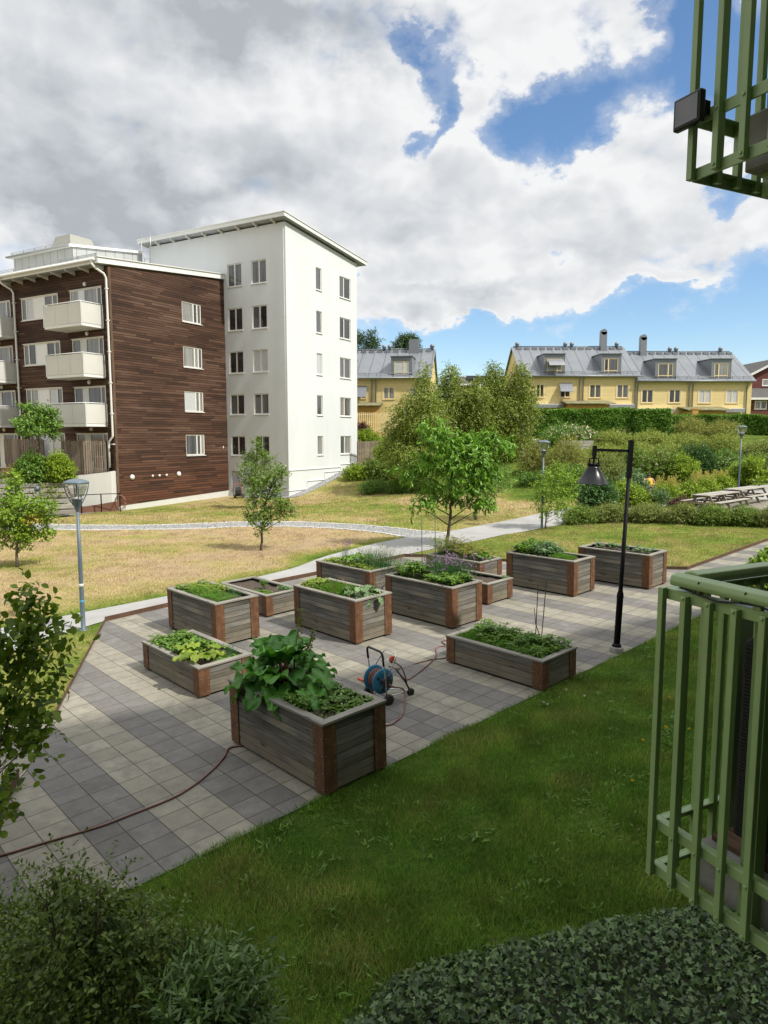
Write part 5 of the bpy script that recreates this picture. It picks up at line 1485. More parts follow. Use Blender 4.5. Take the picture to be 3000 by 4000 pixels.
def hedge(name, lab, a, b, width, h, mat, n=9000, leaf=(.07, .045), bumps=.08, group=None, core='l_dark', seed=9, hfun=None):
    """clipped hedge along a->b: dense twiggy core under a skin of leaves"""
    a, b = Vector(a), Vector(b); t = thing(name, lab, 'hedge', a, group=group)
    d = b - a; L = d.length; d.normalize(); s = Vector((-d.y, d.x, 0)).normalized(); rng = np.random.default_rng(seed)
    dz = d.z; dh = Vector((d.x, d.y, 0))
    nz = lambda x, y: (vnoise(x, y, .9, seed) - .5) * 2 * bumps + (vnoise(x, y, .3, seed + 1) - .5) * bumps
    def place(u, v, w):
        z = w * (h if hfun is None else hfun(u / L)) + u * dz / max(1e-6, math.hypot(d.x, d.y))
        return np.stack([d.x * u + s.x * v, d.y * u + s.y * v, z], -1)
    # skin points: top, front, back, ends
    A = np.array([L * width, L * h, L * h * .35, width * h, width * h]); cnt = (n * A / A.sum()).astype(int)
    P = []; O = []
    for i, c in enumerate(cnt):
        u = rng.uniform(0, L, c); v = rng.uniform(-.5, .5, c) * width; w_ = rng.uniform(.0, 1, c); dep = np.abs(rng.normal(size=c)) * .05
        if i == 0: P.append(place(u, v, 1 + (nz(u, v) - dep) / h)); O.append(np.tile([0, 0, 1.], (c, 1)))
        elif i in (1, 2):
            sg = -1 if i == 1 else 1
            if s.y < 0: sg = -sg
            P.append(place(u, sg * (width / 2 + nz(u, w_ * h + 9 * i) - dep), w_)); O.append(np.tile([s.x * sg, s.y * sg, .15], (c, 1)))
        else:
            e = 0 if i == 3 else 1
            P.append(place(np.full(c, L * e) + (1 if e else -1) * (nz(v, w_ * h + 40) - dep), v, w_)); O.append(np.tile([d.x * (1 if e else -1), d.y * (1 if e else -1), .15], (c, 1)))
    P = np.concatenate(P); O = np.concatenate(O)
    D = nrm(O + rng.normal(size=P.shape) * .5 + np.array([0, 0, .3]))
    pos, ax, no = sprigs(P, D, .13, 4, rng, up=.5); sc = rng.uniform(.7, 1.2, len(pos))
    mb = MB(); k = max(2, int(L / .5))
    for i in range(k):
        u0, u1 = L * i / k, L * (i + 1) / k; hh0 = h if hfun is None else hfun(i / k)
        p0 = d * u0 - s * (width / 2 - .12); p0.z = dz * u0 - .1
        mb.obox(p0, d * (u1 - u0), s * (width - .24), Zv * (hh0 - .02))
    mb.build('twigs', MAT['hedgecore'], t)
    leaves('foliage', pos, ax, no, sc * leaf[0], sc * leaf[1], MAT[mat], t)
    return t


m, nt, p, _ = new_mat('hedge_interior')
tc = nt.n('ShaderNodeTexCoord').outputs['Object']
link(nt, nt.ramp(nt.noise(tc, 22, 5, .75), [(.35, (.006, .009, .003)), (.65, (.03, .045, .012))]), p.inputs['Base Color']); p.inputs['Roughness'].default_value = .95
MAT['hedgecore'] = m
# ---------------------------------------------------------------- planters
PL_L, PL_W = 1.9715, .9501


def make_planter(h):
    """planter with its near corner at the origin: x runs 0..-L (long side), y 0..W"""
    L, Wd = PL_L, PL_W
    t = thing('planter', None, 'planter')
    nb = 8 if h > .7 else 4; z0, z1 = .035, h - .034; bh = (z1 - z0) / nb
    for side in range(4):
        mb = MB()
        for k in range(nb):
            za, zb = z0 + k * bh + .003, z0 + (k + 1) * bh - .005; j = random.uniform(-.002, .002)
            if side == 0: mb.box(-L + .02, -.02, .012 + j, .04 + j, za, zb)
            elif side == 1: mb.box(-L + .02, -.02, Wd - .04 + j, Wd - .012 + j, za, zb)
            elif side == 2: mb.box(-.04 + j, -.012 + j, .04, Wd - .04, za, zb)
            else: mb.box(-L + .012 + j, -L + .04 + j, .04, Wd - .04, za, zb)
        mb.build('side_panel', MAT['board'], t, bevel=.003)
    pw = .185
    for cx, sx in ((0, -1), (-L, 1)):
        for cy, sy in ((0, 1), (Wd, -1)):
            mb = MB()
            a, b = sorted((cx, cx + sx * pw)); c, d = sorted((cy, cy + sy * pw)); tk = .005
            ox = cx - sx * .002; oy = cy - sy * .002
            ya, yb = sorted((oy, oy + sy * tk)); xa, xb = sorted((ox, ox + sx * tk))
            mb.box(min(ox, a), max(b, ox) if sx > 0 else max(ox, b), ya, yb, .03, h - .036)
            c2, d2 = sorted((oy + sy * tk, cy + sy * pw)); mb.box(xa, xb, c2, d2, .03, h - .036)
            k = 0; zz = .03 + bh / 2
            while zz < h - .05:
                for q in (.035, pw - .03):
                    if q < .05 and k % 2: continue
                    mb.lathe([(.0055, 0), (.005, .003), (0, .004)], 8, Matrix.Translation((cx + sx * q, oy, zz)) @ Matrix.Rotation(math.pi / 2 * sy, 4, 'X'), 1)
                    mb.lathe([(.0055, 0), (.005, .003), (0, .004)], 8, Matrix.Translation((ox, cy + sy * q, zz)) @ Matrix.Rotation(-math.pi / 2 * sx * -1 if sx > 0 else math.pi / 2, 4, 'Y') if sx < 0 else Matrix.Translation((ox, cy + sy * q, zz)) @ Matrix.Rotation(-math.pi / 2, 4, 'Y'), 1)
                zz += bh; k += 1
            mb.build('corner_post', [MAT['rust'], MAT['screw']], t)
    o, rw = .014, .105
    O = [(-L - o, -o), (o, -o), (o, Wd + o), (-L - o, Wd + o)]; In = [(-L - o + rw, -o + rw), (o - rw, -o + rw), (o - rw, Wd + o - rw), (-L - o + rw, Wd + o - rw)]
    for i in range(4):
        j = (i + 1) % 4; mb = MB(); g = .0012
        mb.prism([(*O[i], h - .033), (*O[j], h - .033), (*In[j], h - .033), (*In[i], h - .033)], (0, 0, .033 - g * i))
        mb.build('rim_board', MAT['rim'], t, bevel=.003)
    mb = MB(); mb.box(-L + .06, -.06, .06, Wd - .06, 0, .036); mb.build('base_frame', MAT['black'], t)
    mb = MB()
    for yy in (.042, Wd - .052): mb.box(-L + .042, -.042, yy, yy + .01, .1, h - .035)
    for xx in (-L + .042, -.052): mb.box(xx, xx + .01, .053, Wd - .053, .1, h - .035)
    mb.build('liner', MAT['black'], t)
    nx, ny = 40, 20; xs = np.linspace(-L + .05, -.05, nx); ys = np.linspace(.05, Wd - .05, ny); X, Y = np.meshgrid(xs, ys)
    Z = h - .085 + (vnoise(X, Y, .09, 3) - .5) * .03 + (vnoise(X, Y, .3, 4) - .5) * .03
    V = np.stack([X.ravel(), Y.ravel(), Z.ravel()], 1); I, J = np.meshgrid(np.arange(nx - 1), np.arange(ny - 1)); b = (J * nx + I).ravel()
    np_mesh('soil', V, np.stack([b, b + 1, b + nx + 1, b + nx], 1), MAT['soil'], t, smooth=True)
    return t


HT, HL = .869, .499
PLN = [  # near corner x,y, rot, tall?, label
    ('P1', -.659, 7.275, .004, 1, 'nearest tall plank planter, overgrown with big rhubarb leaves'),
    ('P2', -2.841, 10.210, .005, 0, 'low plank planter with strawberries and a pale lettuce-green plant, beside the rhubarb'),
    ('P3', -3.169, 12.691, .007, 1, 'tall plank planter full of feathery dill, left end of its row'),
    ('P4', -2.586, 14.791, .007, 0, 'low plank planter of mostly bare soil behind the dill planter'),
    ('P5', -.531, 12.719, 0., 1, 'tall plank planter with squash leaves hanging over its short side'),
    ('P6', -.312, 15.385, .004, 1, 'plank planter with tall seeding grass, beside the long path'),
    ('P7', 1.390, 13.607, -.002, 1, 'tall plank planter with a purple flowering chive tuft and two green canes'),
    ('P8', 2.387, 15.472, 0., 0, 'low plank planter of bare soil tucked behind the chive planter'),
    ('P9', 2.560, 18.001, -.006, 0, 'low plank planter of yellow-green raspberry canes in front of the cherry trunk'),
    ('P10', 4.524, 16.05, .001, 1, 'tall plank planter with potato tops and bright carrot tops'),
    ('P11', 6.539, 16.64, -.004, 1, 'tall plank planter with a few small seedlings, farthest right'),
    ('P12', 2.444, 10.219, -.002, 0, 'low plank planter of weeds and grass with three thin dark stakes'),
]
pt, plw = make_planter(HT), make_planter(HL)
PM = {}
used = {1: False, 0: False}
for k, x, y, rot, tall, lab in PLN:
    src = pt if tall else plw
    o = src if not used[tall] else dup(src)
    used[tall] = True
    M_ = grid_matrix(Vector((x, y, float(.0201 * x + .0103 * (y - 10)) + .013)), rot)
    o.matrix_world = M_; tag(o, lab, 'planter', 'plank planters with rusty steel corners')
    PM[k] = (M_, HT if tall else HL)


def ploc(k, x, y, z=0.):
    M_, h = PM[k]; return M_ @ Vector((x, y, h - .08 + z))


def at_pl(k, name, lab, cat, x, y, group=None):
    M_, h = PM[k]; m = M_ @ Matrix.Translation((x, y, h - .085))
    return thing(name, lab, cat, mat=m, group=group)


def patch(k, name, lab, cat, x0, x1, y0, y1, hgt, mat, n, leaf, stalks=True, shape='o', seed=1, flowers=None, overh=0., group=None, three=True, up=1.1, fan=.9, hedge_=0.):
    """a bed of low leafy plants inside planter k"""
    t = at_pl(k, name, lab, cat, (x0 + x1) / 2, (y0 + y1) / 2, group); rng = np.random.default_rng(seed)
    c = n; X = rng.uniform(x0 - overh, x1 + overh, c) - (x0 + x1) / 2; Y = rng.uniform(y0 - overh, y1 + overh, c) - (y0 + y1) / 2
    lump = .45 + .75 * vnoise(X + 5 + seed, Y + 5, .17, seed)
    Zt = hgt * lump * rng.uniform(.45, 1.1, c)
    if three:
        a = rng.uniform(0, 6.28, c); az = np.stack([a, a + 2.1, a - 2.1], 1).ravel()
        P = np.repeat(np.stack([X, Y, Zt], 1), 3, 0)
    else:
        az = rng.uniform(0, 6.28, c); P = np.stack([X, Y, Zt], 1)
    N = len(P)
    A = np.stack([np.cos(az) * fan, np.sin(az) * fan, rng.uniform(-.35, .45, N)], 1); no = np.stack([rng.normal(size=N) * .35, rng.normal(size=N) * .35, np.full(N, up)], 1)
    s = rng.uniform(.6, 1.2, N)
    leaves('foliage', P, A, no, s * leaf[0], s * leaf[1], MAT[mat], t, shape)
    if stalks:
        b = np.stack([X * .9, Y * .9, np.zeros(c)], 1)[::2]; e = np.stack([X, Y, Zt], 1)[::2]; d = e - b; w = np.array([.002, .001, 0])
        V = np.concatenate([b - w, b + w, e], 1).reshape(-1, 3); np_mesh('stalks', V, np.arange(len(V)).reshape(-1, 3), MAT['greenstem'], t)
    if flowers:
        q = rng.choice(c, flowers[1]); C = np.stack([X[q], Y[q], Zt[q] + .03], 1); PP = np.repeat(C, 5, 0); az = np.tile(np.arange(5) * 1.257, len(C))
        A = np.stack([np.cos(az), np.sin(az), np.full(len(az), .2)], 1); leaves('blossom', PP, A, np.tile([0, -.3, 1.], (len(PP), 1)), flowers[2], flowers[2] * .8, MAT[flowers[0]], t)
    return t


def blades(k, name, lab, cat, x, y, rx, ry, hgt, mat, n, w=.004, seed=1, lean=.35, heads=None, group=None, tips=None):
    """tuft of upright blades; heads=(mat, count, size) ball flower heads on top"""
    t = at_pl(k, name, lab, cat, x, y, group); rng = np.random.default_rng(seed)
    X = rng.normal(size=n) * rx * .5; Y = rng.normal(size=n) * ry * .5
    if rx > .6: X = rng.uniform(-.5, .5, n) * rx; Y = rng.uniform(-.5, .5, n) * ry
    H = hgt * rng.uniform(.55, 1.1, n)
    ln = np.stack([X / max(rx, .01) + rng.normal(size=n) * .5, Y / max(ry, .01) + rng.normal(size=n) * .5], 1) * lean * H[:, None] * .6
    b = np.stack([X, Y, np.zeros(n)], 1); mid = np.stack([X + ln[:, 0] * .35, Y + ln[:, 1] * .35, H * .6], 1); e = np.stack([X + ln[:, 0], Y + ln[:, 1], H], 1)
    az = rng.uniform(0, 6.28, n); wv = np.stack([np.cos(az), np.sin(az), np.zeros(n)], 1) * w / 2
    V = np.stack([b - wv, b + wv, mid + wv * .8, mid - wv * .8, e + wv * .25, e - wv * .25], 1).reshape(-1, 3)
    base = np.arange(n)[:, None] * 6; F = np.concatenate([base + np.array([0, 1, 2, 3]), base + np.array([3, 2, 4, 5])], 0)
    np_mesh('blades', V, F, MAT[mat], t)
    if tips:
        q = rng.choice(n, tips[1]); C = e[q]; PP = np.repeat(C, 6, 0); A = np.tile([0, 0, 1.], (len(PP), 1)) + rng.normal(size=(len(PP), 3)) * .3; PP = PP - np.array([0, 0, 1]) * rng.uniform(0, .1, (len(PP), 1))
        leaves('seed_heads', PP, A, rnd_dirs(len(PP), rng), tips[2], tips[2] * .3, MAT[tips[0]], t)
    if heads:
        q = rng.choice(n, heads[1], replace=False); C = e[q] + rng.normal(size=(heads[1], 3)) * .012 + np.array([0, 0, .015]); d = np.tile(rnd_dirs(26, rng), (len(C), 1)); PP = np.repeat(C, 26, 0)
        leaves('flower_head', PP, d, rnd_dirs(len(PP), rng), heads[2], heads[2] * .42, MAT[heads[0]], t)
    return t


def big_leaves(k, name, lab, cat, specs, mat, stalkmat, x, y, seed=2, ruff=.1, stalk_r=.011, group=None, lobes=7):
    """plant with large ruffled leaves; specs=(azimuth deg, reach, height, length, width, tilt)"""
    t = at_pl(k, name, lab, cat, x, y, group); rr = random.Random(seed); st_ = MB()
    Vv = []; Ff = []
    for az, reach, hgt, L, Wd, tilt in specs:
        d = Vector((math.cos(R(az)), math.sin(R(az)), 0)); s = Vector((-d.y, d.x, 0))
        root = d * .05; top = d * reach + Zv * hgt
        st_.tube([root, root.lerp(top, .5) + Zv * hgt * .18, top], [stalk_r, stalk_r * .85, stalk_r * .5], 6)
        ax = (d * math.cos(R(tilt)) + Zv * math.sin(R(tilt))).normalized(); up = ax.cross(s) * -1
        if up.z < 0: up = -up
        nu, nv = 19, 13; b0 = len(Vv); ph = rr.uniform(0, 6)
        for i in range(nu):
            u = i / (nu - 1)
            wprof = max(0., math.sin(math.pi * min(1, (u + .07) / 1.07) ** .72)) ** .7 * (1 + .12 * math.sin(u * 17 + ph) + .07 * math.sin(u * 41 + 2 * ph))
            for j in range(nv):
                v = (j / (nv - 1) - .5) * 2
                back = -.17 * abs(v) * (1 - u) ** 3                      # heart shaped base
                y_ = v * Wd / 2 * wprof
                z_ = L * (.1 * v * v * wprof + ruff * abs(v) ** 2 * math.sin(u * 15 + ph + (3 if v > 0 else 0)) - .32 * u * u + .035 * math.sin(v * 7 + u * 6 + ph) + .05 * (1 - abs(v) * 6 if abs(v) < .16 else 0) * -1)
                p = top + ax * (u + back) * L + s * y_ + up * z_
                Vv.append(tuple(p))
        for i in range(nu - 1):
            for j in range(nv - 1): Ff.append((b0 + i * nv + j, b0 + i * nv + j + 1, b0 + (i + 1) * nv + j + 1, b0 + (i + 1) * nv + j))
    st_.build('stalks', MAT[stalkmat], t)
    np_mesh('leaves', np.array(Vv), np.array(Ff), MAT[mat], t, smooth=True)
    return t


L_ = PL_L
# P1: rhubarb, strawberries, a herb clump
rr = random.Random(21); sp = []
for i in range(34):
    az = i * 137.5 + rr.uniform(-15, 15); ring = (i % 3)
    sp.append((az, (.1, .24, .36)[ring] * rr.uniform(.8, 1.15), (.38, .28, .15)[ring] * rr.uniform(.85, 1.15), rr.uniform(.3, .42), rr.uniform(.3, .42), (48, 22, -8)[ring] + rr.uniform(-12, 12)))
sp += [(-8, .62, .16, .44, .34, -12), (-35, .5, .1, .36, .3, -30), (205, .42, .06, .34, .28, -50), (235, .42, .1, .34, .3, -30), (12, .5, .26, .36, .3, 0)]
t = big_leaves('P1', 'rhubarb_plant', 'huge rhubarb with crinkled dark green leaves and tall seed stalks in the nearest planter', 'plant', sp, 'l_rhubarb', 'redstem', -1.42, .46, ruff=.125)
mb = MB(); fl = []
for (dx, dy, lx_, ly_, hh) in ((.06, .12, .1, .1, 1.02), (.16, .16, .18, .12, .78)):
    top = Vector((dx + lx_, dy + ly_, hh)); mb.tube([(dx, dy, 0), (dx + lx_ * .4, dy + ly_ * .3, hh * .5), top], [.012, .009, .004], 6)
    for q in np.linspace(.62, 1.0, 120):
        c = Vector((dx, dy, 0)).lerp(top, q); fl.append(c + Vector((random.gauss(0, .02), random.gauss(0, .02), random.gauss(0, .012))))
mb.build('seed_stalk', MAT['greenstem'], t)
P = np.array(fl); leaves('seed_head', P, rnd_dirs(len(P)), rnd_dirs(len(P)), .035, .02, MAT['l_rasp'], t)
P = np.array([(.1 + random.uniform(-.1, .14), .14 + random.uniform(-.1, .1), random.uniform(.5, .62)) for _ in range(16)]); leaves('leaves', P, rnd_dirs(len(P)) * [1, 1, .3], np.tile([0, -.2, 1.], (len(P), 1)), .1, .09, MAT['l_rhubarb'], t, 'o')
patch('P1', 'strawberry_patch', 'dark strawberry plants with white flowers in the right half of the nearest planter', 'plant', -.86, -.1, .36, .86, .13, 'l_straw', 210, (.06, .045), flowers=('f_white', 16, .012), seed=3)
patch('P1', 'clover_patch', 'small clover leaves on the open soil of the nearest planter', 'plant', -.8, -.15, .13, .5, .05, 'l_green', 130, (.022, .018), seed=4)
patch('P1', 'herb_clump', 'narrow leaved herb growing between the rhubarb and the front edge of the nearest planter', 'plant', -.98, -.45, .1, .22, .2, 'l_green', 120, (.07, .022), seed=5, flowers=('f_white', 5, .012), three=True)
# P2
patch('P2', 'strawberry_patch', 'dense strawberry plants filling the left half of the low front planter', 'plant', -1.88, -.72, .1, .72, .17, 'l_straw', 620, (.065, .05), seed=6, overh=.03)
sp = [(i * 51 + rr.uniform(-15, 15), rr.uniform(.08, .3), rr.uniform(.07, .2), rr.uniform(.2, .28), rr.uniform(.2, .27), rr.uniform(-15, 35)) for i in range(15)]
big_leaves('P2', 'lettuce_plant', 'pale yellow-green lobed leaf plant at the corner of the low front planter', 'plant', sp, 'l_lettuce', 'greenstem', -.5, .36, ruff=.1, stalk_r=.006, seed=8)
blades('P2', 'chive_tuft', 'thin chives with few mauve heads at the back of the low front planter', 'plant', -.3, .72, .22, .14, .28, 'l_chive', 160, .003, 9, heads=('f_pink', 6, .016))
patch('P2', 'strawberry_patch', 'few small strawberry plants in the back right corner of the low front planter', 'plant', -.28, -.1, .4, .82, .08, 'l_straw', 60, (.05, .04), seed=10)
# P3
patch('P3', 'dill_patch', 'feathery bright green dill across the front of its tall planter', 'plant', -1.3, -.1, .1, .55, .16, 'l_dill', 2600, (.045, .005), stalks=False, shape='d', seed=11, three=True, up=.3, fan=.6)
patch('P3', 'leafy_patch', 'yellow-green leafy seedlings behind the dill', 'plant', -1.85, -.8, .2, .85, .15, 'l_lettuce', 420, (.05, .03), seed=12)
patch('P3', 'herb_clump', 'dark strawberry-like leaves in the far left corner of the dill planter', 'plant', -1.86, -1.45, .12, .7, .13, 'l_straw', 160, (.06, .045), seed=13)
blades('P3', 'chive_tuft', 'short chives with faded heads at the back edge of the dill planter', 'plant', -.6, .78, .3, .1, .2, 'l_chive', 120, .003, 14, heads=('f_pink', 8, .012))
# P4
patch('P4', 'leafy_patch', 'low row of bright leaves along the front of the bare planter behind the dill', 'plant', -.75, -.1, .1, .3, .08, 'l_green', 260, (.04, .028), seed=15)
patch('P4', 'herb_clump', 'single upright weed in the bare soil of the low planter behind the dill', 'plant', -.95, -.8, .45, .58, .26, 'l_green', 60, (.06, .02), seed=16)
patch('P4', 'herb_clump', 'small leafy clump at the right end of the bare planter behind the dill', 'plant', -.32, -.08, .5, .84, .15, 'l_grey', 110, (.06, .025), seed=17)
# P5
patch('P5', 'lettuce_plant', 'loose lettuce in the left corner of the squash planter', 'plant', -1.86, -1.5, .12, .55, .17, 'l_lettuce', 150, (.09, .075), seed=18)
blades('P5', 'fennel_clump', 'fine upright green weeds through the middle of the squash planter', 'plant', -1.0, .42, .75, .42, .2, 'l_green', 1500, .005, 19, lean=.5)
patch('P5', 'leafy_patch', 'small mixed leaves under the weeds of the squash planter', 'plant', -1.55, -.45, .12, .8, .12, 'l_dill', 700, (.035, .012), seed=20)
sp = [(i * 43 + rr.uniform(-15, 15), rr.uniform(.05, .3), rr.uniform(.06, .22), rr.uniform(.14, .2), rr.uniform(.15, .21), rr.uniform(-40, 25)) for i in range(20)] + [(-30, .28, .03, .18, .19, -60), (-75, .3, .02, .18, .18, -65), (20, .36, .04, .17, .17, -50)]
big_leaves('P5', 'squash_plant', 'grey-green squash with scalloped leaves spilling over the planter rim', 'plant', sp, 'l_grey', 'greenstem', -.3, .45, ruff=.09, stalk_r=.005, seed=22)
mb = MB(); mb.tube([(math.cos(a) * .26, 0, math.sin(a) * .42) for a in np.linspace(0, math.pi, 16)], .005, 6); t = at_pl('P5', 'wire_hoop', 'thin dark wire hoop arching over the squash', 'hoop', -.55, .12); h_ = mb.build('hoop', MAT['cane'], t)
# P6
patch('P6', 'strawberry_patch', 'yellow-green strawberry plants along the front of the seeding grass planter', 'plant', -1.86, -.1, .1, .42, .13, 'l_lettuce', 480, (.055, .042), seed=23, flowers=('f_white', 8, .014))
sp = [(i * 47 + rr.uniform(-15, 15), rr.uniform(.08, .34), rr.uniform(.1, .24), rr.uniform(.18, .25), rr.uniform(.12, .17), rr.uniform(-5, 40)) for i in range(22)]
big_leaves('P6', 'chard_plant', 'broad bright green chard leaves in the middle of the seeding grass planter', 'plant', sp, 'l_green', 'greenstem', -1.0, .55, stalk_r=.005, seed=24)
blades('P6', 'chive_tuft', 'tall chives with mauve balls at the left end of the seeding grass planter', 'plant', -1.62, .62, .12, .1, .5, 'l_chive', 60, .005, 25, heads=('f_pink', 9, .032))
blades('P6', 'grass_tuft', 'tall green seeding grass at the right end of its planter', 'plant', -.35, .6, .5, .34, .5, 'l_chive', 700, .005, 26, lean=.8, tips=('f_straw', 130, .03))
# P7
patch('P7', 'pea_plants', 'bushy pea plants at the left end of the chive planter', 'plant', -1.85, -1.2, .12, .75, .34, 'l_green', 520, (.06, .042), seed=27, hedge_=.1)
patch('P7', 'strawberry_patch', 'strawberry plants in the right half of the chive planter', 'plant', -.9, -.1, .1, .8, .2, 'l_straw', 560, (.065, .048), seed=28, flowers=('f_white', 9, .014))
blades('P7', 'chive_tuft', 'big tuft of chives covered in purple flower balls behind the strawberries', 'plant', -.75, .78, .5, .26, .52, 'l_chive', 900, .006, 29, lean=.75, heads=('f_pink', 120, .026))
patch('P7', 'seedling_row', 'tiny seedlings on the open soil of the chive planter', 'plant', -1.2, -.85, .15, .6, .04, 'l_lettuce', 60, (.025, .018), seed=30)
for n_, (u, v0, v1) in enumerate(((1646, 2290, 2012), (1699, 2270, 2013))):
    M_, h = PM['P7']; b = M_ @ Vector((-1.15 + n_ * .22, .52 + n_ * .16, h - .12)); Yb = b.y; tp = dp(u, v1, Yb); b2 = dp(u + 4, v0, Yb)
    b = Vector((b2.x, Yb, b.z)); mb = MB(); mb.tube([Vector((0, 0, 0)), tp - b], .008, 7)
    tg = mb.build('plant_stake', MAT['bamboo']); tg.location = b; tag(tg, ('tall green plant stake among the pea plants, left of the other' if n_ == 0 else 'tall green plant stake rising beside the purple chives'), 'stake', 'green plant stakes')
t = at_pl('P7', 'plant_label', 'small pale plastic plant label standing in the soil of the chive planter', 'label', -1.02, .55); mb = MB(); mb.box(-.015, .015, 0, .003, 0, .13); mb.prism([(-.02, -.002, .08), (.02, -.002, .08), (.02, -.002, .14), (0, -.002, .16), (-.02, -.002, .14)], (0, .006, 0)); mb.build('tag', MAT['offwhite'], t)
# P8
patch('P8', 'herb_clump', 'single green sprig at the far corner of the bare low planter', 'plant', -.2, -.08, .78, .88, .12, 'l_green', 24, (.06, .025), seed=31)
# P9
for n_, (x, y, hh, lab) in enumerate(((-1.7, .45, .5, 'dark raspberry clump at the left end of the raspberry planter'), (-1.2, .5, .55, 'yellow-green raspberry canes in the middle of their planter'), (-.7, .5, .42, 'lower reddish raspberry canes to the right of the tallest ones'))):
    patch('P9', 'raspberry_canes', lab, 'plant', x - .3, x + .3, .12, .84, hh, ('l_olive', 'l_rasp', 'l_rasp')[n_], 330, (.055, .035), seed=32 + n_)
patch('P9', 'horseradish_plant', 'upright dark leaf plant at the right end of the raspberry planter', 'plant', -.42, -.1, .3, .75, .3, 'l_green', 70, (.16, .06), three=False, seed=36, up=.3)
# P10
for n_, (x0, x1, lab) in enumerate(((-1.88, -1.3, 'potato tops at the left end of the tall carrot planter'), (-1.3, -.75, 'taller blue-green brassica leaves in the middle of the carrot planter'))):
    patch('P10', 'potato_plants', lab, 'plant', x0, x1, .12, .84, .34, ('l_green', 'l_grey')[n_], 420, (.085, .045), seed=40 + n_)
patch('P10', 'carrot_patch', 'bright feathery carrot tops near the front right of their planter', 'plant', -.8, -.2, .1, .5, .15, 'l_dill', 1700, (.04, .006), stalks=False, shape='d', seed=43, up=.3, fan=.6)
# P11
for n_, x in enumerate((-1.7, -1.32, -.98, -.62, -.3)):
    patch('P11', 'seedling', 'small blue-green seedling in the far right planter, one of a row of five', 'plant', x - .1, x + .1, .52, .7, .17, 'l_grey', 34, (.08, .045), seed=50 + n_, group='row of seedlings in the far right planter')
# P12
blades('P12', 'grass_tuft', 'lush grass carpet in the low staked planter', 'plant', -.98, .38, 1.74, .6, .14, 'l_dill', 5200, .004, 60, lean=.5)
patch('P12', 'weed_patch', 'tall broad leaved weeds along the back of the low staked planter', 'plant', -1.8, -.1, .5, .88, .22, 'l_green', 520, (.085, .035), seed=61, overh=.02)
patch('P12', 'weed_patch', 'narrow leaved weeds at the front right of the low staked planter', 'plant', -.75, -.15, .12, .5, .2, 'l_green', 220, (.12, .022), seed=62)
patch('P12', 'weed_patch', 'pale round leaved weeds in the front middle of the low staked planter', 'plant', -1.5, -.8, .2, .45, .12, 'l_straw', 150, (.06, .045), seed=63)
for n_, (q0, q1, r_, lab) in enumerate((((2090, 2515), (2102, 2283), .007, 'thin straight dark stake in the weeds, shorter of the two straight ones'), ((2112, 2515), (2135, 2265), .007, 'thin straight dark stake in the weeds, taller of the two straight ones'), ((2114, 2520), (2087, 2374), .009, 'crooked bare dark branch stuck between the two straight stakes'))):
    M_, h = PM['P12']; zb = h - .1; bb_ = M_ @ Vector((-.62, .62, zb)); Yb = bb_.y; a = dp(*q0, Yb); b = dp(*q1, Yb); a.z = bb_.z
    mb = MB(); mb.tube([Vector((0, 0, 0))] + ([(b - a) * .35 + Vector((.01, 0, 0)), (b - a) * .62 + Vector((-.02, 0, 0))] if n_ == 2 else []) + [b - a], [r_, r_ * .8, r_ * .7, r_ * .5] if n_ == 2 else r_, 6)
    tg = mb.build('branch' if n_ == 2 else 'plant_stake', MAT['rubber'] if n_ < 2 else MAT['twig']); tg.location = a; tag(tg, lab, 'stake', 'dark stakes in the low planter')
# ---------------------------------------------------------------- trees
b = gp(1745, 2135)
tree('cherry_tree', 'young cherry tree with long drooping leaves on a dark trunk behind the planters', b, b.y,
     [(1668, 1668, 34, 26), (1702, 1700, 40, 30), (1745, 1722, 48, 34), (1728, 1658, 16, 18), (1812, 1725, 48, 32), (1868, 1712, 46, 26), (1912, 1698, 26, 20), (1952, 1742, 40, 22), (1975, 1728, 18, 14), (1645, 1790, 28, 22), (1585, 1828, 34, 18), (1622, 1858, 44, 20), (1680, 1895, 36, 18), (1690, 1802, 52, 40), (1768, 1800, 62, 50), (1850, 1790, 60, 50), (1905, 1832, 46, 30), (1800, 1878, 60, 32), (1868, 1900, 52, 28), (1880, 1955, 44, 22), (1905, 1968, 22, 16), (1722, 1938, 52, 18), (1655, 1950, 40, 14), (1614, 1976, 20, 9), (1790, 1945, 40, 18), (1840, 1755, 40, 26)],
     'l_cherry', [(1755, 2040), (1762, 1955), (1765, 1850), (1766, 1730)], .066, 'bark', n=1050, m=8, length=.32, leaf=(.17, .06), shape='o', droop=.35, leafdroop=.75, up=.35, seed=41, depth=.95, spread=.55)
b = gp(1856, 2030)
tree('apple_tree', 'small leafy tree with a thin pale trunk standing behind the cherry', b, b.y, [(1880, 1850, 60, 40), (1935, 1850, 60, 40), (1850, 1890, 50, 40), (1910, 1895, 70, 34), (1960, 1880, 40, 30), (1870, 1930, 50, 26), (1930, 1925, 32, 20)], 'l_shrub', [(1862, 1960), (1880, 1880)], .075, 'barkgrey', n=700, m=7, length=.3, leaf=(.09, .05), seed=42)
b = gp(1020, 2150)
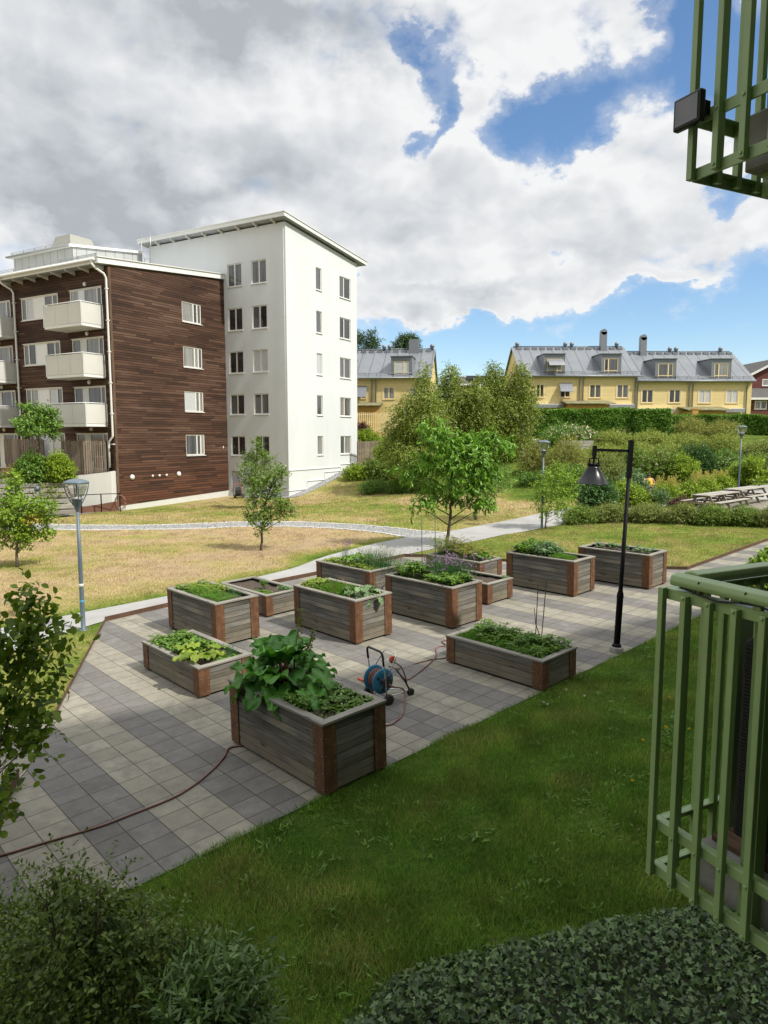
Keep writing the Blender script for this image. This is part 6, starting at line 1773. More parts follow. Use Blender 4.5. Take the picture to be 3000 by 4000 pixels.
tree('pear_tree', 'young open branched fruit tree on the dry lawn before the gravel path', b, b.y,
     [(1092, 1838, 26, 20), (1060, 1870, 34, 22), (1108, 1848, 18, 14), (1040, 1905, 40, 24), (1085, 1910, 26, 30), (1010, 1880, 30, 26), (1000, 1930, 34, 22), (1050, 1955, 42, 24), (1095, 1965, 26, 18), (1020, 1990, 34, 18), (1070, 1995, 40, 16), (1115, 1985, 26, 14), (1132, 1975, 14, 16), (1125, 2012, 22, 12), (1095, 2018, 12, 14), (1040, 2022, 34, 16), (985, 2030, 30, 14), (970, 2010, 18, 12), (1000, 2048, 22, 10), (1028, 2072, 22, 18), (1040, 2045, 14, 18), (990, 1965, 22, 14)],
     'l_pear', [(1024, 2080), (1030, 1990), (1060, 1890)], .05, 'bark', n=800, m=6, length=.17, leaf=(.085, .05), seed=43, leafdroop=.2)
b = gp(995, 1985)
tree('pear_tree', 'taller young fruit tree with a bare pale stem in front of the white block', b, b.y,
     [(1005, 1735, 14, 20), (1000, 1775, 26, 26), (965, 1790, 18, 24), (1030, 1785, 26, 26), (1055, 1805, 22, 24), (985, 1825, 40, 26), (1035, 1835, 40, 26), (960, 1850, 22, 18), (1010, 1870, 46, 20), (975, 1890, 30, 18), (1050, 1870, 22, 20), (1000, 1905, 26, 16)],
     'l_pear', [(994, 1920), (998, 1850), (1002, 1760)], .085, 'barkgrey', n=1100, m=7, length=.3, leaf=(.085, .05), seed=44)
b = gp(68, 2215)
tree('street_tree', 'small lime green tree with patches of yellow leaves left of the dry lawn', b, b.y,
     [(65, 1865, 16, 22), (55, 1905, 22, 22), (40, 1950, 26, 24), (75, 1960, 40, 22), (140, 1965, 50, 22), (200, 1975, 34, 16), (20, 2000, 34, 26), (70, 2010, 60, 30), (140, 2010, 50, 30), (185, 2020, 26, 16), (0, 2050, 40, 30), (50, 2065, 44, 36), (110, 2070, 40, 40), (165, 2085, 34, 20), (-40, 2030, 40, 40), (10, 2110, 30, 24), (70, 2120, 34, 22), (110, 2120, 22, 18)],
     'l_lime', [(70, 2100), (66, 2000), (62, 1890)], .05, 'barkgrey', n=1500, m=6, length=.22, leaf=(.075, .055), shape='o', seed=45, extra=('l_yellow', [(152, 2022, 24, 22), (2, 2035, 18, 22), (30, 1990, 8, 8)]))
b = gp(2130, 2066)
tree('multi_stem_tree', 'small yellow-green multi stemmed tree beside the grey lamp post on the path', b, b.y,
     [(2190, 1830, 26, 20), (2150, 1860, 40, 24), (2205, 1865, 46, 28), (2250, 1880, 26, 18), (2110, 1905, 34, 34), (2165, 1915, 46, 36), (2215, 1920, 38, 30), (2105, 1960, 34, 30), (2160, 1970, 46, 28), (2205, 1965, 26, 22), (2120, 2000, 26, 20), (2185, 2010, 18, 14)],
     'l_lime', [(2134, 2020), (2150, 1950), (2165, 1870)], .035, 'barkgrey', n=1000, m=6, length=.26, leaf=(.075, .045), seed=46)
b = dp(152, 1862, 36.9)
tree('maple_tree', 'small layered maple rising from the terrace shrubs before the brown block', b, b.y,
     [(140, 1600, 26, 12), (175, 1608, 26, 14), (100, 1590, 18, 9), (155, 1635, 50, 14), (205, 1620, 20, 12), (90, 1650, 28, 10), (130, 1660, 44, 14), (190, 1665, 40, 14), (220, 1655, 18, 8), (160, 1690, 50, 12), (110, 1682, 24, 10), (205, 1698, 18, 10)],
     'l_shrub', [(148, 1760), (150, 1690), (150, 1620)], .05, 'barkgrey', n=1100, m=6, length=.3, leaf=(.12, .08), seed=47)
for i, (u, v, cl, lab, Yf) in enumerate([
    (1641, 1928, [(1662, 1450, 14, 26), (1655, 1500, 30, 34), (1640, 1560, 56, 40), (1690, 1570, 40, 44), (1590, 1610, 60, 44), (1660, 1640, 80, 54), (1560, 1680, 60, 44), (1620, 1700, 80, 50), (1700, 1690, 60, 60), (1530, 1745, 44, 36), (1590, 1770, 76, 44), (1660, 1770, 70, 50), (1560, 1815, 50, 30), (1640, 1840, 60, 34)], 'birch with a white trunk nearest the golden lawn, leftmost of the grove', None),
    (1770, 1850, [(1757, 1448, 22, 22), (1760, 1490, 40, 34), (1735, 1545, 40, 44), (1790, 1560, 50, 46), (1750, 1620, 60, 50), (1800, 1660, 50, 56), (1745, 1720, 50, 50), (1790, 1760, 50, 44)], 'birch with a broad rounded top in the middle of the grove', None),
    (1880, 1830, [(1875, 1500, 24, 30), (1860, 1550, 46, 40), (1900, 1580, 44, 40), (1850, 1620, 50, 50), (1900, 1660, 60, 54), (1860, 1720, 56, 50), (1920, 1740, 46, 46)], 'lower dense birch between the two tall tops of the grove', None),
    (1952, 1800, [(1925, 1440, 14, 22), (1935, 1480, 34, 34), (1950, 1530, 46, 40), (1930, 1580, 50, 44), (1975, 1600, 44, 46), (1950, 1660, 60, 54), (1990, 1700, 40, 50), (1960, 1745, 50, 34)], 'tall birch with a thin feathery tip right of the middle of the grove', None),
    (2035, 1790, [(2030, 1445, 18, 26), (2025, 1490, 34, 34), (2045, 1540, 44, 44), (2010, 1580, 44, 44), (2050, 1610, 40, 44), (2035, 1670, 50, 50), (2000, 1720, 50, 44), (2050, 1730, 36, 40)], 'birch at the right end of the grove next to the clipped hedge', None)]):
    b = gp(u, v)
    tree('birch_tree', lab, b, b.y, cl, 'l_birch', [(u + 3, v - 110), (u + 6, v - 240), (cl[0][0], cl[0][1])], .11, 'birchbark', n=(4600, 3300, 3300, 3300, 3000)[i], m=8, length=.7, leaf=(.12, .072), droop=.5, leafdroop=.5, seed=60 + i, group='birch grove', depth=1., up=.3, bias=.55)
for i, (u, cl, lab) in enumerate([(1385, [(1395, 1315, 22, 22), (1380, 1350, 26, 26), (1402, 1385, 20, 18), (1375, 1420, 30, 30)], 'pine partly hidden by the edge of the white block'), (1450, [(1452, 1312, 14, 14), (1440, 1335, 20, 16), (1462, 1345, 18, 14), (1448, 1368, 28, 16), (1455, 1392, 30, 16), (1425, 1408, 22, 14)], 'pine with a pointed crown above the left end of the grey roof'), (1572, [(1580, 1330, 20, 14), (1562, 1345, 20, 12), (1598, 1350, 14, 12), (1572, 1368, 26, 14), (1565, 1392, 22, 12)], 'broad pine crown to the left of the tall chimney'), (1612, [(1606, 1330, 13, 10), (1616, 1350, 14, 10), (1606, 1375, 14, 12)], 'slim pine crown directly behind the tall chimney')]):
    b = dp(u, 1640, 105); b.z = 4.2
    tree('pine_tree', lab, b, 105, cl, 'l_pine', [(u, 1500), (cl[0][0], cl[0][1])], .28, 'pinebark', n=420, m=8, length=.8, leaf=(.45, .1), seed=70 + i, group='pines behind the yellow houses', up=.2)
b = gp(-60, 3170); b = Vector((-4.25, 6.55, float(th(-4.25, 6.55))))
tree('hazel_bush', 'big leaved hazel reaching in from the left edge above the slab paving', b, 6.3,
     [(150, 2308, 26, 26), (122, 2360, 34, 34), (70, 2400, 40, 40), (165, 2400, 30, 26), (100, 2450, 50, 40), (40, 2500, 60, 44), (190, 2480, 40, 26), (235, 2505, 22, 14), (130, 2530, 50, 34), (30, 2590, 70, 54), (130, 2610, 50, 40), (180, 2640, 34, 22), (50, 2690, 80, 50), (150, 2720, 50, 34), (30, 2790, 80, 50), (120, 2800, 50, 40), (60, 2870, 80, 34), (150, 2890, 50, 24), (225, 2865, 26, 14), (90, 2940, 50, 20), (-80, 2500, 90, 90), (-90, 2700, 100, 100), (-60, 2900, 90, 70), (15, 3060, 40, 40), (0, 3140, 40, 40)],
     'l_hazel', [(-40, 2900), (40, 2650), (130, 2400)], .022, 'bark', n=330, m=6, length=.26, leaf=(.09, .066), shape='o', seed=80, leafdroop=.15, cat='bush', jit=.6)

# ---------------------------------------------------------------- shrubs of the bank


def bank(name, lab, u0, u1, vt, vb, mat, n=700, leaf=(.1, .055), lumps=4, seed=1, group=None, flowers=None, top=None, length=.3, m=6, base=None, cat='shrub', depth=.8, upd=.35, droop=0., spread=.8, up=.7, shape='d', leafdroop=0.):
    bs = base if base is not None else gp((u0 + u1) / 2, vb)
    k = bs.y / F_PX; W = (u1 - u0) * k; H = (vb - vt) * k; rr = random.Random(seed); cl = []
    for i in range(lumps):
        f = (i + .5) / lumps; x = (f - .5) * W * .72; hh = H * (.62 + .3 * math.sin(math.pi * f) + rr.uniform(-.1, .1))
        cl.append((x, rr.uniform(-.25, .25) * W * depth * .6, hh * .5, W / lumps * .85 + .08, W * depth * .42, hh * .54))
    return shrub(name, lab, bs, cl, MAT_KEY(mat), n=n, m=m, length=length, leaf=leaf, group=group, seed=seed, flowers=flowers, top=top, cat=cat, upd=upd, droop=droop, spread=spread, up=up, shape=shape, leafdroop=leafdroop)


def MAT_KEY(k): return k


G1 = 'clipped hedges in front of the yellow houses'
def hed(lab, u0, u1, vt, Y0, Y1, n, seed):
    a = dp(u0, 1702, Y0); c = dp(u1, 1702, Y1); ta = dp(u0, vt, Y0).z; tb = dp(u1, vt, Y1).z
    a.z = float(th(a.x, a.y)); c.z = float(th(c.x, c.y)); h = (ta - a.z + tb - c.z) / 2
    hedge('hedge', lab, a, c, 1.1, h, 'l_hedge', n, (.13, .085), .12, G1, seed=seed)
hed('long clipped green hedge right of the birches, up to the dark gap', 2080, 2452, 1607, 57.5, 57.5, 15000, 91)
hed('tall clipped hedge block just right of the dark gap', 2472, 2604, 1603, 57, 57, 6500, 92)
hed('lower clipped hedge beside the ochre gate post', 2606, 2700, 1627, 58.5, 58.5, 4200, 93)
hed('long lower clipped hedge in front of the right yellow house and the red houses', 2722, 3060, 1628, 58, 56, 13000, 94)
b = gp(2462, 1690); t = thing('gate_post', 'dark wooden post in the gap between two clipped hedges', 'post', Vector((dp(2462, 1700, 57.2).x, 57.2, float(th(20, 57.2))))); mb = MB(); mb.box(-.16, .16, -.08, .08, -.2, 2.1); mb.box(-.2, .2, -.12, .12, 2.1, 2.16); mb.build('post', MAT['twig'], t)
b_ = dp(2712, 1660, 58); t = thing('gate_post', 'ochre boarded gate post between the two lower hedges', 'post', Vector((b_.x, 58, float(th(b_.x, 58))))); mb = MB(); mb.box(-.25, .25, -.1, .1, -.1, 1.9); mb.box(-.3, .5, -.14, .14, 1.9, 1.98); mb.build('post', MAT['ochre_boards'], t)
t = bank('rose_bush', 'rambling rose bush full of pale pink blooms below the clipped hedge', 2100, 2350, 1655, 1738, 'l_shrub', 1500, (.13, .085), 5, 101, flowers=('f_rose', 150, .13))
bank('flower_patch', 'small white and lilac flowering patch at the foot of the hedge gap', 2340, 2475, 1672, 1700, 'l_olive', 500, (.1, .05), 4, 102, flowers=('f_white', 40, .1))
SPG = 'mounded spirea on the bank'
for i, (u0, u1, vt, vb, lab) in enumerate([
    (2310, 2470, 1684, 1742, 'golden spirea mound under the hedge gap, behind the top of the black lamp post'), (2462, 2618, 1686, 1742, 'golden spirea mound directly below the tall hedge block'), (2600, 2750, 1694, 1760, 'golden spirea mound left of the centre of the long row'), (2735, 2890, 1692, 1768, 'broadest golden spirea mound, left of the far grey lamp'), (2885, 3040, 1716, 1800, 'dull olive spirea mound at the right edge behind the far grey lamp'),
    (2295, 2425, 1732, 1800, 'golden spirea mound below the timber retaining wall'), (2420, 2560, 1728, 1800, 'lower golden spirea mound right of the black lamp post'), (2540, 2680, 1728, 1790, 'shaded spirea mound above the dark evergreen shrubs')]):
    bank('spirea_bush', lab, u0, u1, vt, vb, 'l_spirea' if i != 4 else 'l_olive', 1900, (.085, .045), 3, 110 + i, SPG, length=.26, depth=.9, top=None)
bank('willow_shrub', 'loose grey-green willow shrub before the lower hedge', 2640, 2770, 1640, 1712, 'l_willow', 1300, (.17, .03), 4, 120, length=.6, droop=.2, upd=.6)
bank('willow_shrub', 'loose grey-green willow shrub nearest the far grey lamp', 2760, 2885, 1648, 1715, 'l_willow', 1200, (.17, .03), 3, 121, length=.6, droop=.2, upd=.6)
bank('willow_shrub', 'arching olive willow behind the bollard, left of the grey path lamp', 2040, 2150, 1722, 1850, 'l_willow', 1700, (.16, .03), 4, 122, length=.6, droop=.35, upd=.55)
bank('willow_shrub', 'arching olive willow directly behind the head of the grey path lamp', 2130, 2285, 1714, 1862, 'l_willow', 2100, (.16, .03), 4, 123, length=.6, droop=.35, upd=.55)
bank('leafy_shrub', 'leafy green shrub between the grey path lamp and the black lamp shade', 2205, 2300, 1812, 1935, 'l_shrub', 1300, (.1, .06), 3, 124)
bank('dark_shrub', 'dark glossy shrub under the black lamp shade', 2248, 2405, 1862, 1995, 'l_dark', 2600, (.085, .05), 4, 125)
bank('olive_shrub', 'fine olive shrub behind the black lamp shade', 2290, 2450, 1770, 1900, 'l_olive', 2200, (.08, .045), 4, 126)
bank('bright_shrub', 'bright yellow-green shrub to the right of the dark glossy shrub', 2368, 2512, 1880, 1980, 'l_bright', 1700, (.1, .06), 4, 127)
bank('viburnum_bush', 'pale flowered bush beside the person in yellow', 2430, 2520, 1840, 1930, 'l_grey', 900, (.11, .07), 3, 128, flowers=('f_white', 60, .09))
bank('weigela_bush', 'green bush dotted with pink flowers behind the person in yellow', 2500, 2650, 1752, 1880, 'l_shrub2', 2200, (.09, .055), 4, 129, flowers=('f_rose', 36, .09))
bank('leafy_shrub', 'light green shrub above the person in yellow, below the spirea', 2425, 2520, 1745, 1850, 'l_shrub2', 1500, (.09, .055), 3, 130)
bank('evergreen_shrub', 'upright dark evergreen in the middle of the bank', 2655, 2725, 1722, 1850, 'l_dark', 1700, (.09, .045), 2, 131, upd=.9)
bank('evergreen_shrub', 'rounded dark evergreen to the right of the upright one', 2705, 2785, 1745, 1850, 'l_dark', 1700, (.09, .045), 3, 132)
bank('leafy_shrub', 'fresh green shrub with long shoots above the gold plumes', 2610, 2720, 1775, 1885, 'l_bright', 1400, (.1, .055), 3, 133, upd=.7)
bank('rose_bush', 'low rose hedge with white and pink blooms below the far grey lamp', 2770, 2895, 1765, 1840, 'l_shrub', 1500, (.09, .055), 4, 134, flowers=('f_rose', 70, .09))
bank('olive_shrub', 'fine olive shrub at the right edge behind the litter bin', 2890, 3050, 1775, 1860, 'l_shrub2', 1600, (.09, .05), 4, 135)
for i, (u0, u1, vt, vb, lab) in enumerate([(2562, 2645, 1850, 1965, 'goatsbeard with amber plumes right beside the person in yellow'), (2640, 2720, 1862, 1945, 'leafy goatsbeard with few plumes between two amber clumps'), (2690, 2795, 1838, 1935, 'goatsbeard with the broadest cream plumes behind the picnic tables'), (2775, 2855, 1832, 1915, 'goatsbeard with tawny plumes next to the layered dogwood')]):
    bs = gp((u0 + u1) / 2, vb); k = bs.y / F_PX
    t = bank('goatsbeard', lab, u0, u1, vt + (vb - vt) * .36, vb, 'l_bright', 1200, (.11, .05), 3, 140 + i, 'goatsbeard clumps behind the picnic tables', base=bs)
    rng = np.random.default_rng(i); n_ = (16, 4, 20, 12)[i]; W = (u1 - u0) * k; H = (vb - vt) * k
    X = rng.uniform(-.42, .42, n_) * W; Yy = rng.uniform(-.3, .3, n_) * W * .5
    P = []; A = []
    for x, y in zip(X, Yy):
        h0 = H * rng.uniform(.5, .62); hh = H * rng.uniform(.28, .42); c = 90; f = rng.uniform(0, 1, c)
        r_ = .1 * (1 - f) + .01; d = rng.normal(size=(c, 2)) * r_[:, None]
        P.append(np.stack([x + d[:, 0], y + d[:, 1], h0 + f * hh], 1)); A.append(np.stack([d[:, 0] * 4, d[:, 1] * 4, np.full(c, .7)], 1))
    P = np.concatenate(P); leaves('plume', P, np.concatenate(A), rnd_dirs(len(P), rng), .07, .02, MAT['l_gold'], t)
bs = gp(2915, 1905); k = bs.y / F_PX
shrub('dogwood', 'layered bright green dogwood with flat tiers of leaves beside the far grey lamp', bs, [((u - 2915) * k, rr.uniform(-.5, .5), (1905 - v) * k, a * k, a * k * .9, b_ * k) for u, v, a, b_ in [(2920, 1800, 30, 8), (2900, 1822, 42, 9), (2950, 1818, 34, 8), (2880, 1845, 40, 9), (2935, 1842, 46, 9), (2970, 1848, 26, 8), (2895, 1868, 50, 9), (2950, 1870, 44, 9), (2905, 1888, 40, 8), (2870, 1864, 26, 8)]], 'l_bright', n=1500, m=6, length=.25, leaf=(.11, .07), seed=150, spread=1.)
LH = 'low rounded hedges along the lawn'
for i, (u0, u1, vt, vb, lab) in enumerate([(2200, 2325, 1975, 2050, 'low green hedge where the path disappears, left end'), (2310, 2450, 1963, 2044, 'low hedge behind the black lamp post'), (2440, 2590, 1962, 2044, 'low olive hedge ending at the narrow gap'), (2603, 2730, 1968, 2050, 'low hedge in front of the picnic tables, starting at the narrow gap'), (2715, 2850, 1972, 2054, 'low hedge in front of the middle of the picnic tables'), (2835, 2965, 1976, 2056, 'low hedge in front of the right end of the picnic tables'), (2950, 3080, 1974, 2062, 'low hedge cut by the right edge above the balcony rail')]):
    bank('low_hedge', lab, u0, u1, vt + 6, vb - 4, 'l_olive' if i in (1, 2, 3, 6) else 'l_shrub2', 2600, (.06, .032), 4, 160 + i, LH, length=.2, depth=.8, cat='hedge', top=('l_spirea', 1.0) if i > 2 else None)
bank('small_shrub', 'small round shrub on the grass bank left of the grey path lamp', 2034, 2092, 1848, 1894, 'l_shrub', 500, (.08, .045), 2, 170)
bank('small_shrub', 'small shrub with faded flower heads just left of the grey path lamp', 2090, 2145, 1842, 1896, 'l_shrub', 500, (.08, .045), 2, 171, flowers=('f_rose', 14, .07))
bank('lavender_clump', 'grey-green clump with upright spikes before the low hedge', 2556, 2600, 1920, 1985, 'l_grey', 420, (.13, .025), 2, 172, upd=1.4, spread=.3)
bank('ground_cover', 'maroon leaved low planting left of the picnic tables', 2615, 2715, 1955, 1982, 'l_maroon', 700, (.07, .05), 5, 173, cat='plant')
bank('flower_patch', 'patch of orange flowers at the foot of the goatsbeard', 2625, 2675, 1950, 1974, 'l_green', 220, (.07, .04), 3, 174, flowers=('f_orange', 60, .07), cat='plant')
bank('leafy_plant', 'lime green leafy plant between the bright shrub and the low hedge', 2500, 2560, 1945, 1985, 'l_lettuce', 420, (.1, .06), 3, 175, cat='plant')
# round the white block and the brown terrace
bank('leafy_shrub', 'bright green shrub on the slope at the corner of the white block', 1345, 1440, 1815, 1872, 'l_bright', 1000, (.1, .06), 3, 180)
bank('leafy_shrub', 'tall loose shrub under the dark picket screen', 1425, 1500, 1792, 1868, 'l_shrub2', 1000, (.1, .06), 3, 181)
bank('leafy_shrub', 'fresh green shrub on the slope below the birches', 1495, 1570, 1798, 1872, 'l_shrub2', 1000, (.1, .06), 3, 182)
for i, (u0, u1) in enumerate(((1400, 1520), (1505, 1620), (1610, 1720))):
    bank('ground_cover', ('low juniper carpet nearest the white block', 'low juniper carpet in the middle of the slope', 'low juniper carpet around the white birch trunk')[i], u0, u1, 1872, 1928, 'l_shrub', 1500, (.09, .03), 5, 183 + i, 'juniper carpets on the slope', length=.3, cat='plant')
bank('leafy_shrub', 'pale green bush right behind the dark picket screen', 1470, 1530, 1725, 1815, 'l_bright', 900, (.11, .065), 2, 187)
c_ = dp(1440, 1722, 56); c_.z = float(th(c_.x, c_.y)); bank('leafy_shrub', 'bright bush showing above the dark picket screen', 1390, 1478, 1686, 1760, 'l_bright', 900, (.11, .065), 3, 188, base=c_)
c_ = dp(1410, 1700, 58); c_.z = float(th(c_.x, c_.y)); bank('smoke_bush', 'purple leaved bush below the cream garden fence', 1378, 1432, 1650, 1735, 'l_maroon', 800, (.11, .07), 2, 189, base=c_)
ter = lambda u, v, Y, z: Vector((dp(u, v, Y).x, Y, z))
bank('terrace_shrub', 'round green shrub on the terrace under the maple, left of the brighter one', 72, 185, 1768, 1878, 'l_shrub', 1700, (.1, .065), 3, 190, base=ter(128, 1870, 36.6, 1.55))
bank('terrace_shrub', 'bright round shrub on the terrace beside the picket screens', 178, 285, 1762, 1862, 'l_bright', 1700, (.1, .065), 3, 191, base=ter(230, 1860, 36.9, 1.6))
bank('snowberry_bush', 'loose yellow-green bush behind the black guard rail', 78, 275, 1868, 1972, 'l_olive', 2200, (.09, .055), 4, 192, base=ter(175, 1970, 36.6, .1), flowers=('f_white', 30, .06))
bank('dry_grass', 'tuft of dry tan ornamental grass at the left end of the terrace', 32, 78, 1800, 1850, 'f_straw', 500, (.35, .012), 2, 193, base=ter(56, 1850, 36.6, 1.5), upd=1.4, spread=.3, cat='plant')
bank('terrace_shrub', 'low green planting at the far left of the terrace', -40, 40, 1818, 1850, 'l_shrub2', 600, (.09, .05), 3, 194, base=ter(0, 1850, 36.4, 1.45))
b = gp(3010, 2330)
bank('currant_bush', 'currant bush rising behind the far handrail of the lower balcony', 2950, 3100, 2140, 2330, 'l_lime', 900, (.1, .08), 3, 195, base=b, shape='o', length=.22)

# ---------------------------------------------------------------- shrubs under the window and the ivy bed
bA = Vector((-1.35, 3.3, float(th(-1.35, 3.3))))
def local(base, Y, cl, jit=.4, sd=4):
    rr_ = random.Random(sd); out = []
    for u, v, a, b in cl:
        y = Y + rr_.uniform(-jit, jit); p = dp(u, v + 50, y) - base; k = y / F_PX; out.append((p.x, p.y, p.z, a * k * 1.05, a * k * 1.1, b * k * 1.1))
    return out
clA = local(bA, 3.35, [(370, 3560, 90, 80), (220, 3480, 60, 60), (300, 3400, 26, 60), (205, 3400, 24, 50), (380, 3440, 30, 50), (430, 3470, 40, 40), (120, 3570, 120, 70), (20, 3560, 90, 60), (480, 3620, 110, 80), (300, 3600, 140, 110), (120, 3620, 140, 110), (580, 3640, 100, 50), (660, 3680, 60, 40), (480, 3720, 130, 100), (280, 3780, 160, 120), (80, 3800, 150, 130), (600, 3760, 100, 90), (420, 3900, 170, 110), (180, 3950, 180, 120), (20, 3960, 130, 110), (620, 3900, 120, 100), (570, 3560, 30, 26)])
shrub('garden_shrub', 'large small leaved shrub filling the bottom left corner under the window', bA, clA, 'l_garden', n=1900, m=12, length=.3, leaf=(.031, .017), seed=200, stems=60, bias=.85, upd=.2, droop=.35, shoots=(170, .3, 20))
bB = Vector((-.55, 3.05, float(th(-.55, 3.05))))
clB = local(bB, 3.1, [(850, 3830, 100, 60), (930, 3790, 40, 36), (770, 3790, 50, 36), (960, 3860, 40, 44), (800, 3920, 120, 80), (920, 3960, 70, 60), (850, 4030, 130, 70), (960, 4040, 50, 50), (710, 4020, 70, 60)], .25, 6)
shrub('privet_shrub', 'paler shrub with narrow leaves at the bottom edge, right of the large one', bB, clB, 'l_privet', n=800, m=10, length=.2, leaf=(.06, .0155), seed=201, stems=18, bias=.6, upd=.9, spread=.6, shoots=(90, .26, 16))
# ivy bed: a low rolling blanket over soil along the building foot
edge = [to_st(gp(*p)) for p in ((1240, 4060), (1330, 3990), (1480, 3835), (1800, 3715), (2300, 3610), (2640, 3545), (3000, 3480))]
et = [e[1] for e in edge]; es = [e[0] for e in edge]
rng = np.random.default_rng(77); n = 30000
T_ = rng.uniform(min(et), max(et) + 1.2, n); S0 = np.interp(T_, et, es); SF = np.array([(2.12 - (OG + BX * float(q) - FC).dot(FX)) / AX.dot(FX) for q in T_]); S_ = S0 + .04 + (SF - S0) * rng.uniform(0, 1, n) ** 1.2
ivx, ivy_ = OG.x + AX.x * S_ + BX.x * T_, OG.y + AX.y * S_ + BX.y * T_
def ivh(s, t, s0): return .2 * sm((s - s0) / .35) * (.75 + .5 * (vnoise(s, t, .5, 3) - .5)) + .05 * vnoise(s, t, .14, 5)
Hh = ivh(S_, T_, S0) * rng.uniform(.8, 1.12, n)
P = np.stack([ivx, ivy_, th(ivx, ivy_) + Hh - np.abs(rng.normal(size=n)) * .05 + .02], 1)
az = rng.uniform(0, 6.28, n); A = np.stack([np.cos(az), np.sin(az), rng.uniform(-.7, .1, n)], 1); No = np.stack([rng.normal(size=n) * .7 - .15, rng.normal(size=n) * .7 - .1, np.full(n, .9)], 1)
s = rng.uniform(.5, 1.2, n)
tv = thing('ivy_bed', 'dense dark ivy carpet along the foot of the near block, bottom right', 'ivy', (0, 0, 0)); tv['kind'] = 'stuff'
leaves('ivy_leaves', P, A, No, s * .052, s * .05, MAT['l_ivy'], tv, 'ivy')
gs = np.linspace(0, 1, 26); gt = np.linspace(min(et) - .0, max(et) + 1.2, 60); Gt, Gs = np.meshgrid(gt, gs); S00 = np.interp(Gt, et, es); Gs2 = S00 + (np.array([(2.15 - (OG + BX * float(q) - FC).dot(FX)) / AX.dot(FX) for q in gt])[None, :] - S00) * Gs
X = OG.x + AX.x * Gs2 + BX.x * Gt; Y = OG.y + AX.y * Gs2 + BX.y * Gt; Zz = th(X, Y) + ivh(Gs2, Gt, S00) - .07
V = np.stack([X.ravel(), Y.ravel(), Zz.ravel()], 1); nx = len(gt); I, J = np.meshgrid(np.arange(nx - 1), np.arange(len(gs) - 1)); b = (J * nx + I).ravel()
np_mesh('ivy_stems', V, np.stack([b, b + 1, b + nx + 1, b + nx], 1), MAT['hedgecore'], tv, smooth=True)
mb = MB(); rr = random.Random(5)
for i in range(60):
    k = rr.randrange(n); p = Vector(P[k]); d = Vector((rr.uniform(-1, 1), rr.uniform(-1, 1), 0)).normalized() * rr.uniform(.1, .25)
    mb.tube([p, p + d * .5 + Zv * rr.uniform(.03, .09), p + d + Zv * rr.uniform(-.02, .12)], [.003, .0025, .0015], 5)
mb.build('ivy_shoots', MAT['twig'], tv)

# ---------------------------------------------------------------- grass
def seen(x, y, z, mgn=60):
    d = y * CP - (z - HC) * SP; v = 2000 - F_PX * (y * SP + (z - HC) * CP) / np.maximum(d, .01); u = 1500 + F_PX * x / np.maximum(d, .01)
    return (d > .5) & (u > -mgn) & (u < 3000 + mgn) & (v > 1500) & (v < 4000 + mgn * 2)


def grass(name, x, y, h, w, seed, dryboost=0., lab=None):
    rng = np.random.default_rng(seed); n = len(x); z = th(x, y)
    dr = dryness(x, y) + dryboost; pn_ = vnoise(x, y, .6, 8); bare = sm((vnoise(x, y, 1.3, 15) * .6 + vnoise(x, y, .45, 16) * .4 - .55) / .2); f = np.clip(dr + rng.normal(size=n) * .17 + (pn_ - .5) * .5 + bare * .14 * (dr < .3), 0, 1)
    pal = np.array([[.115, .255, .026], [.18, .31, .042], [.3, .32, .075], [.5, .4, .19], [.52, .41, .25]])
    q = f * 4; i = np.minimum(q.astype(int), 3); c = pal[i] * (1 - (q - i))[:, None] + pal[i + 1] * (q - i)[:, None]
    c = c * rng.uniform(.55, 1.45, (n, 1)) * (.72 + .56 * vnoise(x, y, .33, 31))[:, None]
    hh = h * rng.uniform(.4, 1.45, n) * (.4 + 1.2 * pn_) * (.7 + .6 * vnoise(x, y, .25, 9)); az = rng.uniform(0, 6.28, n); wv = np.stack([np.cos(az), np.sin(az), np.zeros(n)], 1) * (w * rng.uniform(.7, 1.3, n) / 2)[:, None]
    la = rng.uniform(0, 6.28, n); ll = hh * rng.uniform(.1, .9, n)
    b = np.stack([x, y, z - .004], 1); tip = b + np.stack([np.cos(la) * ll, np.sin(la) * ll, hh], 1)
    V = np.concatenate([b - wv, b + wv, tip], 1).reshape(-1, 3)
    o = np_mesh(name, V, np.arange(3 * n).reshape(-1, 3), MAT['blade'], col=np.repeat(c, 3, 0))
    o['kind'] = 'stuff'; return o


rng = np.random.default_rng(5)
def spread_st(n, s0, s1, t0, t1):
    s = rng.uniform(s0, s1, n); t = rng.uniform(t0, t1, n)
    return OG.x + AX.x * s + BX.x * t, OG.y + AX.y * s + BX.y * t, s, t
x, y, s, t_ = spread_st(900000, 3.96, 9.2, -7, 14)
k = seen(x, y, th(x, y)); s0_ = np.interp(t_, et, es, left=99, right=es[-1]); k &= s < s0_ + .12
d = np.hypot(x, y); k &= rng.uniform(0, 1, len(x)) < np.clip(9 / d, .25, 1) ** 1.2
x, y, s, t_ = x[k], y[k], s[k], t_[k]
grass('grass', x, y, .052, .0065, 6)
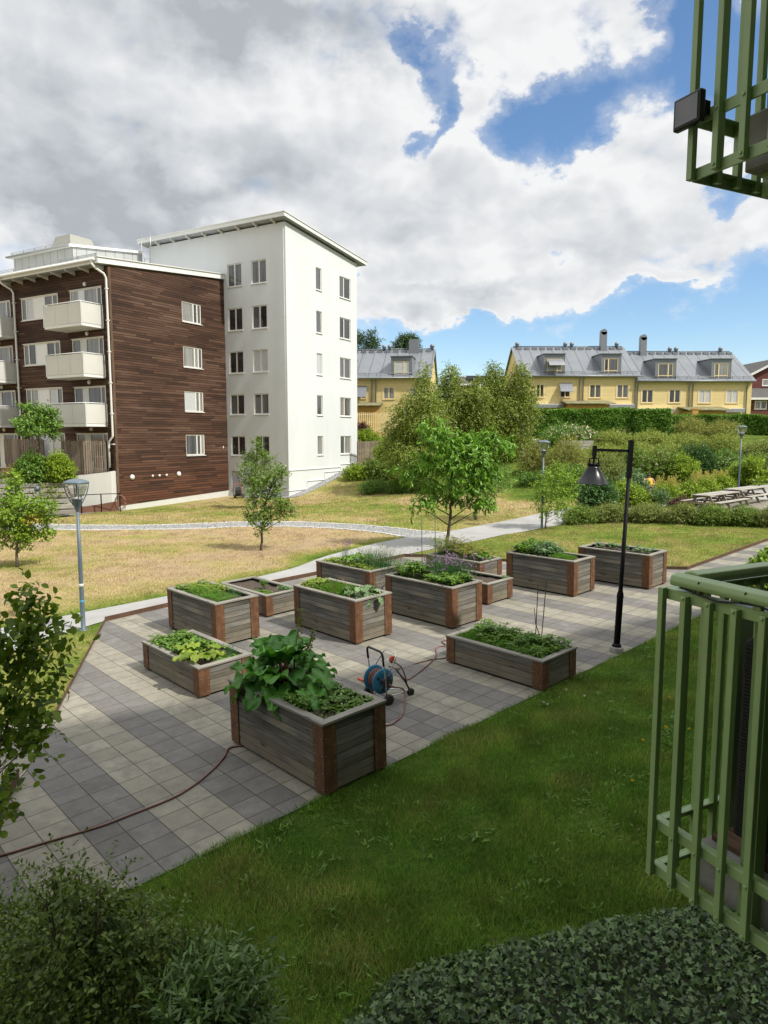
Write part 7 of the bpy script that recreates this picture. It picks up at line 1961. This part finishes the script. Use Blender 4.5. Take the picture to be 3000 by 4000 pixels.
# lawns further off: short tufts, wider with distance
def far_grass(n, x0, x1, y0, y1, h, w, test, sd):
    x = rng.uniform(x0, x1, n); y = rng.uniform(y0, y1, n); k = seen(x, y, th(x, y)); x, y = x[k], y[k]; k = test(x, y); grass('grass', x[k], y[k], h, w, sd)
def st_of(x, y):
    qx, qy = x - OG.x, y - OG.y; return qx * AX.x + qy * AX.y, qx * BX.x + qy * BX.y
def t_right(x, y):
    s, t = st_of(x, y); sn = np.interp(t, [a for a, b in pn], [b for a, b in pn])
    ln = np.interp(t, [-2, 1.28, 11.38, 12.38, 14.81, 30], [-99, -99, -5.1, -2.85, 1.75, 1.7]); return (s > sn + .05) & (s < ln) & (t > 11.4) & (y < 30)
def t_wedge(x, y):
    s, t = st_of(x, y); return (s > -5) & (t < 1.28 - (s + 5.18) * .543) & (s < -.3) & (t > -3.) & (t > -1.5 - (s + .3) * .2)
def t_mid(x, y):
    s, t = st_of(x, y); sf = np.interp(t, [a for a, b in pf], [b for a, b in pf]); yn = np.interp(x, [a for a, b in gn], [b for a, b in gn]); return (s < sf - .04) & (y < yn - .08)
def t_bey(x, y):
    s, t = st_of(x, y); sf = np.interp(t, [a for a, b in pf], [b for a, b in pf]); yf = np.interp(x, [a for a, b in gf], [b for a, b in gf])
    w_ = (x - WP.x) * -e1.y * -1; lx_ = (x - WP.x) * e1.x + (y - WP.y) * e1.y; ly_ = (x - WP.x) * e2.x + (y - WP.y) * e2.y
    return (s < sf - .05) & (y > yf + .08) & ~((lx_ > -.7) & (ly_ > -.75)) & ~((((x - GPT.x) * e1.x + (y - GPT.y) * e1.y) > -.3) & (((x - GPT.x) * e2.x + (y - GPT.y) * e2.y) > -1.6))
far_grass(260000, 2, 17, 16, 30, .05, .011, t_right, 11)
far_grass(60000, -9, -3.5, 9, 15, .045, .008, t_wedge, 12)
far_grass(300000, -16, 3, 13, 31, .045, .012, t_mid, 13)
far_grass(260000, -16, 13, 24, 47, .06, .02, t_bey, 14)
# weeds in the shaded lawn
P = []; A = []; N_ = []; Ls = []
x, y, s, t_ = spread_st(2600, 4.02, 8.2, -5, 12); q_ = (vnoise(x, y, .8, 21) > .4) | (s < 4.25); q_ &= rng.uniform(0, 1, len(s)) < np.where(s < 4.3, .8, .6); x, y, s, t_ = x[q_], y[q_], s[q_], t_[q_]; k = seen(x, y, th(x, y)) & (s < np.interp(t_, et, es, left=99, right=es[-1]) - .1); 
for a, b in zip(x[k], y[k]):
    z = float(th(a, b)); nl = rng.integers(4, 9); R_ = rng.uniform(.025, .085)
    for q in range(nl):
        az = rng.uniform(0, 6.28); P.append((a + rng.normal() * .03, b + rng.normal() * .03, z + .012)); A.append((math.cos(az), math.sin(az), rng.uniform(.15, 1.))); N_.append((0, 0, 1.)); Ls.append(R_ * rng.uniform(.6, 1.2))
Ls = np.array(Ls); o = leaves('weeds', np.array(P), np.array(A), np.array(N_), Ls, Ls * .24, MAT['l_green'], None, 'o'); o['kind'] = 'stuff'
# dandelions: yellow heads and white clocks
for i, (u, v, m_, cat, lab) in enumerate([(2614, 2741, 'f_yellow', 0, ''), (2599, 2856, 'f_yellow', 0, ''), (2602, 2862, 'f_yellow', 0, ''), (2468, 3070, 'f_yellow', 0, ''), (2675, 2772, 'f_yellow', 0, ''), (2690, 2865, 'f_yellow', 0, ''), (2509, 2909, 'f_yellow', 0, ''), (2210, 2708, 'f_white', 0, ''), (2282, 2733, 'f_white', 0, ''), (2122, 2758, 'f_white', 0, ''), (2138, 2767, 'f_white', 0, '')]):
    p = gp(u, v); t = thing('dandelion', 'yellow dandelion flower open in the shaded lawn' if m_ == 'f_yellow' else 'white dandelion clock standing in the lawn near the staked planter', 'flower', p, group='yellow dandelions in the lawn' if m_ == 'f_yellow' else 'white dandelion clocks in the lawn')
    mb = MB(); mb.tube([(0, 0, 0), (.005, .003, .06)], .002, 5); mb.build('stem', MAT['greenstem'], t)
    d = rnd_dirs(44, rng); 
    if m_ == 'f_yellow': d[:, 2] = np.abs(d[:, 2]) * .5
    leaves('flower', np.tile([.005, .003, .062], (44, 1)), d, rnd_dirs(44, rng), .022, .009, MAT[m_], t)

# woodland beyond the blocks on the left, out of the photograph's frame
rng = np.random.default_rng(99); P, O, k_ = clump_points([(-135 + i * 8.5 + rng.uniform(-2, 2), 82 + rng.uniform(-10, 12), 6.5 + rng.uniform(-1, 2), 6, 6, 6.5) for i in range(13)], 5200, rng, .4)
pos, ax, no = sprigs(P, nrm(O + rng.normal(size=P.shape) * .4), 1.2, 5, rng, up=.5); o = leaves('woodland', pos, ax, no, .9, .6, MAT['l_hedge']); o['kind'] = 'stuff'
# ---------------------------------------------------------------- lamps


def park_lamp(lab, u, v, vtop, group='grey park lamps'):
    b = gp(u, v); H = dp(u, vtop, b.y).z - b.z
    t = thing('park_lamp', lab, 'street lamp', b, group=group)
    mb = MB(); mb.lathe([(.075, -.1), (.075, .0), (.048, .02), (.047, .5), (.042, H * .45), (.03, H - .66), (.0, H - .66)], 16); mb.lathe([(.1, -.02), (.1, .012), (.06, .03), (.06, .0)], 16); mb.build('pole', MAT['bluegrey'], t)
    z = H - .68
    mb = MB(); mb.lathe([(.03, z), (.04, z + .02), (.105, z + .25), (.13, z + .27), (.1, z + .265), (0, z + .24)], 20); mb.build('lamp_base', MAT['bluegrey'], t)
    mb = MB()
    for k in range(4):
        a = k * math.pi / 2 + .6
        mb.tube([(math.cos(a) * r_, math.sin(a) * r_, z + h_) for r_, h_ in ((.05, .1), (.12, .22), (.19, .36), (.228, .5), (.24, .6))], .011, 6)
    mb.build('frame', MAT['bluegrey'], t)
    mb = MB(); mb.lathe([(.11, z + .26), (.165, z + .36), (.21, z + .5), (.225, z + .595)], 24); mb.build('glass_bowl', MAT['clearglass'], t)
    mb = MB(); mb.lathe([(.0, z + .585), (.245, z + .585), (.255, z + .605), (.235, z + .63), (.12, z + .675), (0, z + .685)], 24); mb.build('cap', MAT['bluegrey'], t)
    mb = MB(); mb.lathe([(.018, z + .25), (.018, z + .56), (0, z + .57)], 10); mb.lathe([(.09, z + .27), (.06, z + .3), (.02, z + .31)], 14); mb.build('lamp_tube', MAT['white'], t)
    return t, H


t, H = park_lamp('grey park lamp at the left, standing on the near edge of the long path', 326, 2461, 1871)
for z, c, hh in ((.93, 'offwhite', .07), (.56, 'bluedisc', .09), (.46, 'white', .05)):
    mb = MB(); mb.lathe([(.0465, z), (.0465, z + hh)], 16); mb.build('sticker', MAT[c], t)
park_lamp('grey park lamp beside the small multi stemmed tree where the path bends', 2116, 2064, 1720)
park_lamp('farthest grey park lamp, above the picnic tables at the right', 2882, 1955, 1662)
b = gp(2407, 2548); tp = dp(2466, 1719, b.y)
lean = math.atan2(tp.x - b.x, tp.z - b.z)
MT = Matrix.Translation(b) @ Matrix.Rotation(lean, 4, 'Y')
t = thing('lamp_post', 'black lamp post with a cone shade hung from a short arm beside the lawn', 'street lamp', mat=MT, group='black cone lamps'); H = (tp - b).length
mb = MB(); mb.lathe([(.0, .16), (.045, .16), (.056, .17), (.056, 1.0), (.062, 1.02), (.058, 1.07), (.04, 1.14), (.037, 1.2), (.034, H - .62), (0, H - .62)], 18); mb.box(-.038, .038, -.038, .038, H - .66, H); mb.build('pole', MAT['black'], t)
mb = MB(); mb.lathe([(.125, -.2), (.12, .09), (.105, .11), (.0, .115)], 20); mb.build('foot', MAT['concrete'], t, bevel=.01)
mb = MB(); mb.lathe([(.09, .105), (.085, .125), (.055, .175), (.0, .18)], 18); mb.build('collar', MAT['black'], t)
za = H - .19
mb = MB(); mb.box(-.66, -.04, -.022, .022, za - .024, za + .024); mb.box(-.66, -.6, -.03, .03, za - .12, za + .075); mb.box(-.645, -.615, -.015, .015, za - .3, za - .12); mb.build('arm', MAT['black'], t)
sh = MB(); xs = -.63; zt = za - .285
sh.lathe([(.1, zt), (.105, zt - .03), (.262, zt - .3), (.275, zt - .305), (.268, zt - .31), (.255, zt - .3), (.1, zt - .035), (0, zt - .03)], 32, Matrix.Translation((xs, 0, 0))); s_ = sh.build('shade', MAT['lampblack'], t)
mb = MB(); mb.lathe([(.0, zt + .045), (.1, zt + .045), (.1, zt + .0), (.0, zt)], 20, Matrix.Translation((xs, 0, 0)))
for k in range(10):
    a = k * .628; mb.lathe([(.011, zt), (.011, zt + .06), (0, zt + .062)], 6, Matrix.Translation((xs + .1 * math.cos(a), .1 * math.sin(a), 0)))
for sg in (-1, 1): mb.tube([(xs + sg * .085, 0, zt + .04), (xs + sg * .08, 0, zt + .13), (xs + sg * .02, 0, zt + .14)], .012, 6)
mb.build('bracket', MAT['black'], s_)
c = dup(t); p = gp(2093, 1728); c.matrix_world = Matrix.Translation(p) @ Matrix.Rotation(math.pi, 4, 'Z') @ Matrix.Scale(.62, 4); tag(c, 'small distant black cone lamp at the left end of the clipped hedge')


def bollard(lab, p, h, r_):
    t = thing('bollard', lab, 'bollard', p, group='dark bollard lights'); mb = MB(); mb.lathe([(r_, -.1), (r_, h * .7), (r_ * .8, h * .72), (r_ * .8, h * .82), (0, h * .82)], 14); mb.build('post', MAT['bluegrey'], t)
    mb = MB(); mb.lathe([(r_ * 1.05, h * .82), (r_ * 1.1, h * .88), (r_ * .85, h * .97), (0, h)], 14); mb.build('cap', MAT['bluegrey'], t)


p = gp(2040, 1803); bollard('dark bollard light on the grass bank left of the willows', p, .95, .11)
p = dp(148, 1960, 36.); p.z = .0; bollard('dark domed bollard light among the bushes behind the guard rail', p, dp(148, 1896, 36.).z, .13)
b0, b1 = dp(2192, 1752, 47.5), dp(2318, 1752, 48.5)
mb = MB(); 
for k in range(5): mb.obox(Vector((b0.x, b0.y, b0.z + k * .115 - .03)), Vector((b1.x - b0.x, b1.y - b0.y, 0)), Vector((0, .09, 0)), Zv * .108)
tag(mb.build('retaining_wall', MAT['oldwood']), 'low grey timber retaining wall under the rose bush', 'wall')
p = gp(2092, 1731); t = thing('cable_cabinet', 'small white box on the grass beside the distant black lamp', 'box', p); mb = MB(); mb.box(-.25, .25, -.15, .15, 0, .22); mb.prism([(-.28, -.18, .22), (.28, -.18, .22), (.28, .18, .26), (-.28, .18, .26)], (0, 0, .04)); mb.build('cabinet', MAT['offwhite'], t)
p = gp(2998, 1884); t = thing('litter_bin', 'dark litter bin at the right edge behind the dogwood', 'bin', p); mb = MB(); mb.lathe([(.2, 0), (.22, .7), (.23, .72), (.2, .73), (0, .7)], 16); mb.build('body', MAT['rubber'], t); mb = MB(); mb.lathe([(.24, .8), (.2, .9), (0, .93)], 16); mb.bar((.2, 0, .7), (.2, 0, .85), .03, .03); mb.bar((-.2, 0, .7), (-.2, 0, .85), .03, .03); mb.build('hood', MAT['rubber'], t)

# ---------------------------------------------------------------- picnic tables
S0 = Vector((14.45, 31.25, 0)); E0 = Vector((19.75, 35.95, 0)); dv = (E0 - S0).normalized(); TL = 3.42
def picnic(lab, org):
    z = float(th(org.x + dv.x * TL / 2, org.y + dv.y * TL / 2)); t = thing('picnic_table', lab, 'picnic table', (org.x, org.y, z), math.atan2(dv.y, dv.x), 'grey wooden picnic tables in a row')
    mb = MB()
    for k in range(5): mb.box(0, TL, -.42 + k * .17, -.42 + k * .17 + .16, .72, .762)
    mb.build('tabletop', MAT['oldwood'], t, bevel=.004)
    for sg in (-1, 1):
        mb = MB()
        for k in range(2): mb.box(-.05, TL + .05, sg * .76 - .14 + k * .145, sg * .76 - .14 + k * .145 + .135, .42, .46)
        mb.build('bench', MAT['oldwood'], t, bevel=.004)
    for x in (.28, TL / 2, TL - .28):
        mb = MB()
        for sg in (-1, 1): mb.bar((x, sg * .26, .72), (x, sg * .72, -.02), .1, .05, up=(1, 0, 0))
        mb.bar((x - .05, -.88, .375), (x - .05, .88, .375), .045, .09); mb.bar((x - .05, -.36, .68), (x - .05, .36, .68), .045, .08)
        mb.build('leg', MAT['fencewood'], t)
    return t
picnic('weathered grey picnic table nearer the low hedge, left of the pair', S0); picnic('weathered grey picnic table farther off, right of the pair', S0 + dv * (TL + .08))
# paved terrace under them
q = []
for a, b in ((-1.2, -1.6), (8.4, -5.5), (14, -5.5), (14, 1.5), (7.6, 1.5), (-1.2, 1.2)):
    pv = S0 + dv * a + Vector((-dv.y, dv.x, 0)) * b; q.append(Vector((pv.x, pv.y, float(.0201 * pv.x + .0103 * (pv.y - 10)) + .03)))
mb = MB(); mb.poly([v for v in q]); mb.build('terrace_paving', MAT['plainslabs'])['kind'] = 'structure'
# slatted bench beyond the balcony
p = gp(2948, 2492); t = thing('slatted_bench', 'grey slatted wooden bench seen between the lower balcony bars', 'bench', p, TH + .0)
mb = MB()
for k in range(6): mb.box(-.05, 1.6, -.02, .0, .08 + k * .085, .08 + k * .085 + .06)
mb.build('front', MAT['oldwood'], t)
mb = MB(); 
for k in range(4): mb.box(-.06, 1.62, -.03 + k * .13, -.03 + k * .13 + .115, .59, .625)
mb.build('seat', MAT['oldwood'], t)
mb = MB(); mb.box(0, 1.55, .02, .42, 0, .56); mb.build('base', MAT['black'], t)

# ---------------------------------------------------------------- hose reel and hoses
W1, W2, W3 = gp(1442, 2716), gp(1519, 2756), gp(1602, 2716)
xa = (W2 - W1); gap = xa.length; xa.normalize(); ya = UPN.cross(xa)
if ya.dot(W3 - W1) < 0: pass
og = (W1 + W2) / 2; M_ = Matrix(((xa.x, ya.x, UPN.x, og.x), (xa.y, ya.y, UPN.y, og.y), (xa.z, ya.z, UPN.z, og.z), (0, 0, 0, 1)))
t = thing('hose_cart', 'garden hose cart with two blue discs and wound brown hose on the paving', 'hose reel', mat=M_); Mi = M_.inverted()
RY = lambda x: Matrix.Translation(x) @ Matrix.Rotation(math.pi / 2, 4, 'Y')
hw = gap / 2; cz = .335; fy = (Mi @ W3).y
for sg in (-1, 1):
    mb = MB(); x = sg * .115
    mb.lathe([(.03, -.012), (.12, -.016), (.185, -.012), (.195, 0), (.185, .012), (.12, .016), (.03, .012)], 36, RY((x, 0.0, cz)))
    for k in range(3):
        a = k * 2.094 + .4; mb.lathe([(.0, -.02), (.028, -.02), (.028, .02), (0, .02)], 12, RY((x, math.cos(a) * .12, cz + math.sin(a) * .12)), 1)
    mb.lathe([(.03, -.03), (.05, -.02), (.05, .02), (.03, .03), (0, .03)], 16, RY((x, 0, cz)), 1)
    mb.build('disc', [MAT['bluedisc'], MAT['darkplastic']], t)
    mb = MB(); mb.lathe([(.0, -.03), (.03, -.034), (.06, -.025), (.083, -.02), (.083, .02), (.06, .025), (.03, .034), (0, .03)], 22, RY((sg * hw, 0, .083)))
    for k in range(5):
        a = k * 1.2566; mb.bar((sg * hw + sg * .026, 0, .083), (sg * hw + sg * .026, math.cos(a) * .065, .083 + math.sin(a) * .065), .012, .014)
    mb.build('wheel', MAT['rubber'], t)
    mb = MB(); mb.tube([(sg * hw * .82, 0, .083), (sg * hw * .8, -.01, .3), (sg * hw * .78, -.03, .55), (sg * hw * .78, -.045, .66)], .011, 8); mb.build('frame_tube', MAT['chrome'], t)
    mb = MB(); mb.prism([(sg * hw * .78 - .01, -.07, cz - .06), (sg * hw * .78 - .01, .1, cz - .1), (sg * hw * .78 - .01, .11, cz + .02), (sg * hw * .78 - .01, .03, cz + .1), (sg * hw * .78 - .01, -.06, cz + .05)], (.022, 0, 0)); mb.build('side_plate', MAT['darkplastic'], t, bevel=.006)
mb = MB(); q = hw * .78; mb.tube([(-q, -.04, .62), (-q, -.055, .76), (-q + .02, -.06, .8), (-q + .05, -.062, .815), (q - .05, -.062, .815), (q - .02, -.06, .8), (q, -.055, .76), (q, -.04, .6)], .017, 10); mb.build('handle', MAT['rubber'], t)
fwd = fy
mb = MB()
mb.tube([(-q, .02, .4), (-q * .8, fwd * .45, .68), (-q * .6, fwd * .5, .72), (q * .6, fwd * .5, .72), (q * .8, fwd * .45, .68), (q, .02, .38)], .009, 8)
mb.tube([(-q * .86, fwd * .36, .6), (q * .86, fwd * .36, .6)], .008, 8)
mb.tube([(-hw, 0, .083), (hw, 0, .083)], .009, 8); w3 = Mi @ W3
mb.tube([(q, 0, .12), (w3.x, w3.y, .06)], .01, 8); mb.tube([(-q, 0, .12), (w3.x - .14, w3.y, .055), (w3.x, w3.y, .06)], .009, 8); mb.build('stand', MAT['chrome'], t)
mb = MB(); mb.tube([(q * .9, fwd * .4, .5), (q * .95, fwd * .7, .3), (w3.x, w3.y, .08)], [.012, .014, .014], 8); mb.build('nozzle', MAT['darkplastic'], t)
mb = MB(); mb.lathe([(0, -.025), (.045, -.025), (.06, -.018), (.06, .018), (.045, .025), (0, .025)], 20, RY((w3.x + .015, w3.y, .06))); mb.build('wheel', MAT['rubber'], t)
mb = MB(); mb.lathe([(.0, -.02), (.055, -.02), (.06, .0), (.055, .02), (0, .02)], 18, RY((q * .45, fwd * .42, .62))); mb.build('hose_guide', MAT['orange'], t)
mb = MB(); mb.bar((-.14, 0, cz), (-hw * .95, 0, cz), .02, .02); mb.bar((-hw * .95, 0, cz), (-hw * 1.0, -.1, cz - .08), .022, .03); mb.bar((-hw * 1.0, -.1, cz - .08), (-hw * 1.55, -.1, cz - .08), .04, .045); mb.build('crank', MAT['orange'], t, bevel=.006)
mb = MB(); pts = []
for k in range(15 * 22):
    a = k / 22 * 2 * math.pi; L_i = k / (15 * 22); layer = int(L_i * 3); f = L_i * 3 - layer; f = f if layer % 2 == 0 else 1 - f
    r_ = .085 + layer * .026 + .004 * math.sin(a * .37); pts.append((-.09 + f * .18, r_ * math.cos(a), cz + r_ * math.sin(a)))
mb.tube(pts, .0115, 7); mb.build('hose_coil', MAT['hose'], t)


def spline(P, n=10):
    out = []
    P = [P[0] * 2 - P[1]] + P + [P[-1] * 2 - P[-2]]
    for i in range(1, len(P) - 2):
        a, b, c, d = P[i - 1:i + 3]
        for k in range(n):
            s = k / n; out.append(.5 * ((2 * b) + (c - a) * s + (2 * a - 5 * b + 4 * c - d) * s * s + (3 * b - a - 3 * c + d) * s ** 3))
    out.append(P[-2]); return out


G = lambda u, v, z=.024: gp(u, v) + Zv * z
fit = M_ @ Vector((q + .03, .03, cz - .02))
h2 = [fit, M_ @ Vector((q + .1, .06, cz - .05)), G(1578, 2725, .12), G(1582, 2760), G(1570, 2800), G(1548, 2822), G(1505, 2840), pst(2.7, 1.6, .03), pst(3.0, .9, .03), pst(2.5, .45, .03), G(907, 2925), G(876, 2964), G(843, 3002), G(789, 3051), G(717, 3102), G(645, 3138), G(572, 3167), G(500, 3195), G(410, 3230), G(320, 3258), G(163, 3304), G(22, 3346), G(-160, 3390)]
mb = MB(); o_ = h2[-1].copy(); mb.tube(spline([p - o_ for p in h2]), .0125, 8); o = mb.build('garden_hose', MAT['hose']); o.location = o_; tag(o, 'brown hose from the cart passing under the rhubarb planter across the slabs', 'hose')
h3 = [M_ @ Vector((q * .6, fwd * .3, .63)), M_ @ Vector((q * 1.0, fwd * .6, .5)), M_ @ Vector((w3.x * .9, w3.y * .9, .2)), G(1572, 2655, .05), G(1590, 2660), G(1608, 2652), G(1648, 2622), G(1689, 2587), G(1704, 2564), G(1703, 2541), G(1716, 2530), G(1743, 2527), pst(1.2, 5.3, .03), pst(1.6, 5.6, .03), pst(1.75, 5.2, .03), G(1743, 2573), G(1692, 2580), G(1635, 2594), G(1558, 2617), M_ @ Vector((.02, fwd * .38, .5))]
mb = MB(); o_ = h3[4].copy(); mb.tube(spline([p - o_ for p in h3]), .0105, 8); o = mb.build('garden_hose', MAT['hose']); o.location = o_; tag(o, 'brown hose looping from the cart to the back of the staked planter', 'hose')
ring = [G(1743, 2541, .03), G(1730, 2540), G(1727, 2534), G(1736, 2529), G(1750, 2530)]
# coiled hose on the guard rail end
b = dp(470, 1960, 37.9); mb = MB()
for k in range(3): mb.tube([(math.cos(a) * (.26 + .03 * k), .03 * k, math.sin(a) * (.36 + .03 * k) - .02 * k) for a in np.linspace(0, 2 * math.pi, 22)], .014, 6)
mb.tube([(.25, 0, 0), (.33, -.05, -.5), (.5, -.1, -.75)], .014, 6)
o = mb.build('garden_hose', MAT['hose']); o.location = (b.x + .02, b.y - .1, b.z); tag(o, 'pinkish hose coiled over the last post of the black guard rail', 'hose')

# ---------------------------------------------------------------- lawn mower, person
p = Vector((-9.25, 43.8, float(th(-9.25, 43.8)))); p = WP + e2 * 3.55 - e1 * .75; p.z = float(th(p.x, p.y))
t = thing('lawn_mower', 'small orange and black lawn mower parked beside the grey door of the white block', 'lawn mower', p, BROT + .6)
mb = MB(); mb.prism([(-.35, -.22, .12), (.3, -.22, .12), (.36, -.22, .22), (.2, -.22, .3), (-.3, -.22, .28)], (0, .44, 0)); mb.build('deck', MAT['darkplastic'], t, bevel=.02)
mb = MB(); mb.lathe([(.16, .3), (.16, .4), (.12, .46), (0, .47)], 16); mb.build('engine', MAT['zinc'], t)
for x, y, r_ in ((-.3, -.27, .1), (-.3, .27, .1), (.3, -.27, .1), (.3, .27, .1)):
    mb = MB(); mb.lathe([(0, -.03), (r_, -.03), (r_, .03), (0, .03)], 16, Matrix.Translation((x, y, r_)) @ Matrix.Rotation(math.pi / 2, 4, 'X')); mb.build('wheel', MAT['rubber'], t)
mb = MB(); mb.tube([(-.3, -.2, .25), (-.55, -.2, .7), (-.5, -.2, 1.0), (-.5, .2, 1.0), (-.55, .2, .7), (-.3, .2, .25)], .017, 8); mb.build('handle', MAT['orange'], t)
mb = MB(); mb.prism([(-.55, -.17, .3), (-.3, -.17, .3), (-.33, -.17, .75), (-.6, -.17, .6)], (0, .34, 0)); mb.build('grass_bag', MAT['darkplastic'], t, bevel=.03)


def person():
    b = gp(2537, 1925); Yp = 38.0; b = Vector((dp(2537, 1860, Yp).x, Yp, 0)); b.z = float(th(b.x, b.y)); k = dp(2537, 1848, Yp).z - b.z
    t = thing('person', 'person in a yellow T-shirt with dark hair reaching into the shrubs', 'person', b)
    H = k                                                     # top of head above ground: kneeling
    J = {'pel': (0.05, 0, .42), 'che': (.0, -.02, .78), 'nek': (-.03, -.03, .93), 'hed': (-.05, -.05, 1.02), 'top': (-.055, -.05, 1.14), 'sL': (-.18, -.05, .86), 'eL': (-.38, -.12, .74), 'hL': (-.6, -.16, .62), 'sR': (.17, -.02, .86), 'eR': (.26, -.12, .64), 'hR': (.1, -.26, .55),
         'kL': (-.12, -.36, .1), 'fL': (-.1, .12, .06), 'kR': (.2, -.34, .12), 'fR': (.2, .14, .06)}
    E = [('pel', 'che'), ('che', 'nek'), ('nek', 'hed'), ('hed', 'top'), ('che', 'sL'), ('sL', 'eL'), ('eL', 'hL'), ('che', 'sR'), ('sR', 'eR'), ('eR', 'hR'), ('pel', 'kL'), ('kL', 'fL'), ('pel', 'kR'), ('kR', 'fR')]
    Rr = dict(pel=.15, che=.15, nek=.055, hed=.095, top=.06, sL=.07, eL=.045, hL=.032, sR=.07, eR=.045, hR=.032, kL=.075, fL=.045, kR=.075, fR=.045)
    f = H / 1.2

    def skin(name, keys, edges, grow, mat, sub=2):
        me = bpy.data.meshes.new(name); ix = {k_: i for i, k_ in enumerate(keys)}
        me.from_pydata([tuple(c * f for c in J[k_]) for k_ in keys], [(ix[a], ix[b_]) for a, b_ in edges], []); o = bpy.data.objects.new(name, me); COL.objects.link(o); o.parent = t
        md = o.modifiers.new('skin', 'SKIN'); 
        for i, k_ in enumerate(keys):
            sv = me.skin_vertices[0].data[i] if me.skin_vertices else None
            if sv: sv.radius = (Rr[k_] * grow * f, Rr[k_] * grow * f); sv.use_root = i == 0
        s_ = o.modifiers.new('sub', 'SUBSURF'); s_.levels = s_.render_levels = sub; me.materials.append(mat); return o
    def mk(name, keys, edges, grow, mat):
        bpy_mesh = bpy.data.meshes.new(name); ix = {k_: i for i, k_ in enumerate(keys)}
        import bmesh as bm_
        bm = bm_.new(); lay = bm.verts.layers.skin.verify(); vs = []
        for i, k_ in enumerate(keys):
            v = bm.verts.new(tuple(c * f for c in J[k_])); v[lay].radius = (Rr[k_] * grow * f, Rr[k_] * grow * f); v[lay].use_root = i == 0; vs.append(v)
        for a, b_ in edges: bm.edges.new((vs[ix[a]], vs[ix[b_]]))
        bm.to_mesh(bpy_mesh); bm.free(); o = bpy.data.objects.new(name, bpy_mesh); COL.objects.link(o); o.parent = t
        o.modifiers.new('skin', 'SKIN').use_smooth_shade = True; s_ = o.modifiers.new('sub', 'SUBSURF'); s_.levels = s_.render_levels = 2; bpy_mesh.materials.append(mat); return o
    mk('body', list(J), E, 1., MAT['skin'])
    mk('t_shirt', ['che', 'pel', 'nek', 'sL', 'sR'], [('che', 'pel'), ('che', 'nek'), ('che', 'sL'), ('che', 'sR')], 1.18, MAT['yshirt'])
    mk('trousers', ['pel', 'kL', 'kR'], [('pel', 'kL'), ('pel', 'kR')], 1.15, MAT['trousers'])
    mb = MB(); mb.lathe([(.1, -.02), (.108, .03), (.095, .08), (.05, .115), (0, .125)], 16, Matrix.Translation(tuple(c * f for c in (-.045, -.03, 1.05))) @ Matrix.Rotation(R(-14), 4, 'X')); mb.build('hair', MAT['hair'], t)


person()
